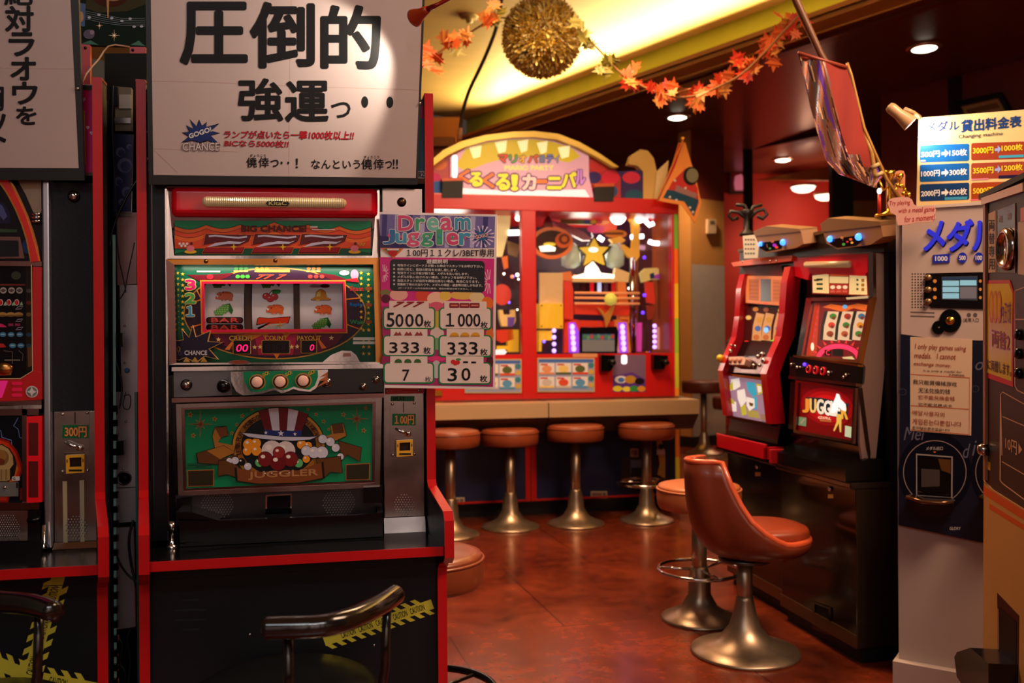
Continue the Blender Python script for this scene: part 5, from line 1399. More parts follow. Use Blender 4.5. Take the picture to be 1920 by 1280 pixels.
spot('clip_lamp_light', c0 + ax * .004, PS.hit(570, 150), 4.6, (1, .90, .72), radians(84), .3, .012)

# ================================================================== black stools with a curved back bar in front of the cabinets
VIN = M('black_vinyl', (16, 14, 13), .3, noise=.2, scale=30, bump=.1); BARM = M('black_lacquer_bar', (22, 15, 13), .14, coat=.6)
def bar_stool(label, sx, sy, zs, R, barpts, zb, posts, group):
    c = at_z(sx, sy, zs)
    root = thing('bar_stool', label, 'stool', (c.x, c.y, 0), group=group)
    m = MB(); m.lathe([(.001, zs - .075), (R * .86, zs - .075), (R * .98, zs - .06), (R, zs - .035), (R * .97, zs - .012), (R * .85, zs), (R * .5, zs + .008), (.001, zs + .01)], VIN, (c.x, c.y, 0), 40); m.build('seat', root)
    P = [at_z(px, py, zb) for px, py in barpts]
    for _ in range(2):
        Q = [P[0]]
        for a, b in zip(P, P[1:]): Q += [a.lerp(b, .25), a.lerp(b, .75)]
        P = Q + [P[-1]]
    n = len(P); P = [P[0] - (P[1] - P[0]).normalized() * .006] + P + [P[-1] + (P[-1] - P[-2]).normalized() * .006]
    m = MB(); m.tube(P, [.010] + [.0165] * n + [.010], BARM, 16); m.build('back_bar', root)
    for px, py in posts:
        t = at_z(px, py, zb - .008); d = V((c.x - t.x, c.y - t.y, 0)).normalized()
        b_ = V((t.x, t.y, zs - .05)) + d * .05
        m = MB(); m.tube([t, V((t.x, t.y, (zb + zs) / 2)) + d * .008, b_ + V((0, 0, .02)), b_ + d * .04], .0075, BARM, 10); m.build('back_post', root)
    m = MB(); m.lathe([(.19, 0), (.19, .008), (.14, .025), (.05, .05), (.026, .09), (.026, zs - .07)], CHROME, (c.x, c.y, 0), 32); m.build('pedestal', root)
    return root
G = 'black stools with curved back bars'
bar_stool('black stool with curved back bar in front of the main cabinet', 536, 1276, .46, .18, [(500, 1177), (551, 1176), (604, 1174), (650, 1163), (693, 1145), (721, 1129), (741, 1115)], .69, [(540, 1180), (726, 1130)], G)
bar_stool('black stool with curved back bar at the lower left corner', -60, 1330, .46, .18, [(-130, 1120), (-60, 1118), (0, 1128), (48, 1131), (80, 1138), (100, 1146)], .69, [(74, 1138), (-110, 1122)], G)
# ================================================================== medal game with two bays
YC = 5.50
PC = YP(YC)
GREDM = M('game_red_paint', (204, 26, 24), .3, noise=.1, scale=5)
GBLUE = M('game_blue_panel', (12, 28, 70), .4, noise=.15, scale=4)
BRASS = M('brushed_brass_edge', (200, 168, 128), .38, metal=.35, rnoise=.1, scale=6, stretch=(1, 20, 20))
game = thing('medal_game', 'red and blue two-bay medal game with lit glass bays and an arched sign', 'arcade machine', (1.24, 5.9, 0))
PX = lambda px: at_y(px, 640, YC).x
PZ = lambda py, px=1000: at_y(px, py, YC).z
XL, XM, XR = .22, PX(993), PX(1272)
ztop, zgt, zgb, zct = PZ(376), PZ(396), PZ(664), PZ(752)
m = MB()
m.box((XL, YC, .10), (XM - .035, 6.3, zct), GBLUE); m.box((XM + .035, YC, .10), (XR - .02, 6.3, zct), GBLUE)
m.build('base_panel', game)
m = MB(); m.box((XL, YC + .08, 0), (XR - .02, 6.28, .10), BLACK); m.build('kickplate', game)
m = MB(); m.box((XM - .035, YC - .012, .10), (XM + .035, YC, zct), GREDM); m.box((XM - .002, YC - .014, .10), (XM + .002, YC - .012, zct), C((120, 12, 12)))
m.box((XL, YC - .01, .10), (XR - .02, YC, .112), GREDM); m.build('red_base_trim', game)
# upper frame
m = MB()
for x0, x1 in ((XL, XL + .09), (XM - .05, XM + .045), (XR - .045, XR)): m.box((x0, YC - .01, zct), (x1, YC + .06, ztop + .01), GREDM, .006)
m.box((XL, YC - .012, zgt), (XR, YC + .06, ztop + .03), GREDM, .006)
m.box((XL + .09, YC - .004, zct), (XR - .045, YC + .04, zgb), GREDM)
m.build('red_frame', game)
m = MB(); x = PX(1256); 
for k, c in enumerate(((236, 180, 40), (236, 110, 30), (240, 140, 40), (200, 190, 50), (150, 190, 50), (236, 180, 40), (236, 110, 30), (120, 170, 60))):
    z0 = .12 + (zgt - .12) * k / 8; z1 = .12 + (zgt - .12) * (k + 1) / 8
    m.box((XR - .03, YC - .016, z0), (XR - .004, YC - .010, z1), C(c, .3, .12))
m.build('colour_strip', game)
m = MB(); m.box((XL, YC + .05, zgt), (XR, 6.28, ztop + .03), GREDM); m.box((XR - .03, YC + .05, zct), (XR, 6.28, zgt), C((150, 70, 24), .4)); m.box((XL, 6.25, zct), (XR, 6.28, zgt), C((46, 22, 40), .5)); m.box((XL, YC + .05, zct - .02), (XR, 6.28, zct + .12), C((90, 20, 30), .4))
m.build('cabinet_shell', game)
# counters with metal edges
for a, b in ((XL, PX(1006) - .003), (PX(1007), XR + .01)):
    m = MB()
    yf = 5.20
    zt = at_y(1000, 757, yf).z; zb = at_y(1000, 783, yf).z
    m.prism([(a, yf, zt), (a, YC + .01, zt + .012), (a, YC + .01, zb - .1), (a, yf + .10, zb - .10), (a, yf, zb)], (b - a, 0, 0), M('counter_underside', (70, 46, 34), .4, metal=.5))
    m.box((a, yf - .004, zb), (b, yf, zt), BRASS); m.box((a, yf, zt), (b, YC, zt + .006), BRASS)
    m.build('counter', game)
# glass of the bays
for a, b in ((XL + .09, XM - .05), (XM + .045, XR - .045)):
    m = MB(); m.box((a, YC + .012, zgb), (b, YC + .018, zgt), glass('clear_glass', gloss=.05)); m.build('bay_glass', game)
# instruction cards on the red sill
vg = View(PC, 790, 560, 540 / 1571)
PSill = Plane((0, YC - .0045, 0), (0, -1, 0)); vs_ = View(PSill, 790, 560, 540 / 1571)
def card(x0, y0, x1, y1):
    m = MB(); m.slab(vs_, q4(x0, y0, x1, y1), .006, C((196, 168, 120), .3))
    m.rect(vs_, x0 + 5, y0 + 6, x1 - 5, y1 - 6, C((150, 160, 200), .3), 13); m.rect(vs_, x0 + 8, y0 + 8, x1 - 8, y0 + 24, C((70, 110, 190), .3), 14)
    n = 3; w = (x1 - x0 - 40) / n
    cs = [(220, 150, 110), (230, 200, 120), (90, 100, 60), (200, 190, 190), (214, 80, 60), (90, 150, 200)]
    for r in range(2):
        for k in range(n):
            xx = x0 + 10 + k * w; yy = y0 + 28 + r * 74
            m.rect(vs_, xx, yy, xx + w - 8, yy + 62, W_, 15, 4); m.ell(vs_, xx + w / 2 - 4, yy + 32, w * .3, 20, C(cs[(k + r * 3) % 6], .3), 16, 14); m.rect(vs_, xx, yy + 50, xx + w - 8, yy + 62, C(cs[(k * 2 + r) % 6], .3), 17)
            m.rect(vs_, xx + 6, yy + 4, xx + w * .5, yy + 12, C((200, 60, 70), .3), 17)
    for k in range(4): m.ell(vs_, x1 - 20, y0 + 40 + k * 36, 16, 14, C([(60, 130, 150), (200, 170, 90)][k % 2], .3), 17, 12)
    m.build('instruction_card', game)
card(632, 322, 944, 508); card(236, 328, 546, 514)
m = MB(); m.rect(vs_, 1044, 306, 1222, 508, C((96, 60, 150), .2), 1)
m.poly(vs_, [(1044, 306), (1222, 306), (1222, 440), (1150, 400), (1044, 420)], C((120, 96, 130), .2), 2)
for x, y, rx, ry, c in ((1088, 440, 34, 20, (236, 232, 240)), (1090, 442, 18, 14, (70, 120, 200)), (1140, 440, 32, 22, (190, 140, 50)), (1190, 450, 26, 18, (30, 26, 28)), (1070, 490, 26, 16, (232, 214, 60)), (1120, 492, 24, 14, (240, 220, 80)), (1160, 490, 24, 16, (60, 150, 80)), (1200, 490, 22, 16, (220, 150, 50))): m.ell(vs_, x, y, rx, ry, C(c, .25), 3, 16)
m.rect(vs_, 1090, 306, 1122, 356, C((240, 236, 250), .2, 1.2), 4, 10)
m.build('lower_screen', game)
for x0, x1, y1 in ((968, 1044, 394), (1252, 1330, 384)):
    m = MB(); m.slab(vs_, [(x0, 304), (x1, 308), (x1, 350), (x0 + 52, y1), (x0, y1)], .05, BLACKG); m.lathe([(.02, 0), (.02, .06), (.016, .075), (.006, .076)], BLACKG, vs_.hit(x1 - 20, 346, .02), 18, (0, -1, 0)); m.ball(vs_.hit(x1 - 8, 350, .085), .008, CHROME, 10); m.build('medal_chute', game)
m = MB(); m.rect(vs_, 826, 298, 960, 318, C((214, 150, 110), .3), 2); m.build('sill_label', game)
m = MB(); m.slab(vs_, q4(60, 500, 112, 528), .01, GOLD); m.build('sill_clip', game)
# small labels, vent door and yellow shape on the base
m = MB()
for q in ((924, 1048, 1014, 1088), (162, 1082, 236, 1122), (1140, 816, 1184, 862)): m.rect(vg, *q, C((206, 186, 160), .4), 1); m.rect(vg, q[0] + 6, q[1] + 10, q[2] - 30, q[3] - 14, C((150, 110, 90), .4), 2); m.rect(vg, q[2] - 26, q[1] + 8, q[2] - 6, q[3] - 8, C((120, 110, 110), .4), 2)
m.build('rating_labels', game)
m = MB(); m.slab(vg, q4(1088, 866, 1222, 1016), .004, C((64, 58, 56), .4)); m.rect(vg, 1140, 878, 1206, 950, C((112, 120, 136), .3), 9); m.rect(vg, 1144, 920, 1200, 1000, C((30, 40, 50), .3), 9.6); m.rect(vg, 1100, 1000, 1200, 1012, K_, 10); m.build('coin_door', game)
m = MB(); m.poly(vg, [(1190, 640), (1270, 640), (1300, 720), (1330, 860), (1330, 1040), (1270, 1040), (1300, 900), (1280, 760)], C((206, 170, 70), .35), 1); m.ell(vg, 1286, 1010, 40, 50, C((18, 40, 92), .3), 2); m.star(vg, 1270, 1000, 26, 11, 5, C((224, 170, 80)), 3); m.ell(vg, 1306, 806, 14, 16, K_, 3); m.rect(vg, 1284, 822, 1328, 850, W_, 2); m.build('side_graphic', game)

# ---- what stands in the lit bays (plain generic shapes)
def bay(yb, part, f): m = MB(); f(m, yb); return m.build(part, game)
vb = lambda y: View(YP(y), 1000, 380, 280 / 1195)
S2 = lambda y: View(YP(y), 790, 240, 540 / 1920)
ys = 5.70
v = vb(ys)
m = MB(); m.slab(v, [(490, 285), (526, 350), (604, 354), (552, 410), (572, 495), (488, 455), (410, 500), (430, 415), (374, 358), (455, 350)], -.05, M('gold_star', (240, 204, 70), .25, emit=.4)); m.ell(v, 480, 376, 38, 20, C((255, 250, 225), .3, 1.6), 1); m.build('gold_star', game)
m = MB(); vk = vb(ys + .03); m.slab(vk, [(486, 262), (540, 340), (632, 346), (572, 420), (590, 520), (488, 480), (390, 520), (408, 420), (350, 346), (436, 340)], -.03, C((64, 36, 44), .3)); m.build('star_backing', game)
GW = C((255, 244, 226), .3, 1.6)
m = MB(); m.slab(v, [(310, 590), (420, 560), (430, 510), (480, 470), (520, 520), (540, 560), (650, 574), (650, 602), (310, 604)], -.04, GW); m.build('lit_header', game)
CRM = M('cream_shell', (232, 196, 132), .35, emit=.15)
m = MB(); m.slab(v, [(206, 560), (300, 548), (320, 616), (230, 636)], -.05, M('orange_shell', (224, 120, 50), .35, emit=.15)); m.slab(v, [(660, 520), (770, 560), (762, 636), (640, 626)], -.05, CRM)
m.slab(v, [(320, 604), (640, 610), (650, 636), (310, 632)], -.05, CRM); m.build('lit_header_ends', game)
ORR = M('orange_red_plastic', (222, 58, 34), .3, emit=.12)
m = MB(); m.slab(v, [(240, 620), (304, 625), (320, 700), (318, 940), (250, 960), (246, 700)], -.06, ORR); m.slab(v, [(676, 630), (740, 636), (748, 720), (766, 830), (770, 960), (690, 940), (680, 720)], -.06, M('amber_plastic', (226, 128, 60), .3, emit=.15)); m.build('side_columns', game)
m = MB(); m.slab(vb(ys + .05), [(310, 630), (680, 640), (680, 720), (310, 720)], -.02, C((50, 14, 22), .2, .1))
for x, c, e in ((468, (214, 30, 44), .5), (528, (180, 196, 236), 1.0), (580, (90, 60, 80), .2), (640, (200, 40, 40), .3), (400, (70, 20, 28), .1)): m.rect(vb(ys + .05), x - 16, 632, x + 16, 716, C(c, .25, e), 2)
m.build('reel_box', game)
m = MB()
for y in (722, 762, 806):
    m.tube([v.hit(320, y, .03), v.hit(600, y + 4, .05), v.hit(840, y + 2, .02)], .008, M('amber_tube', (236, 150, 90), .2, emit=.4), 8)
m.build('amber_rails', game)
m = MB(); m.ball(v.hit(592, 776, .07), .042, M('yellow_ball', (220, 214, 90), .25, emit=.4), 18); m.build('yellow_ball', game)
m = MB(); m.slab(v, [(330, 810), (770, 826), (764, 904), (330, 890)], -.05, ORR, .01); m.build('red_apron', game)
m = MB(); m.slab(v, [(496, 836), (540, 866), (556, 900), (606, 836), (636, 820), (600, 930), (566, 1000), (552, 920)], .02, M('amber_gold', (226, 150, 60), .25, metal=.5, emit=.15), .03); m.build('gold_emblem', game)
m = MB(); m.slab(v, [(250, 930), (360, 935), (380, 985), (360, 1200), (246, 1200)], -.04, ORR); m.slab(v, [(650, 935), (760, 930), (780, 1200), (690, 1200), (650, 985)], -.04, M('amber_plastic', (226, 128, 60), .3, emit=.15))
m.slab(v, [(360, 940), (650, 946), (650, 990), (570, 1000), (380, 992)], -.04, ORR); m.build('lower_arch', game)
LAV = M('lavender_lamp', (196, 150, 255), .3, emit=2.6); LAVC = M('lavender_glow', (150, 70, 240), .3, emit=.6)
for P, Q in (([(280, 960), (330, 956), (362, 1030), (362, 1200), (284, 1200)], (312, 970, 1190)), ([(676, 960), (740, 956), (752, 1200), (690, 1200), (680, 1040)], (712, 970, 1190))):
    m = MB(); m.slab(v, P, .01, LAVC); 
    for k in range(5): y = Q[1] + (Q[2] - Q[1]) * k / 5 + 22; m.slab(v, arcpts(Q[0] - 5 + k * 3, y, 17, 22, 0, 360, 14)[:-1], .02, LAV)
    m.build('lavender_lamp', game)
m = MB(); m.slab(v, [(372, 1000), (660, 990), (676, 1030), (664, 1200), (372, 1200), (366, 1040)], -.02, C((20, 16, 20), .15), .012)
vq = vb(ys - .0125); m.rect(vq, 392, 1050, 650, 1100, C((60, 84, 120), .2, .4), 1); m.rect(vq, 392, 1096, 650, 1190, C((120, 120, 116), .2, .3), 1)
for k in range(9): m.ell(vq, 410 + k * 28, 1070 + 8 * (k % 2), 14, 20, C([(70, 110, 70), (90, 130, 90), (160, 70, 60)][k % 3], .2, .4), 2, 10)
m.build('monitor', game)
# left-hand props of the right bay: yellow block, shelf, orange spiral disc
YB = M('yellow_block', (238, 190, 40), .35, emit=.25)
m = MB(); m.slab(vb(5.62), q4(50, 806, 238, 1004), -.10, YB)
for x, y in ((66, 822), (222, 822), (66, 988), (222, 988)): m.ell(vb(5.62), x, y, 7, 7, C((150, 100, 30)), 1, 10)
m.build('yellow_block', game)
m = MB(); m.slab(vb(5.66), q4(50, 560, 236, 806), -.02, C((222, 190, 140), .4, .08)); m.build('cream_panel', game)
m = MB(); m.slab(vb(5.64), q4(44, 1022, 150, 1100), -.06, YB); m.slab(vb(5.64), q4(44, 1100, 66, 1190), -.06, YB); m.build('yellow_shelf', game)
m = MB()
for k in range(4): m.ball(vb(5.62).hit(166, 1022 + 54 * k), .014, LAV, 10)
m.build('lamp_string', game)
v = vb(5.68)
m = MB(); m.slab(v, arcpts(150, 320, 168, 130, 0, 360, 30)[:-1], -.03, M('orange_disc', (226, 110, 34), .3, emit=.2)); m.ell(v, 150, 320, 140, 100, C((70, 28, 20), .3), 1, 24); m.ell(v, 240, 300, 66, 62, C((214, 100, 40), .3, .15), 2, 24); m.ell(v, 246, 292, 44, 42, C((130, 50, 24), .3), 3, 20); m.ell(v, 248, 290, 24, 24, C((226, 130, 50), .3), 4, 16)
m.slab(v, [(44, 350), (120, 340), (176, 360), (170, 388), (60, 392)], .01, C((255, 250, 230), .3, 1.5)); m.ell(v, 130, 332, 50, 16, C((230, 200, 60), .3, .5), 3, 16); m.build('orange_disc', game)
m = MB(); m.slab(v, [(80, 190), (100, 130), (120, 100), (150, 150), (160, 200)], -.05, C((120, 14, 20), .3, .05)); m.build('red_cone', game)
m = MB(); m.slab(vb(5.8), [(140, 140), (240, 160), (400, 230), (480, 300), (400, 300), (240, 220)], -.05, M('mauve_wing', (150, 84, 96), .35, emit=.08)); m.build('mauve_wing', game)
v = vb(5.85)
m = MB(); m.slab(v, [(220, 84), (560, 90), (560, 176), (220, 168)], -.02, C((120, 110, 60), .4, .08)); m.text(v, 'BATTLE CHANCE', (236, 92, 536, 116), K_, 2, off=.03)
for x, c in ((430, (60, 90, 150)), (480, (200, 170, 60)), (530, (200, 60, 60)), (380, (90, 140, 80))): m.ell(v, x, 150, 24, 18, C(c, .3, .15), 2, 12)
m.build('title_board', game)
m = MB(); m.slab(v, arcpts(640, 220, 170, 150, 0, 360, 30)[:-1], -.03, C((60, 26, 60), .3, .08)); m.ell(v, 580, 190, 90, 56, C((230, 90, 60), .3, .35), 1, 20); m.ell(v, 560, 150, 50, 24, C((232, 150, 90), .3, .4), 2, 16); m.ell(v, 660, 250, 90, 34, C((190, 110, 40), .3, .25), 2, 20); m.rect(v, 560, 236, 720, 256, C((110, 60, 20)), 3); m.ell(v, 500, 210, 70, 34, C((220, 80, 120), .3, .25), 1.5, 16); m.build('orange_cloud', game)
v = vb(5.74)
m = MB(); m.slab(v, [(740, 84), (850, 90), (850, 430), (820, 470), (760, 430), (690, 340), (720, 330), (790, 380), (800, 260), (790, 160)], -.04, M('yellow_crescent', (238, 170, 60), .3, emit=.35)); m.build('yellow_crescent', game)
m = MB()
for x, y, r in ((662, 116, .055), (832, 136, .03)): m.ball(v.hit(x, y, .04), r, M('white_bulb', (255, 250, 240), .3, emit=4), 14)
m.build('bulbs', game)
m = MB(); m.slab(v, [(610, 290), (700, 270), (740, 300), (700, 330), (640, 320)], -.04, M('yellow_crescent', (238, 170, 60), .3, emit=.35)); m.tube([v.hit(684, 320), v.hit(684, 470)], .016, M('pale_post', (214, 200, 190), .3), 10); m.build('pale_post', game)
m = MB(); 
for x, w in ((300, 60), (650, 60)): m.lathe([(.028 * w / 60, -.02), (.062, 0), (.066, .05), (.055, .12), (.02, .15)], M('pale_cup', (190, 214, 196), .3, emit=.12), vb(5.78).hit(x, 500), 20)
m.build('pale_cups', game)
m = MB(); m.tube([vb(5.72).hit(790, 440), vb(5.72).hit(800, 1190)], .022, CHROME, 16); m.build('chrome_post', game)
m = MB(); m.slab(vb(5.9), [(846, 90), (1070, 90), (1070, 1190), (846, 1190)], -.02, M('mirror_back', (120, 84, 96), .12, metal=.8)); m.build('mirror_back', game)
v = vb(5.76)
m = MB()
for P in ([(884, 110), (900, 150), (930, 180), (962, 164)], [(780, 274), (880, 268)], [(924, 310), (960, 322), (1010, 326)], [(520, 274), (560, 300)]):
    m.tube([v.hit(*p) for p in P], .016, M('white_tube_lamp', (255, 252, 250), .3, emit=4), 8)
m.build('tube_lamps', game)
m = MB(); m.slab(v, [(862, 560), (900, 524), (990, 520), (1058, 560), (1058, 620), (960, 612), (880, 636)], -.05, M('rainbow_shell', (220, 200, 120), .3, emit=.2)); m.slab(v, [(930, 590), (1000, 570), (1056, 590), (1056, 612), (960, 606)], .01, C((150, 60, 160), .3, .3)); m.slab(v, [(930, 570), (960, 560), (965, 600), (936, 610)], .012, C((30, 60, 110), .3)); m.build('rainbow_shell', game)
m = MB(); m.slab(v, [(900, 630), (960, 636), (976, 780), (970, 810), (918, 800)], -.04, ORR); m.slab(v, [(916, 820), (976, 822), (950, 930), (930, 936)], -.04, C((160, 60, 36), .3)); m.build('red_leg_prop', game)
m = MB(); m.slab(v, q4(990, 994, 1050, 1172), -.01, C((222, 170, 140), .4, .1)); m.rect(v, 1010, 1020, 1022, 1140, C((110, 60, 60)), 1); m.build('upright_card', game)
m = MB()
for k in range(5): m.ball(v.hit(962, 985 + 42 * k, .02), .014, LAV, 10)
for x, y in ((880, 440), (880, 740), (868, 880)): m.ball(v.hit(x, y, .02), .012, M('violet_lamp', (90, 50, 255), .3, emit=2.5), 10)
m.build('lamp_string', game)
m = MB(); m.slab(v, [(830, 960), (866, 958), (862, 1190), (812, 1190)], .01, C((190, 60, 150), .3, .6)); m.build('pink_strip', game)
# left bay, seen past the notice
v = View(YP(5.7), 790, 560, 540 / 1571)
m = MB(); m.slab(v, [(424, 60), (444, 60), (450, 86), (490, 86), (490, 60), (512, 60), (516, 120), (500, 150), (440, 150), (428, 110)], -.05, M('cream_prop', (236, 196, 120), .35, emit=.25)); m.slab(v, [(470, 100), (510, 100), (500, 150), (470, 150)], .01, C((100, 70, 160), .3, .3)); m.build('cream_prop', game)
m = MB(); m.slab(v, [(410, 170), (500, 166), (505, 220), (440, 240), (412, 226)], -.05, ORR); m.build('red_prop', game)
m = MB(); m.slab(v, q4(472, 168, 532, 290), -.06, YB); m.slab(v, q4(410, 256, 470, 276), .01, YB); m.build('yellow_shelf', game)
m = MB(); m.slab(v, [(400, 278), (450, 276), (464, 290), (450, 304), (400, 304)], .02, C((236, 232, 240), .3, .8)); m.build('lit_pointer', game)
v = S2(5.72)
m = MB(); m.slab(v, [(505, 568), (596, 570), (590, 660), (540, 856), (505, 856)], -.04, M('pale_yellow_prop', (236, 214, 140), .35, emit=.5)); m.build('pale_yellow_prop', game)
m = MB(); m.slab(v, arcpts(540, 1110, 60, 70, 0, 360, 20)[:-1], -.04, ORR); m.build('red_ring_prop', game)
m = MB(); m.slab(v, [(540, 860), (575, 850), (580, 930), (556, 940)], -.03, C((230, 120, 60), .3, .3)); m.slab(v, [(575, 750), (660, 780), (640, 860), (585, 840)], -.03, C((150, 130, 90), .3, .1)); m.build('orange_prop', game)
m = MB(); m.tube([v.hit(580, 698), v.hit(654, 696)], .018, M('white_tube_lamp', (255, 252, 250), .3, emit=4), 8); m.ball(v.hit(645, 600), .02, M('white_bulb', (255, 250, 240), .3, emit=4), 10); m.ball(v.hit(640, 978), .012, M('white_bulb', (255, 250, 240), .3, emit=4), 10); m.build('tube_lamps', game)
random.seed(3)
for bx in ((410, 546), (640, 1330)):
    m = MB()
    for k in range(12):
        x = random.uniform(*bx); y = random.uniform(-150, 290)
        m.ball(View(YP(random.uniform(5.8, 6.1)), 790, 560, 540 / 1571).hit(x, y), random.uniform(.005, .012), M(*[('bulb_a', (255, 240, 220), .3, 0, 5), ('bulb_b', (255, 120, 60), .3, 0, 3), ('bulb_c', (120, 90, 255), .3, 0, 3)][k % 3]), 6)
    o = m.build('fairy_lights', game); o['kind'] = 'stuff'
point('bay_light', (XM + .5, 5.95, 1.75), 7, (1, .9, .72), .15); point('bay_light', (XM - .45, 5.95, 1.75), 7, (1, .9, .72), .15); point('bay_light', (XM + .5, 5.9, .95), 2, (.8, .5, 1), .1)

# ---- arched header with the lit name board
YH = YC + .03
s2 = S2(YH)
arch = [(60, 455), (60, 230), (140, 160), (260, 104), (420, 62), (600, 42), (740, 38), (900, 56), (1040, 110), (1180, 190), (1290, 270), (1330, 330), (1330, 470)]
m = MB(); m.slab(s2, arch, .10, C((206, 60, 50), .35)) if False else m.slab(s2, arch, -.14, M('arch_backing', (176, 40, 50), .35))
for x, y, r, c in ((120, 240, 50, (220, 120, 60)), (90, 330, 40, (200, 40, 110)), (110, 400, 60, (40, 90, 170)), (170, 440, 50, (40, 150, 170)), (1180, 250, 60, (206, 60, 60)), (1150, 330, 50, (60, 50, 120)), (1260, 330, 60, (220, 50, 80)), (1250, 420, 60, (60, 90, 150)), (1160, 430, 50, (200, 60, 120))):
    m.ell(s2, x, y, r, r * .8, C(c, .35), 1, 18)
hd = m.build('header_board', game)
m = MB()
o_ = [(30, 250), (140, 158), (260, 100), (420, 58), (600, 36), (740, 32), (900, 50), (1040, 104), (1180, 184), (1300, 268)]
i_ = [(1262, 268), (1160, 206), (1030, 138), (890, 86), (740, 70), (600, 74), (430, 96), (280, 138), (170, 190), (70, 262)]
m.slab(s2, o_ + i_, .05, M('gold_arch', (214, 178, 70), .3, metal=.3, emit=.12), .0); m.build('gold_arch', game)
m = MB()
cl = [(190, 330), (190, 200), (300, 136), (440, 96), (600, 76), (740, 74), (880, 92), (1010, 138), (1110, 190), (1112, 330), (1150, 495), (275, 480), (275, 340)]
m.slab(s2, cl, .02, C((226, 176, 196), .3, .25), .0)
sl = S2(YH - .0205)
m.poly(sl, [(300, 136), (440, 96), (600, 76), (740, 74), (880, 92), (1010, 138), (1060, 190), (980, 230), (840, 200), (700, 190), (560, 200), (420, 240), (300, 290), (230, 250)], C((206, 180, 40), .3, .4), .5)
for x0, y0, w in ((320, 130, 90), (490, 96, 90), (640, 90, 80), (770, 100, 80), (910, 130, 90)): m.poly(sl, [(x0, y0), (x0 + w * .9, y0 - 14), (x0 + w * .8, y0 + 60), (x0 + 26, y0 + 74)], C((255, 246, 180), .3, .55), 1)
m.poly(sl, [(270, 400), (560, 420), (1090, 410), (1140, 490), (278, 476)], C((240, 232, 236), .3, .6), 1)
m.rect(sl, 205, 180, 240, 330, C((255, 255, 255), .3, 1.2), 1, 12)
for t, x0, x1, c in (('マ', 512, 578, (214, 70, 50)), ('リ', 585, 640, (90, 160, 80)), ('オ', 648, 700, (230, 180, 60)), ('パ', 708, 780, (214, 90, 50)), ('ー', 786, 824, (110, 120, 150)), ('テ', 830, 884, (120, 130, 200)), ('ィ', 888, 922, (150, 150, 200))):
    m.text(sl, t, (x0 + 4, 180, x1 - 4, 230), C(c, .3, .3), 3, off=.06, edge=C((60, 40, 30), .3, .05), eoff=.09)
m.text(sl, 'MARIO PARTY', (556, 250, 880, 280), C((222, 214, 90), .3, .4), 3, off=.04, edge=C((236, 230, 190), .3, .4), eoff=.03)
PL = C((92, 36, 120), .3, .08); YY = C((236, 224, 60), .3, .4); OO = C((226, 120, 50), .3, .35)
for t, q, c in (('く', (250, 280, 324, 364), OO), ('る', (324, 298, 404, 386), YY), ('く', (412, 304, 484, 396), OO), ('る', (502, 308, 586, 410), YY), ('！', (602, 316, 640, 412), YY), ('カ', (676, 312, 760, 408), C((236, 200, 190), .3, .4)), ('ー', (772, 346, 834, 366), OO), ('ニ', (842, 330, 930, 404), YY), ('バ', (938, 296, 1030, 392), YY), ('ル', (1030, 280, 1090, 376), C((200, 140, 210), .3, .4))):
    m.text(sl, t, q, c, 4, off=.07, edge=PL, eoff=.10)
m.build('lit_name_board', game)
for q in ((136, 330, 280, 462), (1152, 368, 1286, 486)):
    m = MB(); m.slab(S2(YC - .02), [(q[0] + 6, q[1] + 24), (q[2], q[1] + 20), (q[2] - 6, q[3]), (q[0], q[3])], -.08, M('black_speaker', (16, 13, 12), .6)); m.slab(S2(YC - .02), [(q[0], q[1] + 4), (q[2], q[1]), (q[2], q[1] + 22), (q[0] + 4, q[1] + 26)], -.08, M('orange_speaker_top', (206, 86, 30), .4)); m.build('speaker', game)
# curved gold panels and fan on the right of the header
m = MB(); GP2 = M('gold_panel', (206, 170, 92), .35, emit=.05)
m.slab(S2(YC + .05), [(1380, 240), (1400, 180), (1460, 142), (1510, 150), (1550, 200), (1570, 290), (1560, 480), (1480, 486), (1480, 290), (1440, 250)], -.06, GP2); m.slab(S2(YC + .02), [(1570, 290), (1650, 214), (1640, 300), (1590, 480), (1555, 488)], -.02, C((222, 206, 150), .35)); m.build('gold_fan', game)
m = MB(); m.slab(S2(YC + .06), [(1290, 290), (1480, 280), (1480, 480), (1290, 480)], -.03, C((60, 50, 110), .35)); m.ell(S2(YC + .06), 1400, 330, 60, 40, C((214, 60, 90), .3), 1, 16); m.ell(S2(YC + .06), 1420, 450, 60, 40, C((40, 90, 120), .3), 1, 16); m.build('header_end', game)
# pennant
pen = thing('pennant', 'orange bordered pennant with blue and red patch hanging on the medal game corner', 'pennant', at_y(1290, 330, YC - .12))
v = S2(YC - .10)
m = MB(); m.slab(v, [(1716, 100), (1760, 94), (1790, 200), (1830, 330), (1866, 500), (1824, 634), (1736, 512), (1580, 484), (1660, 290)], -.006, M('orange_pennant', (232, 140, 54), .5, emit=.04))
m.poly(v, [(1716, 106), (1740, 104), (1690, 260), (1630, 380), (1660, 290)], C((214, 50, 40), .5), 1)
m.poly(v, [(1760, 270), (1800, 300), (1840, 400), (1850, 500), (1816, 590), (1752, 490), (1616, 464), (1670, 360)], C((190, 50, 46), .5), 1.5)
m.poly(v, [(1640, 410), (1720, 420), (1850, 480), (1816, 590), (1752, 490), (1610, 466)], C((22, 66, 92), .5), 2)
m.ell(v, 1796, 320, 52, 62, K_, 3, 20); m.ell(v, 1806, 316, 40, 48, C((120, 120, 96), .5), 3.5, 20); m.poly(v, [(1700, 380), (1840, 440), (1830, 470), (1690, 420)], C((150, 110, 110), .5), 3)
for x, y in ((1656, 460), (1700, 480), (1790, 530), (1810, 560), (1690, 350), (1760, 400)): m.ell(v, x, y, 8, 8, C((214, 204, 190), .5), 4, 10)
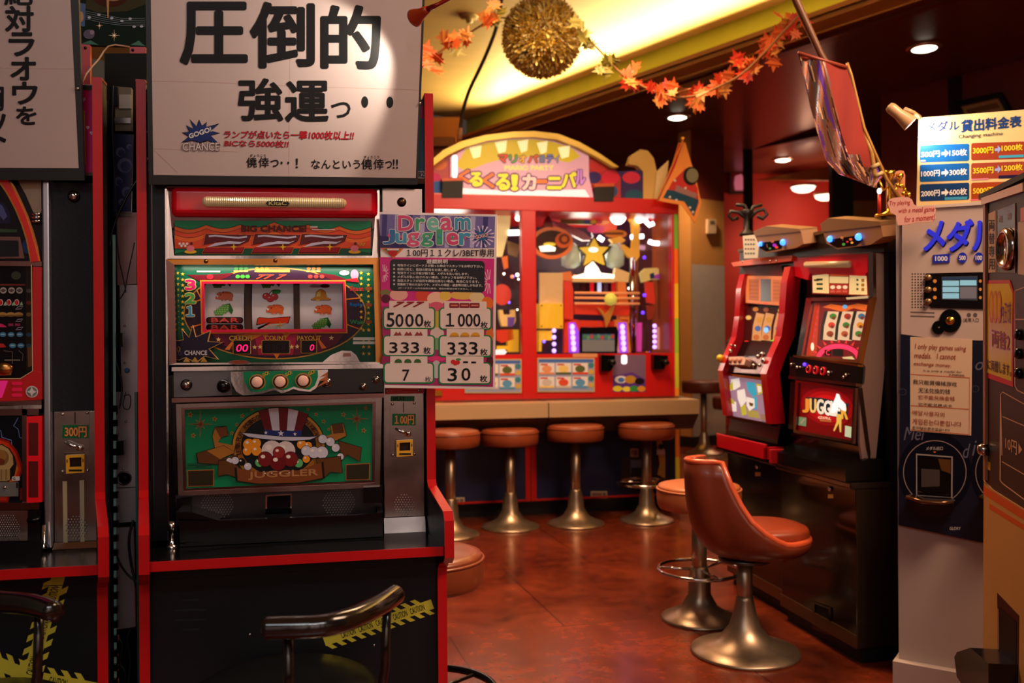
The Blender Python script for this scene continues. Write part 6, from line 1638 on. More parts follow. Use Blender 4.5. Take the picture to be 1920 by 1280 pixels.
m.build('cloth', pen)
m = MB(); m.ball(v.hit(1744, 76), .016, GOLD, 14); m.tube([v.hit(1742, 80, .01), v.hit(1640, 320, .01), v.hit(1570, 490, .004)], .005, M('pennant_stick', (214, 120, 50), .4), 8); m.build('stick', pen)

# ================================================================== round stools
LEATHER = M('orange_brown_vinyl', (142, 66, 36), .36, noise=.35, scale=9, bump=.08, coat=.15)
LEATHER2 = M('tan_vinyl', (190, 108, 64), .42, noise=.35, scale=12, bump=.08)
DKLEATHER = M('dark_brown_vinyl', (92, 38, 22), .4, noise=.3, scale=9)
PEDM = M('worn_satin_steel', (176, 152, 128), .36, metal=.9, noise=.35, scale=16, rnoise=.1)
def stool(label, x, y, zs, R, Rb, mat, group='round pedestal stools', ring=None, thick=.095):
    root = thing('round_stool', label, 'stool', (0, 0, 0), group=group)
    m = MB(); t = thick
    m.lathe([(.001, zs - t), (R * .94, zs - t), (R * .985, zs - t + .012), (R, zs - t * .6), (R, zs - .028), (R * .985, zs - .016)], mat, seg=48)
    m.ring((0, 0, zs - .020), R * .992, .004, mat, seg=48, seg2=6)
    m.lathe([(R * .985, zs - .020), (R * .95, zs - .006), (R * .8, zs), (R * .4, zs + .004), (.001, zs + .004)], mat, seg=48); m.build('seat', root)
    m = MB(); m.lathe([(.030, .10), (.030, zs - t)], PEDM, seg=24); m.lathe([(.001, zs - t - .004), (.08, zs - t - .004), (.08, zs - t), (.001, zs - t)], DSTEEL, seg=24); m.build('post', root)
    m = MB(); m.lathe([(Rb, 0), (Rb, .006), (Rb * .97, .012), (Rb * .72, .026), (Rb * .46, .052), (Rb * .29, .10), (.044, .16), (.034, .20), (.031, .21)], PEDM, seg=48); m.build('base', root)
    if ring:
        zr, Rr, rr, mt = ring
        m = MB(); m.ring((0, 0, zr), Rr, rr, mt); fr = m.build('foot_ring', root)
        m = MB()
        for k in range(3):
            a = radians(35 + 120 * k); m.tube([(.03 * cos(a), .03 * sin(a), zr + .0), (Rr * cos(a), Rr * sin(a), zr)], .006, mt, 8)
        m.build('spokes', fr)
    root.location = (x, y, 0)
    return root
c = at_z(957, 988, 0); stool('orange brown round stool at the medal game, in front of the red centre strip', c.x, c.y, .585, .172, .172, LEATHER)
c = at_z(1080, 982, 0); stool('orange brown round stool at the medal game, in front of the right blue panel', c.x, c.y, .60, .172, .172, LEATHER)
c = at_z(1213, 976, 0); stool('round stool with a foot ring at the right end of the medal game', c.x, c.y, .60, .172, .165, LEATHER, ring=(.235, .175, .010, CHROME))
c = at_z(845, 1003, 0); stool('round stool at the medal game, partly hidden by the notice cabinet edge', c.x, c.y, .60, .172, .165, LEATHER)
c = at_z(1320, 850, 0); stool('dark round stool standing beside the two-tone column', c.x, c.y, .71, .21, .18, DKLEATHER, thick=.12)
c = at_z(1385, 862, 0); stool('dark stool mostly hidden behind the red slot machine', c.x, c.y + .1, .58, .19, .16, DKLEATHER, thick=.12)
stool('orange brown round stool close behind the main cabinet, its base ringed black', .268, 2.56, .505, .168, .16, LEATHER, ring=(.10, .20, .011, BLACKG))
c = at_z(1312, 1160, 0); stool('tan round stool with a foot ring behind the orange shell chair', c.x, c.y, .535, .165, .152, LEATHER2, ring=(.195, .162, .008, CHROME))
# ================================================================== right-hand row: base cabinets and two slot machines
GLOSSBR = M('black_brown_gloss', (26, 15, 9), .16, noise=.3, scale=4, coat=.3)
BRTRIM = M('dull_brass_strip', (120, 84, 58), .35, metal=.8, noise=.3, scale=12)
c6 = lambda pl: View(pl, 1320, 400, 380 / 973)
c7 = lambda pl: View(pl, 1220, 850, 480 / 1429)
def base_cab(label, x, y0, y1, z, hole):
    root = thing('base_cabinet', label, 'cabinet', (x + .3, (y0 + y1) / 2, 0))
    m = MB(); m.box((x, y0, .05), (x + .60, y1, z - .012), GLOSSBR, .004); m.build('body', root)
    m = MB(); m.box((x - .022, y0 - .004, z - .012), (x + .60, y1, z + .012), M('worktop_black', (24, 18, 14), .25, coat=.3), .006); m.build('top_board', root)
    m = MB(); m.box((x - .006, y0, .055), (x, y1, .10), BRTRIM); m.box((x + .02, y0 + .01, 0), (x + .58, y1 - .01, .05), BLACK); m.build('plinth', root)
    pl = Plane((x - .001, 0, 0), (-1, 0, 0)); return root, pl
bA, plA = base_cab('glossy black base cabinet under the slot machine with the red picture, beside the medal dispenser', 1.745, 2.74, 3.255, .604, True)
bB, plB = base_cab('glossy black base cabinet under the red curved slot machine', 1.775, 3.265, 3.80, .604, False)
m = MB(); v = c7(plA)
frame4(m, v, [(905, 822), (1010, 860), (1012, 1015), (905, 975)], [(920, 838), (998, 868), (1000, 996), (922, 960)], .004, GLOSSBR); m.poly(v, [(920, 838), (998, 868), (1000, 996), (922, 960)], C((3, 3, 3), .6), 1); m.build('vent_hole', bA)
for root, pl, x, y in ((bA, plA, 1004, 205), (bB, plB, 597, 82)):
    v = c7(pl); c = v.hit(x, y - 8)
    m = MB(); m.lathe([(.009, 0), (.009, .006), (.006, .009), (.0005, .0095)], CHROME, c, 16, (-1, 0, 0)); lk = m.build('lock', root)
    m = MB(); m.slab(v, q4(x - 13, y + 22, x + 16, y + 44), .001, C((206, 164, 90), .4)); m.build('lock_tag', root)

def seg_plane(a, b, y):
    """plane through two profile points (pixels on the near side of the machine) and the row direction"""
    A, B = at_y(a[0], a[1], y), at_y(b[0], b[1], y)
    return plane3(A, B, A + V((0, 1, 0)))
def px6(p): return (1320 + p[0] * 380 / 973, 400 + p[1] * 380 / 973)

# ---- machine A: red lamp, lit bonus panel, three reels, red belly picture
YA = 2.775
A = thing('slot_machine', 'slot machine with beige side, red top lamp and lit red belly picture', 'slot machine', (2.0, 3.0, .616))
prA = [px6(p) for p in ((822, 190), (824, 402), (762, 722), (766, 738), (757, 818), (734, 836), (722, 1095), (735, 1120))]
pts = [at_y(p[0], p[1], YA) for p in prA]
BEIGE = M('beige_grey_plastic', (206, 180, 166), .42)
z0 = .617
prof = [(p.x + .012, p.z) for p in pts] + [(pts[-1].x + .03, z0 + .03), (pts[-1].x + .06, z0), (2.22, z0), (2.22, pts[0].z)]
m = MB(); m.prism([(x, YA + .012, z) for x, z in prof], (0, .46, 0), BLACKG); m.build('case', A)
sd = [(p.x, p.z) for p in pts] + [(1.86, z0 + .01), (1.875, z0), (1.90, z0), (1.90, pts[0].z)]
sd = [(pts[0].x - .004, pts[0].z), (pts[1].x - .004, pts[1].z), (pts[2].x + .002, pts[2].z), (pts[3].x + .008, pts[3].z), (pts[4].x + .010, pts[4].z), (pts[5].x + .012, pts[5].z), (pts[6].x + .02, pts[6].z), (1.80, z0 + .02), (1.815, z0 + .0), (1.835, z0), (1.88, 1.0), (1.895, pts[0].z)]
m = MB(); m.prism([(x, YA, z) for x, z in sd], (0, .012, 0), BEIGE)
m.build('side_cover', A)
vY = c6(Plane((0, YA - .001, 0), (0, -1, 0)))
m = MB(); m.poly(vY, [(738, 840), (760, 836), (800, 1150), (796, 1200), (778, 1130)], C((60, 40, 32), .4), .5); m.build('side_groove', A)
S1 = c6(seg_plane(prA[0], prA[1], YA)); S2_ = c6(seg_plane(prA[1], prA[2], YA)); S3 = c6(seg_plane(prA[3], prA[4], YA)); S4 = c6(seg_plane(prA[5], prA[6], YA))
m = MB(); m.slab(S1, [(442, 212), (800, 190), (800, 280), (780, 300), (520, 288), (512, 320), (446, 300)], .012, M('red_lens_lit', (206, 14, 30), .2, emit=.10)); m.build('lamp_lens', A)
m = MB(); m.tube([S1.hit(514, 246, .02), S1.hit(722, 244, .02)], .0125, M('ribbed_lamp_tube', (205, 178, 130), .3, emit=.1), 12); m.build('ribbed_tube', A)
m = MB(); m.slab(S1, [(470, 205), (822, 184), (822, 192), (470, 212)], .016, CHROME); m.slab(S1, [(802, 192), (826, 190), (828, 404), (806, 404)], .012, CHROME); m.build('chrome_edges', A)
m = MB()
LITW = C((250, 226, 160), .3, .4); LITY = C((236, 190, 60), .3, .5)
m.slab(S1, [(524, 290), (560, 282), (620, 278), (730, 280), (790, 292), (798, 396), (526, 386)], .006, C((150, 40, 30), .3, .15))
m.poly(S1, [(528, 298), (606, 290), (608, 384), (530, 380)], LITW, 13); m.poly(S1, [(706, 292), (788, 300), (792, 390), (704, 388)], LITW, 13)
m.poly(S1, [(612, 280), (702, 282), (700, 300), (612, 300)], C((224, 110, 40), .3, .4), 13); m.poly(S1, [(610, 302), (702, 304), (700, 336), (610, 334)], LITW, 13); m.poly(S1, [(610, 338), (700, 340), (700, 386), (612, 384)], C((196, 60, 40), .3, .25), 13)
for k in range(3):
    m.ell(S1, 626 + 30 * k, 354, 12, 9, C((240, 226, 190), .3, .5), 14, 10); m.rect(S1, 614 + 30 * k, 370, 636 + 30 * k, 378, C((226, 110, 90), .3, .3), 14)
    m.rect(S1, 548, 312 + 22 * k, 578, 322 + 22 * k, C((60, 90, 50)), 14); m.rect(S1, 740, 314 + 22 * k, 750, 324 + 22 * k, C((60, 110, 60)), 14); m.rect(S1, 764, 314 + 22 * k, 778, 328 + 22 * k, C((206, 160, 60)), 14)
m.rect(S1, 536, 316, 560, 324, C((20, 20, 20)), 15); m.build('bonus_panel', A)
m = MB()
o4 = [(506, 408), (830, 404), (764, 724), (458, 692)]; i4 = [(530, 424), (806, 422), (748, 706), (484, 684)]
m.slab(S2_, [o4[0], o4[1], i4[1], i4[0]], .012, DKBRONZE); m.slab(S2_, [o4[1], o4[2], i4[2], i4[1]], .014, BRONZE); m.slab(S2_, [o4[2], o4[3], i4[3], i4[2]], .014, BRONZE); m.slab(S2_, [o4[3], o4[0], i4[0], i4[3]], .014, CHROME)
m.slab(S2_, [(700, 408), (806, 400), (806, 412), (704, 418)], .016, C((214, 220, 200), .2)); m.build('display_frame', A)
m = MB()
m.poly(S2_, i4, C((122, 22, 30), .3, .12), .5)
m.poly(S2_, [(570, 450), (610, 434), (680, 446), (740, 432), (790, 440), (780, 470), (720, 455), (670, 474), (600, 456)], C((226, 110, 40), .3, .3), 1.5); m.ell(S2_, 678, 448, 12, 10, C((90, 170, 230), .3, .6), 2.5, 12)
m.poly(S2_, [(530, 430), (556, 430), (540, 690), (490, 686)], C((190, 60, 30), .3, .15), 1)
for k in range(7): m.ell(S2_, 548 - 4.5 * k, 470 + 30 * k, 7, 9, C((200, 60, 60), .3, .2), 2, 8)
for x in (590, 620): pass
m.poly(S2_, arcpts(646, 700, 108, 74, 180, 360, 24) + arcpts(646, 700, 86, 52, 360, 180, 24), C((255, 50, 100), .3, .7), 1.5)
for k in range(9):
    a = radians(200 + 17 * k); m.poly(S2_, [(646 + 112 * cos(a), 700 + 80 * sin(a)), (646 + 140 * cos(a + .05), 700 + 108 * sin(a + .05)), (646 + 112 * cos(a + .12), 700 + 80 * sin(a + .12))], C((226, 60, 60), .3, .3), 1.5)
m.rect(S2_, 580, 654, 612, 682, K_, 2.5, dy=.05); m.text(S2_, 'C', (588, 656, 606, 680), C((255, 40, 70), .3, .8), 3.5); m.rect(S2_, 618, 652, 668, 684, K_, 2.5, dy=.05); m.poly(S2_, [(664, 690), (712, 686), (728, 704), (680, 708)], C((226, 220, 170), .3, .3), 2.5)
m.ell(S2_, 522, 640, 8, 20, C((240, 240, 220), .3, .5), 2.5, 10)
m.build('display_panel', A)
for k, (x0, x1) in enumerate(((584, 650), (654, 720), (724, 784))):
    m = MB(); yk = (0, 2, 4)[k]
    g = lambda x, y: (x, y)
    P = [(x0 + 10, 470), (x1 + 4, 472), (x1 - 8, 540), (x1 - 10, 612), (x0 - 14, 606), (x0 - 8, 540)]
    m.poly(S2_, P, C((214, 196, 170), .4, .35), 2)
    m.poly(S2_, [(x0 - 4, 470), (x0 + 12, 470), (x0 - 6, 540), (x0 - 12, 608), (x0 - 26, 606), (x0 - 20, 540)], C((30, 34, 32), .3), 2.5)
    cs = [((60, 140, 60), (214, 60, 50), (150, 70, 40)), ((170, 50, 40), (60, 130, 60), (180, 90, 60)), ((60, 120, 170), (220, 150, 50), (70, 140, 60))][k]
    for j, c in enumerate(cs): m.ell(S2_, (x0 + x1) / 2 + 4 - 7 * j, 494 + 42 * j, 17, 14, C(c, .4, .2), 3, 12); m.ell(S2_, (x0 + x1) / 2 + 8 - 7 * j, 502 + 42 * j, 9, 8, C((130, 60, 40), .4, .1), 4, 8)
    m.build('reel', A)
m = MB(); m.slab(S3, [(432, 690), (766, 738), (758, 818), (432, 782)], .02, BLACKG); con = m.build('console', A)
m = MB(); m.slab(S3, [(430, 782), (757, 818), (757, 834), (430, 796)], .022, DKBRONZE); m.slab(S3, [(452, 682), (766, 728), (766, 738), (452, 692)], .022, BRONZE); m.build('console_trim', con)
for x, y in ((529, 750), (563, 755), (598, 760)):
    m = MB(); c = S3.hit(x, y, .02); ax = S3.n
    m.lathe([(.0155, 0), (.0155, .006), (.0125, .008), (.012, .004)], M('red_button_ring', (214, 24, 36), .25, emit=.35), c, 20, ax); m.lathe([(.012, .003), (.010, .006), (.0005, .007)], BLACKG, c, 20, ax); m.ball(S3.hit(x + 2, y - 6, .03), .0035, CHROME, 8); m.build('stop_button', con)
m = MB()
for x, y, r in ((447, 728, .006), (475, 742, .006), (490, 742, .004), (628, 770, .008), (700, 790, .005), (712, 780, .006)): m.ball(S3.hit(x, y, .024), r, CHROME, 10)
m.build('console_studs', con)
m = MB(); m.ball(S3.hit(510, 728, .024), .007, M('violet_lamp', (90, 50, 255), .3, emit=2.5), 10); m.build('violet_lamp', con)
m = MB()
frame4(m, S4, [(450, 800), (740, 838), (728, 1106), (440, 1052)], [(464, 812), (728, 845), (718, 1090), (452, 1040)], .010, DKBRONZE); m.build('belly_frame', A)
m = MB()
q = [(464, 812), (728, 845), (718, 1090), (452, 1040)]
def lerp4(q, u, v): return ((q[0][0] * (1 - u) + q[1][0] * u) * (1 - v) + (q[3][0] * (1 - u) + q[2][0] * u) * v, (q[0][1] * (1 - u) + q[1][1] * u) * (1 - v) + (q[3][1] * (1 - u) + q[2][1] * u) * v)
m.poly(S4, q, C((116, 8, 14), .25, .4), 0)
for k, c in ((.95, (140, 10, 16)), (.78, (170, 14, 20)), (.6, (196, 22, 24))):
    m.poly(S4, [(lerp4(q, .5 + .5 * k * cos(a), .42 + .40 * k * sin(a))) for a in [2 * pi * i / 24 for i in range(24)]], C(c, .25, .55), 1 + (1 - k) * 2)
m.poly(S4, [(492, 882), (560, 884), (696, 912), (690, 986), (660, 980), (640, 956), (490, 938)], C((24, 50, 66), .25, .3), 3.5)
for ch, x0, x1, y0, y1, c in (('J', 478, 504, 890, 952, (214, 140, 50)), ('U', 512, 540, 890, 954, (226, 190, 110)), ('G', 546, 576, 892, 960, (226, 222, 200)), ('G', 580, 610, 898, 966, (240, 238, 230)), ('L', 612, 634, 902, 968, (240, 238, 230)), ('E', 636, 656, 910, 972, (240, 238, 230)), ('R', 664, 692, 918, 984, (224, 170, 60))):
    m.text(S4, ch, [(x0, y0), (x1, y0 + 3), (x1, y1 + 3), (x0, y1)], C(c, .25, .6), 5, off=.07, edge=C((20, 20, 24)), eoff=.05)
m.poly(S4, [(636, 880), (640, 864), (652, 868), (660, 892), (684, 916), (684, 950), (668, 945), (650, 930), (630, 960), (612, 955), (620, 916)], C((244, 244, 250), .25, .8), 6); m.poly(S4, [(640, 962), (652, 964), (654, 1000), (630, 1046), (624, 1042), (640, 1000)], C((226, 196, 90), .25, .5), 6); m.poly(S4, [(652, 964), (664, 966), (662, 1050), (656, 1050), (650, 1000)], C((226, 196, 90), .25, .5), 6)
m.text(S4, 'GIRL', [(552, 972), (614, 980), (612, 990), (550, 984)], C((236, 200, 170), .25, .5), 5, off=.06, shear=.2); m.rect(S4, 560, 990, 614, 1000, C((190, 110, 60), .25, .3), 5, dy=.1)
m.poly(S4, [(458, 976), (494, 980), (492, 1022), (455, 1016)], C((120, 160, 130), .25, .3), 4); m.line(S4, [(468, 1008), (484, 988)], 6, W_, 5); m.poly(S4, [(680, 1018), (718, 1026), (715, 1078), (678, 1070)], C((190, 214, 180), .25, .5), 4)
m.build('belly_glass', A)
m = MB(); tA = at_y(*px6((735, 1120)), YA)
m.prism([(1.715, YA - .02, z0), (1.715, YA - .02, z0 + .045), (1.745, YA - .02, z0 + .055), (1.80, YA - .02, z0 + .075), (1.86, YA - .02, z0 + .075), (1.86, YA - .02, z0)], (0, .50, 0), BLACKG); m.build('coin_tray', A)
m = MB(); m.box((1.688, 3.225, .617), (1.76, 3.243, .672), REDB_ if False else M('red_tray_end', (170, 22, 30), .3), .004); m.build('tray_end', A)

# ---- machine B: red curved frame
YB_ = 3.30
B = thing('slot_machine', 'slot machine with a red curved frame and bright cartoon-coloured belly panel, left in its row', 'slot machine', (2.05, 3.5, .616))
prB = [px6(p) for p in ((446, 205), (428, 330), (418, 480), (402, 590), (358, 690), (330, 770), (357, 1010), (340, 1090), (332, 1160))]
pB = [at_y(p[0], p[1], YB_) for p in prB]
pr = [(p.x, min(p.z, pts[0].z - .002)) for p in pB]
pr[-1] = (pr[-1][0], .617)
REDB = M('red_curved_frame', (196, 18, 34), .18, noise=.1, scale=5, coat=.5)
m = MB(); m.prism([(x + .014, YB_ + .004, z) for x, z in pr] + [(2.2, YB_ + .004, .617), (2.2, YB_ + .004, pr[0][1])], (0, .45, 0), BLACKG); m.build('case', B)
def rail(y0, y1):
    m = MB()
    n = 6
    for i in range(n):
        a, b = pr[i], pr[i + 1]; w0, w1 = .03, .03
        m.prism([(a[0] - .028, y0, a[1]), (b[0] - .028, y0, b[1]), (b[0] + w1, y0, b[1]), (a[0] + w0, y0, a[1])], (0, y1 - y0, 0), REDB)
    return m
rail(YB_, YB_ + .05).build('frame_rail', B); rail(YB_ + .405, YB_ + .455).build('frame_rail', B)
T1 = c6(seg_plane(prB[0], prB[1], YB_)); T2 = c6(seg_plane(prB[1], prB[2], YB_)); T3 = c6(seg_plane(prB[2], prB[3], YB_)); T4 = c6(seg_plane(prB[4], prB[5], YB_)); T5 = c6(seg_plane(prB[5], prB[6], YB_))
m = MB(); m.slab(T1, [(150, 240), (300, 215), (446, 205), (440, 232), (370, 240), (300, 246), (160, 258)], .02, M('orange_red_cap', (214, 90, 44), .2, coat=.4)); m.slab(T1, [(180, 258), (370, 244), (380, 300), (210, 300)], .0, C((120, 34, 28), .2)); m.build('top_cap', B)
m = MB(); m.slab(T1, [(206, 300), (380, 302), (378, 444), (206, 430)], .006, C((214, 130, 84), .35, .12)); m.poly(T1, [(222, 316), (270, 316), (270, 420), (222, 416)], C((176, 100, 60), .35, .08), 13); m.poly(T1, [(336, 318), (374, 320), (372, 424), (336, 424)], C((190, 110, 66), .35, .08), 13)
for k in range(5): m.line(T1, [(226, 330 + 18 * k), (268, 331 + 18 * k)], 2, C((130, 70, 44)), 14); m.line(T1, [(340, 334 + 18 * k), (370, 335 + 18 * k)], 2, C((130, 70, 44)), 14)
m.poly(T1, [(278, 316), (328, 316), (328, 424), (278, 422)], C((60, 62, 76), .2, .1), 13); m.poly(T1, [(290, 430), (314, 431), (312, 438), (290, 437)], C((232, 80, 60), .3, .5), 13); m.build('info_panel', B)
m = MB(); m.poly(T2, [(206, 446), (384, 452), (378, 640), (180, 640)], C((70, 20, 20), .25, .08), 1)
for x0 in (238, 284, 338):
    m.poly(T2, [(x0 + 14, 476), (x0 + 54, 484), (x0 + 40, 540), (x0 + 38, 612), (x0 - 8, 608), (x0 - 2, 540)], C((206, 160, 110), .4, .3), 2)
    for j, c in enumerate(((200, 150, 70), (70, 110, 190), (190, 110, 60))): m.ell(T2, x0 + 30 - 8 * j, 510 + 42 * j, 15, 13, C(c, .4, .3), 3, 12)
m.poly(T2, [(320, 610), (350, 600), (350, 636), (322, 640)], C((140, 220, 60), .3, .6), 3); m.ell(T2, 300, 560, 12, 14, C((120, 180, 250), .3, 1.0), 4, 10)
for x, y, c in ((206, 620, (220, 60, 40)), (240, 650, (190, 40, 30)), (270, 648, (40, 110, 60)), (216, 500, (220, 190, 120)), (370, 466, (226, 220, 120)), (300, 462, (160, 90, 50)), (250, 460, (200, 130, 60))): m.ell(T2, x, y, 14, 11, C(c, .3, .3), 4, 10)
m.build('display_panel', B)
m = MB(); m.slab(T4, [(90, 690), (340, 690), (330, 772), (84, 760)], .0, DKBRONZE)
m.slab(T4, [(146, 700), (214, 698), (230, 712), (222, 738), (150, 736)], .03, M('pinkish_pod', (206, 160, 140), .3)); con = m.build('console', B)
for x in (160, 182, 204):
    m = MB(); c = T4.hit(x, 718, .03); m.lathe([(.012, 0), (.012, .006), (.0005, .010)], M('rose_button', (190, 130, 116), .3), c, 14, T4.n); m.build('stop_button', con)
m = MB(); m.ball(T4.hit(110, 708, .035), .017, M('yellow_knob', (216, 190, 40), .3), 14); m.build('start_knob', con)
m = MB()
random.seed(11)
for x, y, r in ((160, 645, .006), (178, 648, .006), (156, 672, .009), (290, 700, .010), (310, 690, .012), (318, 720, .012), (298, 742, .008), (190, 386, .007), (190, 404, .006), (370, 234, .006), (340, 234, .006), (205, 236, .005), (268, 742, .008)): m.ball(at_y(*px6((x, y)), YB_ + (.30 if x < 230 else .06)) + V((-.02, 0, 0)) if False else T4.hit(x, y, .03) if y > 600 else T1.hit(x, y, .02), r, CHROME, 10)
m.build('chrome_studs', con)
m = MB(); q = [(108, 776), (290, 800), (314, 1004), (124, 968)]
m.poly(T5, q, C((176, 150, 176), .3, .4), 2)
WT = C((246, 246, 236), .3, .55); LM = C((206, 206, 70), .3, .45); CY = C((60, 190, 226), .3, .45)
for P, mt, L in (([(132, 796), (170, 790), (176, 830), (150, 846), (128, 850)], WT, 3), ([(118, 840), (140, 800), (142, 850)], LM, 3.5), ([(204, 806), (246, 812), (256, 870), (236, 880), (212, 850)], CY, 3), ([(160, 850), (196, 842), (206, 900), (180, 930), (164, 890)], WT, 4), ([(206, 880), (244, 890), (246, 930), (220, 948), (206, 920)], WT, 4), ([(252, 816), (276, 820), (286, 860), (262, 872)], LM, 4), ([(258, 826), (276, 830), (278, 856), (262, 860)], WT, 4.5), ([(130, 900), (156, 905), (158, 950), (134, 950)], WT, 4), ([(126, 880), (146, 900), (150, 915), (128, 910)], LM, 4.5), ([(176, 920), (200, 915), (208, 965), (184, 970)], LM, 3.5), ([(236, 880), (256, 880), (256, 940), (244, 940)], CY, 3.5), ([(210, 940), (260, 950), (270, 985), (214, 975)], C((190, 180, 90), .3, .4), 3.5), ([(218, 905), (240, 912), (236, 925), (222, 922)], C((150, 110, 30), .3), 5)):
    m.poly(T5, P, mt, L)
m.poly(T5, [(274, 960), (308, 966), (310, 998), (276, 992)], W_, 6); m.build('belly_panel', B)
m = MB(); frame4(m, T5, [(96, 764), (298, 788), (326, 1016), (114, 980)], [(108, 776), (290, 800), (314, 1004), (124, 968)], .006, BRONZE, .001); m.build('belly_frame', B)
m = MB(); 
x0, x1 = pr[-1][0] - .035, pr[-1][0] + .06
ya, yb_ = YB_ + .0, YB_ + .46
m.box((x0, ya, .617), (x0 + .012, yb_, .684), REDB, .004); m.box((x0, ya, .617), (x1 + .1, ya + .014, .672), REDB, .004); m.box((x0, yb_ - .014, .617), (x1 + .1, yb_, .672), REDB, .004); m.box((x0, ya, .616), (x1 + .1, yb_, .624), BLACKG); m.build('coin_tray', B)
# ---- uprights and header shelf
hdz = pts[0].z + .002
for y0, y1 in ((2.742, 2.768), (3.262, 3.292), (3.765, 3.80)):
    m = MB(); m.box((1.875, y0, .617), (2.26, y1, hdz), BLACK); solo(m, 'machine_divider', {2.742: 'black upright board at the near end of the right-hand machine row', 3.262: 'black upright board between the two right-hand slot machines', 3.765: 'black upright board at the far end of the right-hand machine row'}[y0], 'divider', origin=(2.0, y0, .617))
m = MB(); m.box((1.86, 2.745, hdz), (2.26, 3.84, hdz + .105), M('dark_bronze_shelf', (48, 34, 26), .3, metal=.4)); m.box((1.85, 2.745, hdz + .105), (2.28, 3.84, hdz + .118), M('brown_shelf_top', (92, 62, 40), .4))
solo(m, 'header_shelf', 'dark header shelf running over the two right-hand slot machines', 'shelf', origin=(2.0, 3.2, hdz))
HB = M('tan_counter_shell', (176, 128, 86), .35, noise=.1, scale=8)
def counter(label, P, tops, disp, leds, bits):
    v = c6(Plane((1.80, 0, 1.5), (-1, 0, -.12)))
    c = v.hit(*P[0])
    root = thing('data_counter', label, 'display', (1.83, c.y, hdz))
    m = MB(); m.slab(v, P, -.07, HB); m.build('shell', root)
    m = MB(); m.slab(v, tops, -.075, M('shell_top', (150, 110, 72), .35), .003); m.build('top_rim', root)
    m = MB(); m.poly(v, disp, C((14, 10, 14), .15), 2)
    for x, y, r, c_ in bits: m.ell(v, x, y, r, r * .8, C(c_, .3, .7), 3, 10)
    x, y = (disp[0][0] + disp[2][0]) / 2 - 14, disp[0][1]
    m.line(v, [(x, y + 4), (x + 4, disp[2][1] - 4)], 4, C((150, 116, 80)), 4); m.build('display', root)
    for x, y, r in leds:
        m = MB(); m.ball(v.hit(x, y, .004), r, M('blue_led', (60, 130, 255), .3, emit=3), 12); m.build('blue_lamp', root)
counter('tan counter display with blue lamps above the red curved slot machine', [(247, 104), (464, 82), (478, 146), (440, 166), (300, 190), (268, 166)], [(240, 86), (300, 60), (462, 74), (464, 86), (247, 108)], [(262, 142), (384, 126), (372, 168), (300, 182), (270, 166)], [(276, 146, .010), (384, 138, .013)], [(340, 152, 10, (150, 30, 190)), (350, 162, 8, (226, 60, 50)), (318, 168, 6, (60, 120, 60)), (330, 134, 8, (160, 90, 60))])
counter('tan counter display with blue lamps above the slot machine with beige side', [(570, 84), (848, 52), (860, 112), (800, 150), (640, 172), (588, 144)], [(562, 50), (600, 22), (850, 38), (850, 58), (570, 88)], [(598, 126), (742, 104), (764, 128), (730, 154), (640, 164), (606, 146)], [(610, 122, .012), (748, 112, .013)], [(706, 124, 8, (226, 90, 40)), (712, 140, 7, (226, 160, 40)), (672, 148, 8, (70, 150, 60)), (664, 116, 8, (180, 110, 60)), (690, 136, 6, (190, 40, 60))])
m = MB(); v = c6(Plane((1.79, 0, 0), (-1, 0, 0))); m.slab(v, [(186, 108), (240, 102), (262, 160), (258, 214), (192, 216)], -.004, C((226, 226, 216), .4))
for r in range(4):
    for k in range(4): m.rect(v, 196 + 13 * k, 122 + 22 * r, 205 + 13 * k, 130 + 22 * r, C((90, 96, 100) if r % 2 else (130, 90, 90), .4), 1)
solo(m, 'price_card', 'small white printed card at the far end of the header shelf', 'card', origin=v.hit(190, 214))

# ---- the next machine in the row, mostly hidden
D = thing('slot_machine', 'dark slot machine behind the red curved one, only its slanted edge visible', 'slot machine', (2.2, 4.2, 0))
m = MB(); m.box((1.95, 3.93, 0), (2.5, 4.06, .60), BLACK, .006); m.build('base', D)
m = MB(); pf = [at_y(px, py, 3.95) for px, py in ((1404, 440), (1404, 500), (1366, 625), (1352, 640), (1350, 690))]
m.prism([(p.x + .06, 3.95, p.z) for p in pf] + [(2.02, 3.95, .6), (2.5, 3.95, .6), (2.5, 3.95, pf[0].z)], (0, .07, 0), M('matt_black', (12, 10, 10), .7)); m.build('case', D)
m = MB(); a, b = pf[1], pf[2]; m.prism([(a.x + .035, 3.945, a.z), (b.x + .035, 3.945, b.z), (b.x + .058, 3.945, b.z), (a.x + .058, 3.945, a.z)], (0, .03, 0), M('tan_edge', (190, 150, 110), .35)); m.build('side_edge', D)
t = at_y(1402, 432, 4.0)
IR = thing('iron_ornament', 'dark curled iron ornament standing on top of the hidden machine', 'ornament', (t.x, t.y, pf[0].z))
BI = M('black_iron', (22, 14, 12), .5); dd = lambda px, py: at_depth(px, py, 4.3)
m = MB(); base = dd(1400, 440); m.lathe([(.035, 0), (.035, .01), (.014, .03), (.014, .10), (.03, .12), (.001, .13)], BI, (base.x, base.y, pf[0].z), 16); m.build('stem', IR)
m = MB()
for P in ([(1402, 412), (1385, 398), (1370, 396), (1366, 404), (1374, 412), (1384, 408)], [(1402, 412), (1418, 396), (1432, 392), (1438, 402), (1430, 410), (1420, 405)], [(1402, 408), (1400, 392), (1395, 385), (1380, 384)], [(1404, 408), (1412, 388), (1428, 384)]):
    m.tube([dd(*p) for p in P], .009, BI, 8)
m.build('scrolls', IR)

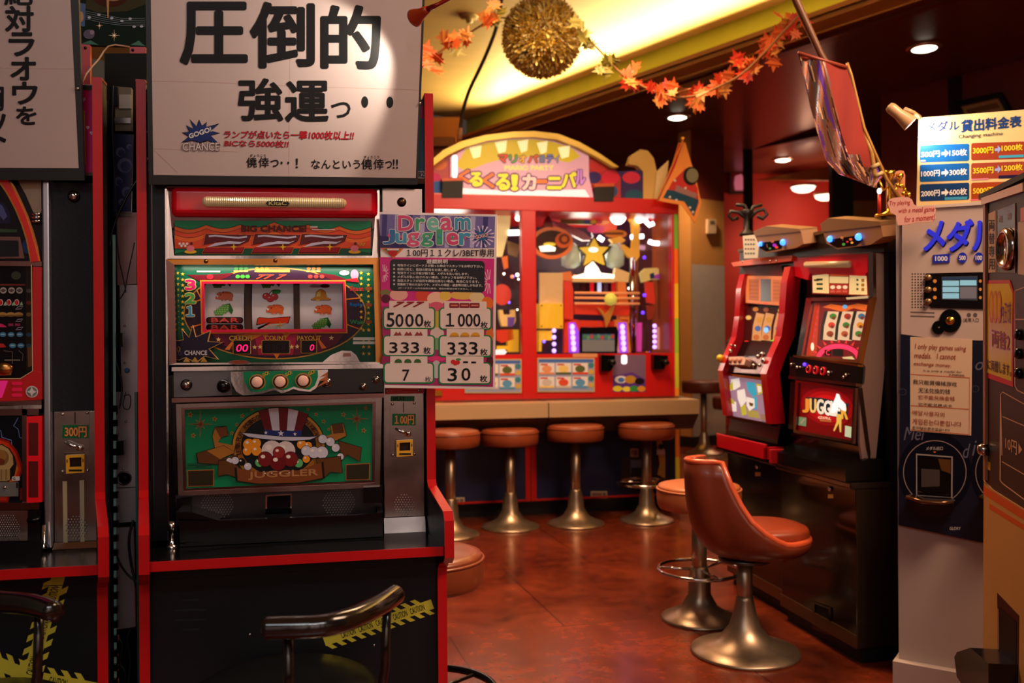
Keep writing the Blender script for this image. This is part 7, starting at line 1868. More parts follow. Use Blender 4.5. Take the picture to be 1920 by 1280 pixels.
# ================================================================== orange shell chair
CH = thing('shell_chair', 'orange vinyl shell chair on a trumpet base in front of the black base cabinet', 'chair', (0, 0, 0))
OV = M('orange_worn_vinyl', (116, 46, 24), .36, noise=.55, scale=7, bump=.08, coat=.2)
OVP = M('orange_pad_vinyl', (140, 54, 24), .38, noise=.2, scale=9, bump=.06)
def shell_pt(ph, t, inset=0.0):
    c, s_ = cos(ph), sin(ph)
    back = min(1.0, max(0.0, (.4 - c) / .9)) ** 2.3
    h = .400 + .272 * back
    ax = .225 if c > 0 else .215
    wy = .19 if c > 0 else .185
    # squarer plan
    e = .82
    cx = math.copysign(abs(c) ** e, c) * ax; sy = math.copysign(abs(s_) ** e, s_) * wy
    if c < 0:
        f = 1 - .52 * (max(0, t - .25) / .75) ** 1.1 * min(1, -c * 1.6)
        sy *= f
    r = sin(min(1, t * 1.0) * pi / 2) ** .62
    zb = .335
    z = zb + (h - zb) * t ** 2.0
    return V(((cx - math.copysign(inset, c) * abs(c)) * r - .0, (sy - math.copysign(inset, s_) * abs(s_)) * r, z + inset * .6))
N, T = 48, 14
vs, fs = [], []
for lay, ins in ((0, 0.0), (1, .022)):
    for j in range(T + 1):
        for i in range(N): vs.append(shell_pt(2 * pi * i / N, max(.02, j / T), ins))
for lay in (0, 1):
    o = lay * (T + 1) * N
    for j in range(T):
        for i in range(N):
            k = (i + 1) % N; a = (o + j * N + i, o + j * N + k, o + (j + 1) * N + k, o + (j + 1) * N + i)
            fs.append(a if lay == 0 else a[::-1])
o = (T + 1) * N
for i in range(N): k = (i + 1) % N; fs.append((T * N + i, T * N + k, o + T * N + k, o + T * N + i))
fs.append(tuple(reversed(range(N))))
m = MB(); m.add(vs, fs, OV, True); m.build('shell', CH)
m = MB(); m.tube([shell_pt(2 * pi * i / N, 1.0, .010) + V((0, 0, .002)) for i in range(N)], .0115, M('orange_piping', (200, 84, 48), .28, coat=.4), 8, closed=True); m.build('rim', CH)
def pad():
    m = MB(); vs, fs = [], []; n = 40; rows = [(.30, .405), (.98, .402), (1.0, .415), (1.0, .434), (.96, .447), (.7, .455), (.02, .458)]
    for r, z in rows:
        for i in range(n):
            a = 2 * pi * i / n; c, s_ = cos(a), sin(a)
            x = math.copysign(abs(c) ** .75, c) * .158 * r + .058; y = math.copysign(abs(s_) ** .75, s_) * .155 * r
            vs.append((x, y, z - .03 * max(0, (-.0 - x)) + .0))
    for j in range(len(rows) - 1):
        for i in range(n): k = (i + 1) % n; fs.append((j * n + i, j * n + k, (j + 1) * n + k, (j + 1) * n + i))
    fs.append(tuple((len(rows) - 1) * n + i for i in range(n)))
    return m.add(vs, fs, OVP, True)
pad().build('seat_pad', CH)
m = MB(); m.lathe([(.0275, .12), (.0275, .34)], PEDM, seg=28); m.lathe([(.001, .325), (.09, .325), (.09, .337), (.001, .337)], DSTEEL, seg=24); m.build('post', CH)
m = MB(); m.lathe([(.188, 0), (.19, .006), (.186, .012), (.14, .026), (.09, .05), (.056, .09), (.040, .14), (.031, .185), (.029, .20)], PEDM, seg=56); m.build('base', CH)
c = at_z(1397, 1222, 0); CH.location = c; CH.rotation_euler = (0, 0, radians(-3))

# ================================================================== medal dispenser (grey and navy) with its papers
E0 = V((1.196, 2.80)); EU = V((.83, -.56)); EN = V((-.56, -.83))
def ep(u, b, z):
    p = E0 + EU * u - EN * b
    return CW(p.x, p.y, z)
PE = Plane(ep(0, 0, 0), CW(EN.x, EN.y, 0))
EX = thing('medal_dispenser', 'grey and navy medal dispenser with glowing blue characters, right of the machine row', 'dispenser', ep(.28, .2, 0))
GREYB = M('grey_beige_paint', (176, 158, 150), .45, noise=.08, scale=5)
NAVYP = M('navy_front', (16, 20, 40), .3, noise=.15, scale=5)
zt = PE.hit(1690, 389).z
m = MB()
m.prism([ep(0, .012, .10), ep(.60, .012, .10), ep(.60, .012, zt), ep(0, .012, zt)], CW(-EN.x, -EN.y, 0) * .31, GREYB); m.build('body', EX)
m = MB(); m.prism([ep(-.012, -.02, 0), ep(.62, -.02, 0), ep(.62, -.02, .10), ep(-.012, -.02, .10)], CW(-EN.x, -EN.y, 0) * .33, GREYB); m.build('plinth', EX)
e8 = View(PE, 1660, 180, 260 / 574); e6 = View(PE, 1660, 600, .3125)
m = MB(); m.slab(e8, [(70, 462), (640, 430), (640, 1030), (400, 1012), (330, 1008), (200, 1004), (66, 985)], -.012, M('pinkish_grey_panel', (186, 164, 156), .42)); m.slab(e8, [(66, 460), (640, 424), (640, 436), (66, 472)], .006, M('pale_top_trim', (206, 190, 180), .3)); m.build('upper_panel', EX)
m = MB(); m.slab(e6, [(92, 82), (300, 112), (560, 122), (900, 100), (900, 1360), (560, 1330), (78, 1228)], -.010, NAVYP)
for t, q in (('d', (466, 740, 510, 826)), ('i', (520, 722, 548, 812)), ('Mel', (110, 640, 240, 720)), ('o', (540, 250, 590, 300))): m.text(e6, t, q, C((92, 92, 112), .4), 1, shear=.3)
for x, y in ((105, 430), (540, 412)): m.ell(e6, x, y, 24, 22, C((50, 52, 70), .4), 1, 14); m.ell(e6, x, y, 18, 16, C((20, 24, 44), .4), 1.5, 14)
m.text(e6, 'GLORY', (386, 1240, 452, 1258), C((196, 190, 190), .4), 1, off=.02); m.build('navy_panel', EX)
m = MB(); BG = C((46, 50, 214), .25, .38); BGD = C((18, 18, 70), .3)
for t, q in (('メ', [(162, 540), (246, 516), (246, 630), (162, 640)]), ('ダ', [(258, 522), (362, 512), (362, 634), (258, 642)]), ('ル', [(364, 524), (462, 510), (462, 630), (364, 638)])):
    m.text(e8, t, [(x + 3, y + 4) for x, y in q], BGD, 2, off=.05); m.text(e8, t, q, BG, 16, off=.045)
m.build('blue_characters', EX)
m = MB(); m.slab(e8, [(198, 658), (267, 653), (267, 688), (198, 692)], .004, C((30, 40, 150), .3, .2)); m.text(e8, '1000', (208, 664, 258, 682), W_, 10, off=.04)
for x, t in ((320, '500'), (388, '100')): m.slab(e8, arcpts(x, 669, 19, 22, 0, 360, 20)[:-1], .004, C((30, 40, 150), .3, .2)); m.text(e8, t, (x - 13, 661, x + 13, 679), W_, 10, off=.04)
m.build('denomination_badges', EX)
m = MB(); m.slab(e8, [(168, 734), (420, 728), (420, 882), (190, 876), (160, 840)], .003, C((18, 14, 16), .2))
m.poly(e8, [(234, 748), (382, 744), (382, 846), (234, 842)], C((60, 66, 76), .2, .1), 7); cc = C((130, 190, 214), .2, .4)
m.rect(e8, 238, 750, 380, 760, C((40, 60, 90), .2, .2), 8)
for x, y in ((238, 764), (310, 762), (238, 790), (238, 816)): m.rect(e8, x, y, x + 68, y + 22, cc, 8)
m.rect(e8, 310, 790, 378, 838, C((110, 110, 120), .2, .2), 8)
for k in range(3): m.ell(e8, 206, 766 + 34 * k, 8, 8, C((190, 120, 50), .3, .3), 8, 10); m.ell(e8, 394, 766 + 34 * k, 6, 7, C((190, 120, 50), .3, .3), 8, 10)
scr = m.build('touch_screen', EX)
for y in (752, 802, 851):
    m = MB(); c = e8.hit(179, y, .003); m.lathe([(.010, 0), (.010, .006), (.0075, .010), (.0005, .011)], M('brass_button', (150, 116, 80), .3, metal=.7), c, 16, PE.n); m.build('round_button', EX)
m = MB()
for j in range(13):
    for i in range(5): m.ell(e8, 112 + i * 12, 736 + j * 11.5, 3.4, 3, C((50, 42, 40), .5), 1, 6)
m.build('speaker_holes', EX)
m = MB(); m.slab(e8, arcpts(270, 930, 46, 48, 0, 360, 28)[:-1], .006, BLACKG); m.slab(e8, arcpts(220, 958, 26, 28, 0, 360, 22)[:-1], .005, BLACKG); c = e8.hit(270, 930, .006); m.lathe([(.0135, 0), (.012, .006), (.0005, .008)], GOLD, c, 20, PE.n); c = e8.hit(222, 960, .005); m.lathe([(.006, 0), (.0005, .003)], DSTEEL, c, 14, PE.n); m.build('coin_slot', EX)
m = MB()
for y in (896, 912): m.rect(e8, 104, y - 3, 204, y + 2, C((96, 80, 76), .5), 1, dy=.03)
m.text(e8, '（紙幣入口', (322, 918, 386, 936), C((70, 60, 60), .5), 1, off=.01); m.ell(e8, 346, 906, 9, 9, C((90, 80, 80)), 1, 10); m.ell(e8, 372, 906, 9, 9, C((90, 80, 80)), 1, 10); m.build('small_print', EX)
for cx in (297, 730):
    m = MB(); R1 = arcpts(cx, 912, 188, 190, 0, 360, 48)[:-1]
    m.line(e6, R1, 5, C((150, 128, 120), .4), 1, True); m.ell(e6, cx, 915, 220, 245, C((10, 12, 26), .3), .5, 40)
    m.text(e6, 'メダル出口', (cx - 52, 758, cx + 48, 780), C((170, 160, 160)), 1.5, off=.03); m.poly(e6, [(cx - 12, 788), (cx + 10, 788), (cx - 1, 796)], C((226, 130, 40)), 1.5)
    m.slab(e6, [(cx - 112, 800), (cx + 108, 818), (cx + 106, 1066), (cx - 112, 1052)], .002, C((150, 140, 140), .3)); m.poly(e6, [(cx - 104, 808), (cx + 100, 824), (cx + 98, 1060), (cx - 104, 1046)], C((14, 10, 10), .06), 5)
    if cx < 400: m.poly(e6, [(cx - 80, 890), (cx + 30, 896), (cx + 30, 996), (cx - 80, 1000)], C((70, 60, 58), .2), 6); m.poly(e6, [(cx + 20, 830), (cx + 96, 836), (cx + 96, 920), (cx + 40, 900)], C((90, 56, 26), .2), 6)  # reflections painted on the near window as grey and brown patches
    m.build('outlet_window', EX)
    m = MB(); P = [(cx - 148, 1040), (cx - 60, 1062), (cx + 70, 1070), (cx + 132, 1072), (cx + 120, 1120), (cx + 60, 1160), (cx - 60, 1160), (cx - 140, 1110)]
    m.slab(e6, P, .06, M('bronze_cup', (40, 24, 16), .18, metal=.6, coat=.4)); m.tube([e6.hit(cx - 148, 1042, .062), e6.hit(cx - 50, 1068, .075), e6.hit(cx + 60, 1074, .075), e6.hit(cx + 130, 1074, .062)], .006, M('bronze_cup_rim', (110, 74, 50), .15, metal=.8), 10); m.build('outlet_cup', EX)
# multilingual paper notice
pn = thing('paper_notice', 'cream paper notice in three languages taped on the navy dispenser front', 'notice', e6.hit(330, 660))
NP = C((206, 176, 150), .55); BI_ = C((150, 60, 40), .5); DI = C((60, 44, 44), .5)
m = MB(); m.slab(e6, [(150, 100), (522, 118), (515, 692), (150, 662)], .002, NP)
for y in (324, 512): m.line(e6, [(154, y), (506, y + 22)], 5, C((190, 100, 60), .5), 5)
m.line(e6, [(154, 656), (506, 686)], 4, C((190, 100, 60), .5), 5); m.line(e6, [(506, 340), (504, 684)], 3, C((190, 100, 60), .5), 5)
def wl(t, q, c, sh=.12): m.text(e6, t, q, c, 6, off=.008, shear=sh)
wl('I only play games using', [(180, 140), (486, 156), (486, 192), (180, 180)], BI_); wl('medals.   I cannot', [(176, 194), (424, 204), (424, 236), (176, 226)], BI_); wl('exchange money.', [(172, 248), (396, 262), (396, 288), (172, 276)], BI_)
wl('It is only a medal for', [(228, 296), (462, 304), (462, 320), (228, 310)], DI); wl('a moment.', [(384, 318), (478, 326), (478, 340), (384, 332)], DI)
wl('我只能買機械游戏', [(168, 354), (430, 372), (430, 398), (168, 382)], DI, 0); wl('无法兑換的钱', [(200, 404), (390, 414), (390, 444), (200, 434)], DI, 0); wl('它不能兑換金钱', [(200, 448), (418, 458), (418, 484), (200, 474)], BI_, 0); wl('它不能兑换点卡', [(200, 494), (402, 506), (402, 524), (200, 514)], DI, 0)
wl('메달사용자의', [(164, 540), (356, 554), (356, 582), (164, 568)], BI_, 0); wl('게임은는다뿐입니다', [(164, 588), (458, 610), (458, 640), (164, 624)], BI_, 0); wl('돈이달린뿐은없습니다', [(164, 634), (388, 652), (388, 668), (164, 654)], DI, 0)
m.build('sheet', pn)
# price board
PBd = Plane(PE.hit(1717, 384) + CW(-EN.x, -EN.y, 0) * .06, CW(EN.x, EN.y, 0) + V((0, 0, -.0)))
b4 = View(PBd, 1640, 180, 280 / 1493)
pb = thing('price_board', 'cream price board with blue and brown price boxes standing on the medal dispenser', 'price board', b4.hit(760, 1110))
m = MB(); m.slab(b4, [(440, 218), (1560, 130), (1560, 1090), (416, 1112)], -.008, M('cream_board', (222, 190, 128), .35, noise=.06, scale=4)); m.build('board', pb)
m = MB()
def pbox(x0, x1, y0, y1, c, tl=18):
    P = [(x0, y0 + tl * .5), (x1, y0 - tl * .5), (x1, y1 - tl * .5), (x0, y1 + tl * .5)]
    # rounded
    Q = []
    for k in range(4):
        a, b, d = V(P[k - 1]), V(P[k]), V(P[(k + 1) % 4]); e1 = (a - b).normalized() * 16; e2 = (d - b).normalized() * 16
        Q += [tuple(b + e1), tuple(b + e1 * .3 + e2 * .3), tuple(b + e2)]
    m.poly(b4, Q, C(c, .3), 1)
for y0, y1, c in ((484, 656, (22, 92, 160)), (678, 850, (20, 84, 150)), (874, 1044, (24, 54, 100))): pbox(452, 946, y0, y1, c)
for y0, y1, c in ((462, 634, (150, 56, 24)), (662, 822, (150, 60, 36)), (858, 1036, (156, 60, 20))): pbox(966, 1500, y0, y1, c)
WH = C((232, 226, 220), .35); YE = C((236, 208, 40), .35)
for a, b, x, y in (('500円', '150枚', 0, 582), ('1000円', '300枚', 0, 776), ('2000円', '600枚', 0, 974)):
    m.text(b4, a, [(466, y - 26), (650, y - 36), (650, y + 24), (466, y + 34)], WH, 2, off=.03); m.text(b4, b, [(748, y - 46), (922, y - 54), (922, y + 10), (748, y + 22)], WH, 2, off=.03)
    m.poly(b4, [(668, y - 20), (704, y - 23), (704, y - 50), (742, y - 12), (704, y + 30), (704, y + 6), (668, y + 9)], WH, 2)
for a, b, y in (('3000円', '1000枚', 546), ('3500円', '1200枚', 746), ('5000円', '2200枚', 948)):
    m.text(b4, a, [(984, y - 30), (1186, y - 38), (1186, y + 24), (984, y + 34)], YE, 2, off=.03); m.text(b4, b, [(1270, y - 58), (1478, y - 68), (1478, y - 6), (1270, y + 10)], YE, 2, off=.03)
    m.poly(b4, [(1200, y - 20), (1230, y - 24), (1230, y - 54), (1264, y - 16), (1230, y + 28), (1230, y + 2), (1200, y + 6)], C((150, 160, 214), .35), 2)
for q, c in (((1240, 590, 1490, 616), (60, 160, 190)), ((1240, 790, 1480, 820), (30, 16, 60)), ((700, 1008, 926, 1036), (60, 150, 190)), ((460, 640, 510, 656), (190, 214, 230)), ((970, 824, 1140, 838), (214, 130, 150)), ((960, 1030, 1110, 1044), (226, 110, 130))):
    m.rect(b4, *q, C(c, .35), 2, 6, dy=-.04)
IB = C((24, 52, 104), .35)
m.text(b4, 'メダル', [(520, 264), (845, 244), (845, 340), (520, 360)], IB, 2, off=.02)
m.text(b4, '貸出料金表', [(868, 244), (1466, 196), (1466, 306), (868, 362)], IB, 2, off=.045)
m.text(b4, 'Changing machine', [(840, 390), (1282, 356), (1282, 400), (840, 436)], C((50, 50, 70), .35), 2, off=.01)
m.build('printed_prices', pb)
# clip lamp at the board corner
CL = thing('clip_lamp', 'cream clip-on spotlight at the upper left corner of the price board', 'lamp', b4.hit(420, 300, .03))
CRE = M('cream_enamel', (206, 160, 112), .35)
a = b4.hit(240, 195, .10); b = b4.hit(412, 332, .085); ax = (b - a).normalized(); Ln = (b - a).length
m = MB(); m.lathe([(.0005, -.016), (.012, -.014), (.016, -.006), (.017, .0), (.0165, Ln * .35), (.020, Ln * .6), (.0245, Ln * .96), (.0255, Ln), (.0235, Ln), (.018, Ln * .8)], CRE, a, 28, ax); m.build('shade', CL)
m = MB(); m.lathe([(.0005, Ln * .97), (.015, Ln * .965), (.0235, Ln * .985)], M('spot_bulb_white', (236, 240, 255), .3, emit=1.6), a, 24, ax); m.build('bulb', CL)
m = MB(); m.tube([b4.hit(330, 175, .05), b4.hit(400, 190, .03), b4.hit(450, 215, .0)], [.010, .008, .007], CRE, 10); m.build('clip_arm', CL)
spot('price_lamp_light', b + ax * .01, b4.hit(600, 340), 3.6, (1, .96, .9), radians(120), .4, .015)
# pink hand sign
hs = thing('hand_sign', 'pink hand-shaped sign with red handwriting at the dispenser top corner', 'sign', b4.hit(300, 1200, .12))
PHs = Plane(b4.hit(300, 1150, .13), CW(EN.x, EN.y, 0)); h4 = View(PHs, 1640, 180, 280 / 1493)
m = MB(); m.slab(h4, [(128, 1070), (150, 1028), (200, 1016), (280, 1008), (340, 1012), (368, 1030), (390, 1080), (440, 1112), (520, 1100), (590, 1096), (612, 1140), (600, 1180), (608, 1220), (580, 1256), (420, 1264), (320, 1286), (232, 1292), (216, 1240), (214, 1194), (160, 1160)], -.004, C((226, 168, 156), .5))
RI = C((176, 34, 40), .5)
m.text(h4, 'Try playing', [(150, 1050), (356, 1040), (356, 1094), (150, 1104)], RI, 1, off=.006, shear=.15); m.text(h4, 'with a metal game', [(240, 1124), (598, 1104), (598, 1168), (240, 1184)], RI, 1, off=.006, shear=.15); m.text(h4, 'for a moment!', [(300, 1204), (602, 1178), (602, 1236), (300, 1262)], RI, 1, off=.006, shear=.15)
m.build('card', hs)

# ================================================================== gold ornaments, candle, tile on the header shelf end
gd = lambda px, py: at_depth(px, py, 2.98)
def on_shelf(px): return hdz + .118
zs_ = hdz + .118
OX = (1.93, 2.76)
g0 = at_depth(1668, 395, 3.03); g0.z = zs_
gt = thing('brass_candlestick', 'shiny brass candlestick standing on the header shelf end beside the hand sign', 'candlestick', g0)
m = MB(); m.lathe([(.030, 0), (.030, .006), (.012, .015), (.006, .03), (.011, .05), (.006, .07), (.006, .12), (.018, .135), (.020, .15), (.008, .152), (.0005, .152)], GOLD, g0, 20); m.build('stem', gt)
m = MB()
for dx in (-.035, .035): m.tube([g0 + V((0, 0, .10)), g0 + R0 * dx * .6 + V((0, 0, .085)), g0 + R0 * dx + V((0, 0, .12))], .004, GOLD, 8); m.lathe([(.004, 0), (.012, .01), (.013, .02), (.0005, .021)], GOLD, g0 + R0 * dx + V((0, 0, .12)), 14)
m.build('arms', gt)
g1 = at_depth(1649, 400, 3.05); g1.z = zs_
cd = thing('red_candle', 'red electric candle with a bright tip, left of the brass candlestick', 'candle', g1)
m = MB(); m.lathe([(.016, 0), (.016, .006), (.006, .01), (.0005, .011)], GOLD, g1, 14); m.build('holder', cd)
m = MB(); m.lathe([(.0055, .01), (.0055, .075), (.0005, .076)], M('red_wax', (206, 40, 24), .4, emit=.1), g1, 14); m.build('wax', cd)
m = MB(); m.ball(g1 + V((0, 0, .086)), .007, M('candle_glow', (255, 244, 230), .3, emit=5), 12, (1, 1, 1.4)); m.build('flame_bulb', cd)
g2 = at_depth(1682, 345, 3.06)
tl_ = thing('wooden_tile', 'brown rounded wooden tile standing behind the brass ornaments', 'ornament', V((g2.x, g2.y, zs_)))
m = MB(); PT = Plane(g2, -FWD); t4 = View(PT, 1640, 180, 280 / 1493); m.slab(t4, [(135, 790), (160, 770), (250, 742), (290, 748), (305, 790), (300, 1120), (140, 1120)], -.02, M('tile_wood', (170, 100, 60), .4)); m.slab(t4, [(165, 820), (230, 800), (240, 880), (170, 890)], .003, M('tile_recess', (96, 50, 32), .4)); m.build('tile', tl_)
m = MB()
for x, y, r in ((190, 905, .008), (225, 910, .009), (262, 950, .007), (250, 985, .008), (300, 1000, .01)): m.ball(t4.hit(x, y, .03), r, GOLD, 10)
m.tube([t4.hit(180, 920, .03), t4.hit(230, 905, .035), t4.hit(275, 960, .03), t4.hit(305, 1010, .03)], .005, GOLD, 8); solo(m, 'gold_chain', 'short gold chain draped in front of the wooden tile', 'chain', origin=t4.hit(240, 950))

# ---- bamboo pole with a folded banner
BAM = M('bamboo', (190, 140, 66), .4, noise=.2, scale=12)
DKB = M('dark_bamboo', (110, 60, 28), .4, noise=.2, scale=12)
bd = lambda px, py, d=2.95: at_depth(px, py, d)
bn = thing('banner_pole', 'bamboo pole leaning over the machine row with a foil and red banner', 'banner', bd(1700, 400))
P = [bd(1478, -40), bd(1492, 0), bd(1538, 100), bd(1596, 200), bd(1640, 290), bd(1672, 350), bd(1690, 383)]
m = MB(); m.tube(P, [.014, .013, .011, .009, .007, .006, .006], DKB, 12); m.build('pole', bn)
m = MB(); m.tube([bd(1616, 238, 2.935), bd(1634, 285, 2.935), bd(1640, 330, 2.935), bd(1642, 352, 2.935)], [.004, .008, .008, .004], BAM, 10); m.tube([bd(1588, 118, 2.93), bd(1596, 140, 2.93), bd(1620, 240, 2.93), bd(1662, 335, 2.93), bd(1693, 380, 2.93)], .005, BAM, 8)
for x, y in ((1642, 312), (1649, 328)): m.tube([bd(x - 8, y + 2, 2.925), bd(x + 6, y - 5, 2.925)], .006, M('cream_tie', (226, 200, 140), .5), 8)
m.build('support_sticks', bn)
m = MB(); m.tube([bd(1496, 99, 2.93), bd(1540, 112, 2.93), bd(1588, 126, 2.93)], .006, M('red_brown_rod', (150, 60, 40), .4), 8); m.build('top_rod', bn)
def cloth(path_l, path_r, nu, wave, mats):
    """sheet between two edges, rippled in depth; mats picks the ink across its width"""
    m = MB(); nv = len(path_l)
    def Pt(i, j):
        u = i / nu; a, b = path_l[j], path_r[j]
        d = 2.93 + wave * sin(u * 9 + j * .16) * (1 if u < .5 else .3)
        return bd(a[0] + (b[0] - a[0]) * u, a[1] + (b[1] - a[1]) * u, d)
    for j in range(nv - 1):
        for i in range(nu):
            m.add([Pt(i, j), Pt(i + 1, j), Pt(i + 1, j + 1), Pt(i, j + 1)], [(0, 3, 2, 1)], mats(i / nu, j / (nv - 1)), True)
    return m
sN = 9
pl_ = [(1497, 102), (1508, 150), (1519, 200), (1533, 250), (1548, 300), (1572, 326), (1610, 340)]
pr_ = [(1588, 128), (1600, 165), (1612, 205), (1624, 255), (1640, 300), (1652, 330), (1640, 352)]
def sub(L, n):
    out = []
    for a, b in zip(L, L[1:]):
        for k in range(n): u = k / n; out.append((a[0] * (1 - u) + b[0] * u, a[1] * (1 - u) + b[1] * u))
    return out + [L[-1]]
FOIL = [M('foil_silver', (190, 160, 150), .2, metal=.9), M('foil_violet', (120, 70, 170), .2, metal=.7), M('foil_rose', (176, 110, 90), .25, metal=.8), M('foil_dark', (84, 50, 56), .25, metal=.8), M('banner_cream', (206, 150, 104), .5)]
REDC = M('banner_red', (150, 36, 22), .75)
random.seed(5)
rnd = {}
def pick(u, v):
    if v < .62:
        lim = .50 - .1 * v
        if u > lim + .04: return REDC
    else:
        if u > .72 - (v - .62) * .2 and v < .74: return REDC
    k = (int(u * 16 + 1.2 * sin(v * 6) + .5 * sin(v * 23)), int(v * 4 + 1.7 * sin(u * 31)))
    if k not in rnd: rnd[k] = random.choice([0, 0, 2, 2, 3, 4, 1, 2])
    return FOIL[rnd[k]]
m = cloth(sub(pl_, sN), sub(pr_, sN), 44, .012, pick); m.build('banner_cloth', bn)

# ================================================================== machine at the right picture edge
a11 = radians(11); L0 = V((1.1025, 2.10)); LD = V((-sin(a11), -cos(a11))); LN = V((-cos(a11), sin(a11)))
def lp(t, b, z):
    p = L0 + LD * t - LN * b
    return CW(p.x, p.y, z)
PL_ = Plane(lp(0, 0, 0), CW(LN.x, LN.y, 0))
f2 = View(PL_, 1820, 330, 100 / 298); f3 = View(PL_, 1820, 740, 100 / 237)
LM_ = thing('change_machine', 'tan and dark brown change machine cut by the right picture edge', 'vending machine', lp(.4, .25, 0))
TANP = M('tan_paint', (190, 138, 78), .42, noise=.1, scale=6); DKP = M('dark_brown_panel', (40, 20, 16), .42, noise=.15, scale=6); CRM_ = C((206, 160, 128), .35)
ztl = PL_.hit(1849, 371).z
m = MB(); m.prism([lp(0, .006, 0), lp(.95, .006, 0), lp(.95, .006, ztl), lp(0, .006, ztl)], CW(-LN.x, -LN.y, 0) * .45, TANP); m.build('body', LM_)
m = MB(); m.prism([lp(-.004, -.008, ztl), lp(.96, -.008, ztl), lp(.96, -.008, ztl + .012), lp(-.004, -.008, ztl + .012)], CW(-LN.x, -LN.y, 0) * .46, BLACK); m.build('top_cover', LM_)
m = MB(); m.slab(f2, [(88, 150), (330, 70), (330, 2600), (88, 1700)], -.004, DKP); m.build('upper_front', LM_)
m = MB(); m.slab(f2, [(84, 122), (320, 36), (320, 84), (84, 160)], .010, M('pale_steel_trim', (206, 180, 150), .25, metal=.6)); m.slab(f2, [(84, 122), (96, 118), (96, 1700), (84, 1700)], .006, M('tan_edge_trim', (150, 96, 66), .35)); m.build('edge_trim', LM_)
m = MB(); m.slab(f2, [(104, 210), (144, 192), (144, 536), (104, 540)], .002, CRM_)
for k, ch in enumerate('両替専用'): m.text(f2, ch, (108, 246 + 72 * k, 140, 306 + 72 * k), C((40, 20, 16)), 5, off=.03)
m.slab(f2, [(148, 190), (252, 150), (252, 540), (148, 536)], .001, C((20, 12, 12), .2)); m.line(f2, [(148, 190), (252, 150), (252, 540), (148, 536)], 4, C((176, 120, 96)), 3.5, True)
for x, y in ((168, 220), (218, 206)): m.text(f2, '硬貨', (x - 8, y, x + 12, y + 40), C((176, 130, 110)), 4, off=.01)
m.slab(f2, [(284, 180), (330, 164), (330, 240), (284, 256)], .002, C((214, 90, 40), .3)); m.slab(f2, [(268, 258), (330, 240), (330, 560), (268, 546)], .001, CRM_); m.build('label_plates', LM_)
m = MB(); c = f2.hit(212, 408); m.lathe([(.046, 0), (.046, .006), (.042, .013), (.035, .015), (.033, .008), (.0005, .006)], M('knob_chrome', (190, 170, 160), .14, metal=1), c, 32, PL_.n); m.slab(f2, [(160, 362), (170, 360), (170, 466), (160, 466)], .004, W_); m.build('round_lock', LM_)
ys_ = thing('yellow_poster', 'glossy yellow poster with red border on the change machine at right', 'poster', f2.hit(160, 1170))
m = MB(); m.slab(f2, [(90, 582), (222, 580), (246, 650), (240, 1178), (90, 1124)], .0015, C((200, 30, 44), .2)); m.poly(f2, [(98, 602), (220, 600), (240, 654), (234, 1146), (98, 1098)], C((214, 174, 40), .14), 4)
OB = C((206, 110, 30), .25); PI = C((110, 50, 130), .25)
for k in range(3): m.poly(f2, arcpts(122 + 22 * k, 730, 13, 92, 0, 360, 20)[:-1], OB, 5 + k * .3); m.poly(f2, arcpts(122 + 22 * k, 730, 6, 70, 0, 360, 18)[:-1], C((214, 174, 40), .14), 5.2 + k * .3)
m.text(f2, '円', (176, 730, 192, 820), PI, 6, off=.02)
m.text(f2, '玉で遊', (196, 700, 232, 822), PI, 6, off=.02); m.text(f2, '両替2', [(126, 850), (226, 880), (226, 980), (126, 950)], C((150, 66, 40), .25), 6, off=.03)
m.text(f2, 'に両替します。', [(102, 1020), (232, 1050), (232, 1120), (102, 1080)], C((60, 34, 24), .25), 6, off=.03); m.build('sheet', ys_)
m = MB(); m.line(f2, [(250, 640), (330, 610)], 5, CRM_, 1); m.line(f2, [(252, 800), (330, 800)], 6, CRM_, 1); m.line(f2, [(248, 640), (248, 1170), (262, 1196), (330, 1230)], 5, CRM_, 1); m.line(f2, [(176, 1560), (168, 1220), (180, 1206), (330, 1290)], 5, CRM_, 1)
m.line(f3, [(134, 10), (132, 380), (146, 396), (260, 480)], 5, CRM_, 1); m.line(f3, [(142, 96), (260, 146)], 4, CRM_, 1); m.line(f3, [(140, 296), (260, 366)], 4, CRM_, 1)
m.text(f3, '10円', [(156, 188), (206, 208), (206, 268), (156, 240)], CRM_, 1, off=.02); m.poly(f3, [(214, 216), (230, 244), (214, 264)], CRM_, 1); m.build('printed_lines', LM_)
for y in (884, 990, 1100):
    m = MB(); c = f2.hit(278, y); m.lathe([(.012, 0), (.012, .006), (.009, .010), (.0005, .011)], BLACKG, c, 18, PL_.n); m.build('black_button', LM_)
m = MB(); m.slab(f3, [(62, 380), (100, 420), (260, 520), (260, 1800), (54, 1800)], .002, TANP); m.build('lower_front', LM_)
m = MB(); m.poly(f3, [(62, 404), (260, 526), (260, 566), (62, 442)], C((206, 84, 34), .4), 5); m.poly(f3, [(88, 482), (260, 588), (260, 612), (88, 506)], C((206, 84, 34), .4), 5); m.build('orange_stripes', LM_)
m = MB(); c = f3.hit(74, 244); m.lathe([(.014, 0), (.014, .012), (.010, .02), (.0005, .022)], CHROME, c, 20, PL_.n); m.build('door_lock', LM_)
m = MB(); m.slab(f3, [(68, 292), (88, 300), (88, 336), (68, 326)], .001, C((226, 176, 60), .3)); m.build('yellow_sticker', LM_)
m = MB(); m.slab(f3, [(124, 880), (220, 980), (216, 1300), (128, 1300)], .003, C((52, 20, 14), .3)); m.poly(f3, [(134, 940), (212, 1010), (210, 1300), (134, 1300)], C((6, 5, 5), .4), 7.5); m.line(f3, [(130, 950), (132, 1130)], 4, C((170, 130, 110)), 8); m.build('outlet', LM_)
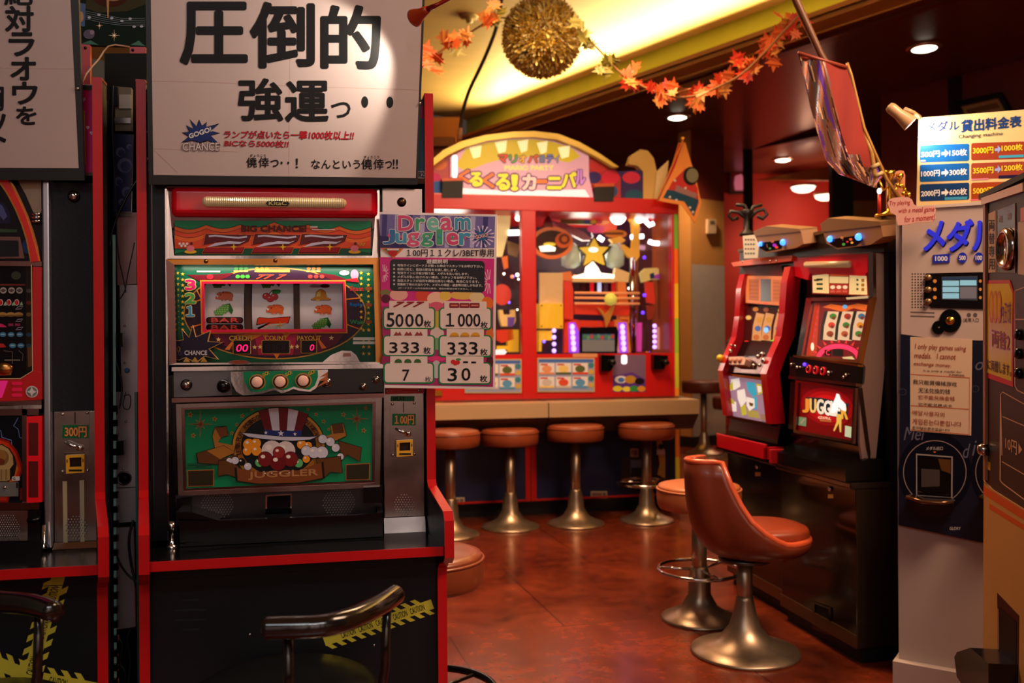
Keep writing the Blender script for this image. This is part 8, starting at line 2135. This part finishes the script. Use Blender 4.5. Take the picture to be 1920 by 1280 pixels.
m = MB(); m.prism([f3.hit(48, 1172, .0), f3.hit(60, 1150), f3.hit(126, 1130), f3.hit(216, 1200), f3.hit(216, 1400), f3.hit(110, 1330), f3.hit(60, 1260)], PL_.n * .06, M('black_cup', (10, 8, 8), .2)); m.build('outlet_cup', LM_)

# ================================================================== things hung from the ceiling
# gold tinsel ball
bc = at_depth(1016, 70, 5.2); R = .225
tb = thing('tinsel_ball', 'large shiny gold tinsel ball hanging under the bright ceiling cove', 'decoration', bc)
TG = [M('gold_tinsel', (250, 222, 110), .24, metal=.15), M('dark_gold_tinsel', (200, 150, 50), .28, metal=.3), M('pale_gold_tinsel', (252, 244, 190), .16, metal=.3)]
random.seed(21)
m = MB(); m.ball((bc.x, bc.y, bc.z), R * .72, TG[0], 24); m.build('core', tb)
m = MB()
for k in range(8000):
    z = random.uniform(-1, 1); a = random.uniform(0, 2 * pi); q = sqrt(1 - z * z); d = V((q * cos(a), q * sin(a), z))
    r0 = R * random.uniform(.70, .9); r1 = R * random.uniform(.9, 1.06)
    t = d.orthogonal().normalized(); t = Matrix.Rotation(random.uniform(0, 2 * pi), 3, d) @ t; side = d.cross(t) * random.uniform(.0015, .005)
    p0 = bc + d * r0; p1 = bc + d * r1 + t * random.uniform(0, .05)
    m.add([p0 - side, p0 + side, p1 + side, p1 - side], [(0, 1, 2, 3)], TG[random.choice([0, 0, 0, 1, 1, 2])])
m.build('tinsel', tb)
m = MB(); m.tube([bc + V((0, 0, R * .7)), V((bc.x, bc.y, ZH))], .003, TG[0], 6); m.build('hanging_cord', tb)
# leaf garland
gl = [(770, 128), (800, 116), (830, 92), (860, 76), (895, 52), (930, 30), (985, 40), (1040, 66), (1095, 68), (1118, 88), (1140, 112), (1162, 136), (1182, 150), (1212, 166), (1243, 176), (1272, 184), (1302, 180), (1328, 172), (1352, 160), (1378, 148), (1402, 130), (1424, 108), (1442, 90), (1462, 66), (1484, 44), (1500, 26)]
gdp = lambda i: 4.9 - .3 * (i / len(gl)) + (.65 if 5 <= i <= 8 else .3 if i in (4, 9) else 0)
P = [at_depth(p[0], p[1], gdp(i)) for i, p in enumerate(gl)]
ga = thing('leaf_garland', 'garland of orange autumn leaves strung across under the cornice', 'garland', P[12])
Q = P
for _ in range(2):
    N_ = [Q[0]]
    for a, b in zip(Q, Q[1:]): N_ += [a.lerp(b, .25), a.lerp(b, .75)]
    Q = N_ + [Q[-1]]
m = MB(); m.tube(Q, .006, M('garland_stem', (150, 100, 50), .6), 6); m.build('stem', ga)
LEAFM = [M('leaf_orange', (226, 104, 44), .5, noise=.2, scale=20), M('leaf_red', (214, 58, 28), .5, noise=.2, scale=20), M('leaf_tan', (214, 140, 66), .5, noise=.2, scale=20), M('leaf_backlit_olive', (130, 120, 44), .5, noise=.2, scale=20)]  # last one: olive darkening of backlit leaves, painted into the leaf colour
lobes = [(0, -.1), (.12, .05), (.5, .0), (.30, .22), (.62, .42), (.34, .44), (.36, .62), (.16, .56), (0, 1.0), (-.16, .56), (-.36, .62), (-.34, .44), (-.62, .42), (-.30, .22), (-.5, .0), (-.12, .05)]
def leaf(m, c, size, mat, rnd_):
    R3 = Matrix.Rotation(rnd_.uniform(0, 2 * pi), 3, 'Y') @ Matrix.Rotation(rnd_.uniform(-.8, .8), 3, 'X') @ Matrix.Rotation(rnd_.uniform(-.8, .8), 3, 'Z')
    pts = [R0 * v.x + FWD * v.y + V((0, 0, v.z)) for v in (R3 @ V((x * size, -.18 * size * (x * x + y * y), y * size)) for x, y in lobes)]
    ctr = c + (R0 * 0)
    tri = tessellate_polygon([[V((x, y, 0)) for x, y in lobes]])
    m.add([ctr + p for p in pts], tri, mat)
rr = random.Random(9)
for i, (cx, cy, kind, n) in enumerate(((801, 118, 0, 8), (858, 76, 2, 9), (926, 32, 2, 10), (1092, 62, 3, 7), (1142, 112, 3, 6), (1184, 152, 1, 8), (1244, 176, 0, 12), (1302, 180, 0, 12), (1352, 164, 0, 11), (1402, 132, 1, 11), (1442, 92, 0, 10), (1484, 44, 1, 8))):
    m = MB()
    for k in range(n):
        c = at_depth(cx + rr.uniform(-18, 18), cy + rr.uniform(-18, 18), 4.75 + rr.uniform(-.05, .05))
        mk = LEAFM[3] if (kind == 3 and rr.random() < .9) else LEAFM[rr.choice([[0, 0, 2, 1], [1, 1, 0, 2], [2, 2, 0, 3], [3, 3, 2, 3]][kind])]
        leaf(m, c, rr.uniform(.06, .09), mk, rr)
    m.build('leaf_cluster', ga)
# cable hanging from the ceiling
hc = [(948, -60), (941, 0), (932, 50), (915, 95), (898, 132), (880, 168), (868, 205), (863, 240), (862, 262)]
P = [at_depth(p[0], p[1], 5.9) for p in hc]
hcb = thing('hanging_cable', 'dark cable curving down from the ceiling to the medal game header', 'cable', P[-1])
Q = P
for _ in range(2):
    N_ = [Q[0]]
    for a, b in zip(Q, Q[1:]): N_ += [a.lerp(b, .25), a.lerp(b, .75)]
    Q = N_ + [Q[-1]]
m = MB(); m.tube(Q, .012, M('dark_cable', (44, 26, 12), .5), 8); m.build('cord', hcb)
m = MB(); m.tube([P[-2], P[-1]], .016, M('cable_end', (206, 150, 110), .5), 8); m.build('plug', hcb)
# wall things
C1 = C0 + WD * .26
m = MB(); PCo = Plane(CW(C0.x, C0.y, 0) - CW(UD.x, UD.y, 0) * .012, -CW(UD.x, UD.y, 0)); m.slab(PCo, [(1323, 411), (1339, 411), (1339, 438), (1323, 438)], .03, M('switch_plastic', (206, 170, 130), .4)); m.slab(PCo, [(1327, 414), (1335, 414), (1335, 420), (1327, 420)], .004, C((110, 90, 70)), .03)
solo(m, 'wall_controller', 'small pale wall controller on the tan band of the column', 'controller', origin=PCo.hit(1331, 438))
PF_ = Plane(CW(0, 11.55, 0), -FWD)
po = thing('framed_picture', 'small red picture with a pale pink figure on the far red wall', 'picture', PF_.hit(1387, 362))
m = MB(); frame4(m, PF_, q4(1366, 314, 1404, 364), q4(1370, 319, 1400, 360), .03, DARKWOOD); m.build('frame', po)
m = MB(); m.rect(PF_, 1370, 319, 1400, 360, C((120, 16, 30), .4), 2); m.poly(PF_, [(1378, 330), (1390, 326), (1396, 336), (1398, 345), (1396, 357), (1378, 357), (1376, 344)], C((236, 140, 170), .4, .2), 4); m.build('picture', po)
PW = Plane(CW(Wp.x, Wp.y, 0) - CW(WD.x, WD.y, 0) * .03, -CW(WD.x, WD.y, 0))
fp_ = thing('framed_picture', 'black framed picture hanging tilted on the wall above the price board', 'picture', PW.hit(1850, 215))
m = MB(); o4 = [(1794, 193), (1880, 174), (1902, 214), (1816, 240)]; i4 = [(1803, 200), (1876, 184), (1892, 212), (1820, 232)]
frame4(m, PW, o4, i4, .05, K_); m.build('frame', fp_)
m = MB(); m.slab(PW, i4, .01, C((190, 140, 90), .5)); m.poly(PW, [(1812, 206), (1870, 192), (1876, 202), (1818, 216)], C((130, 84, 44), .5), 22); m.build('picture', fp_)
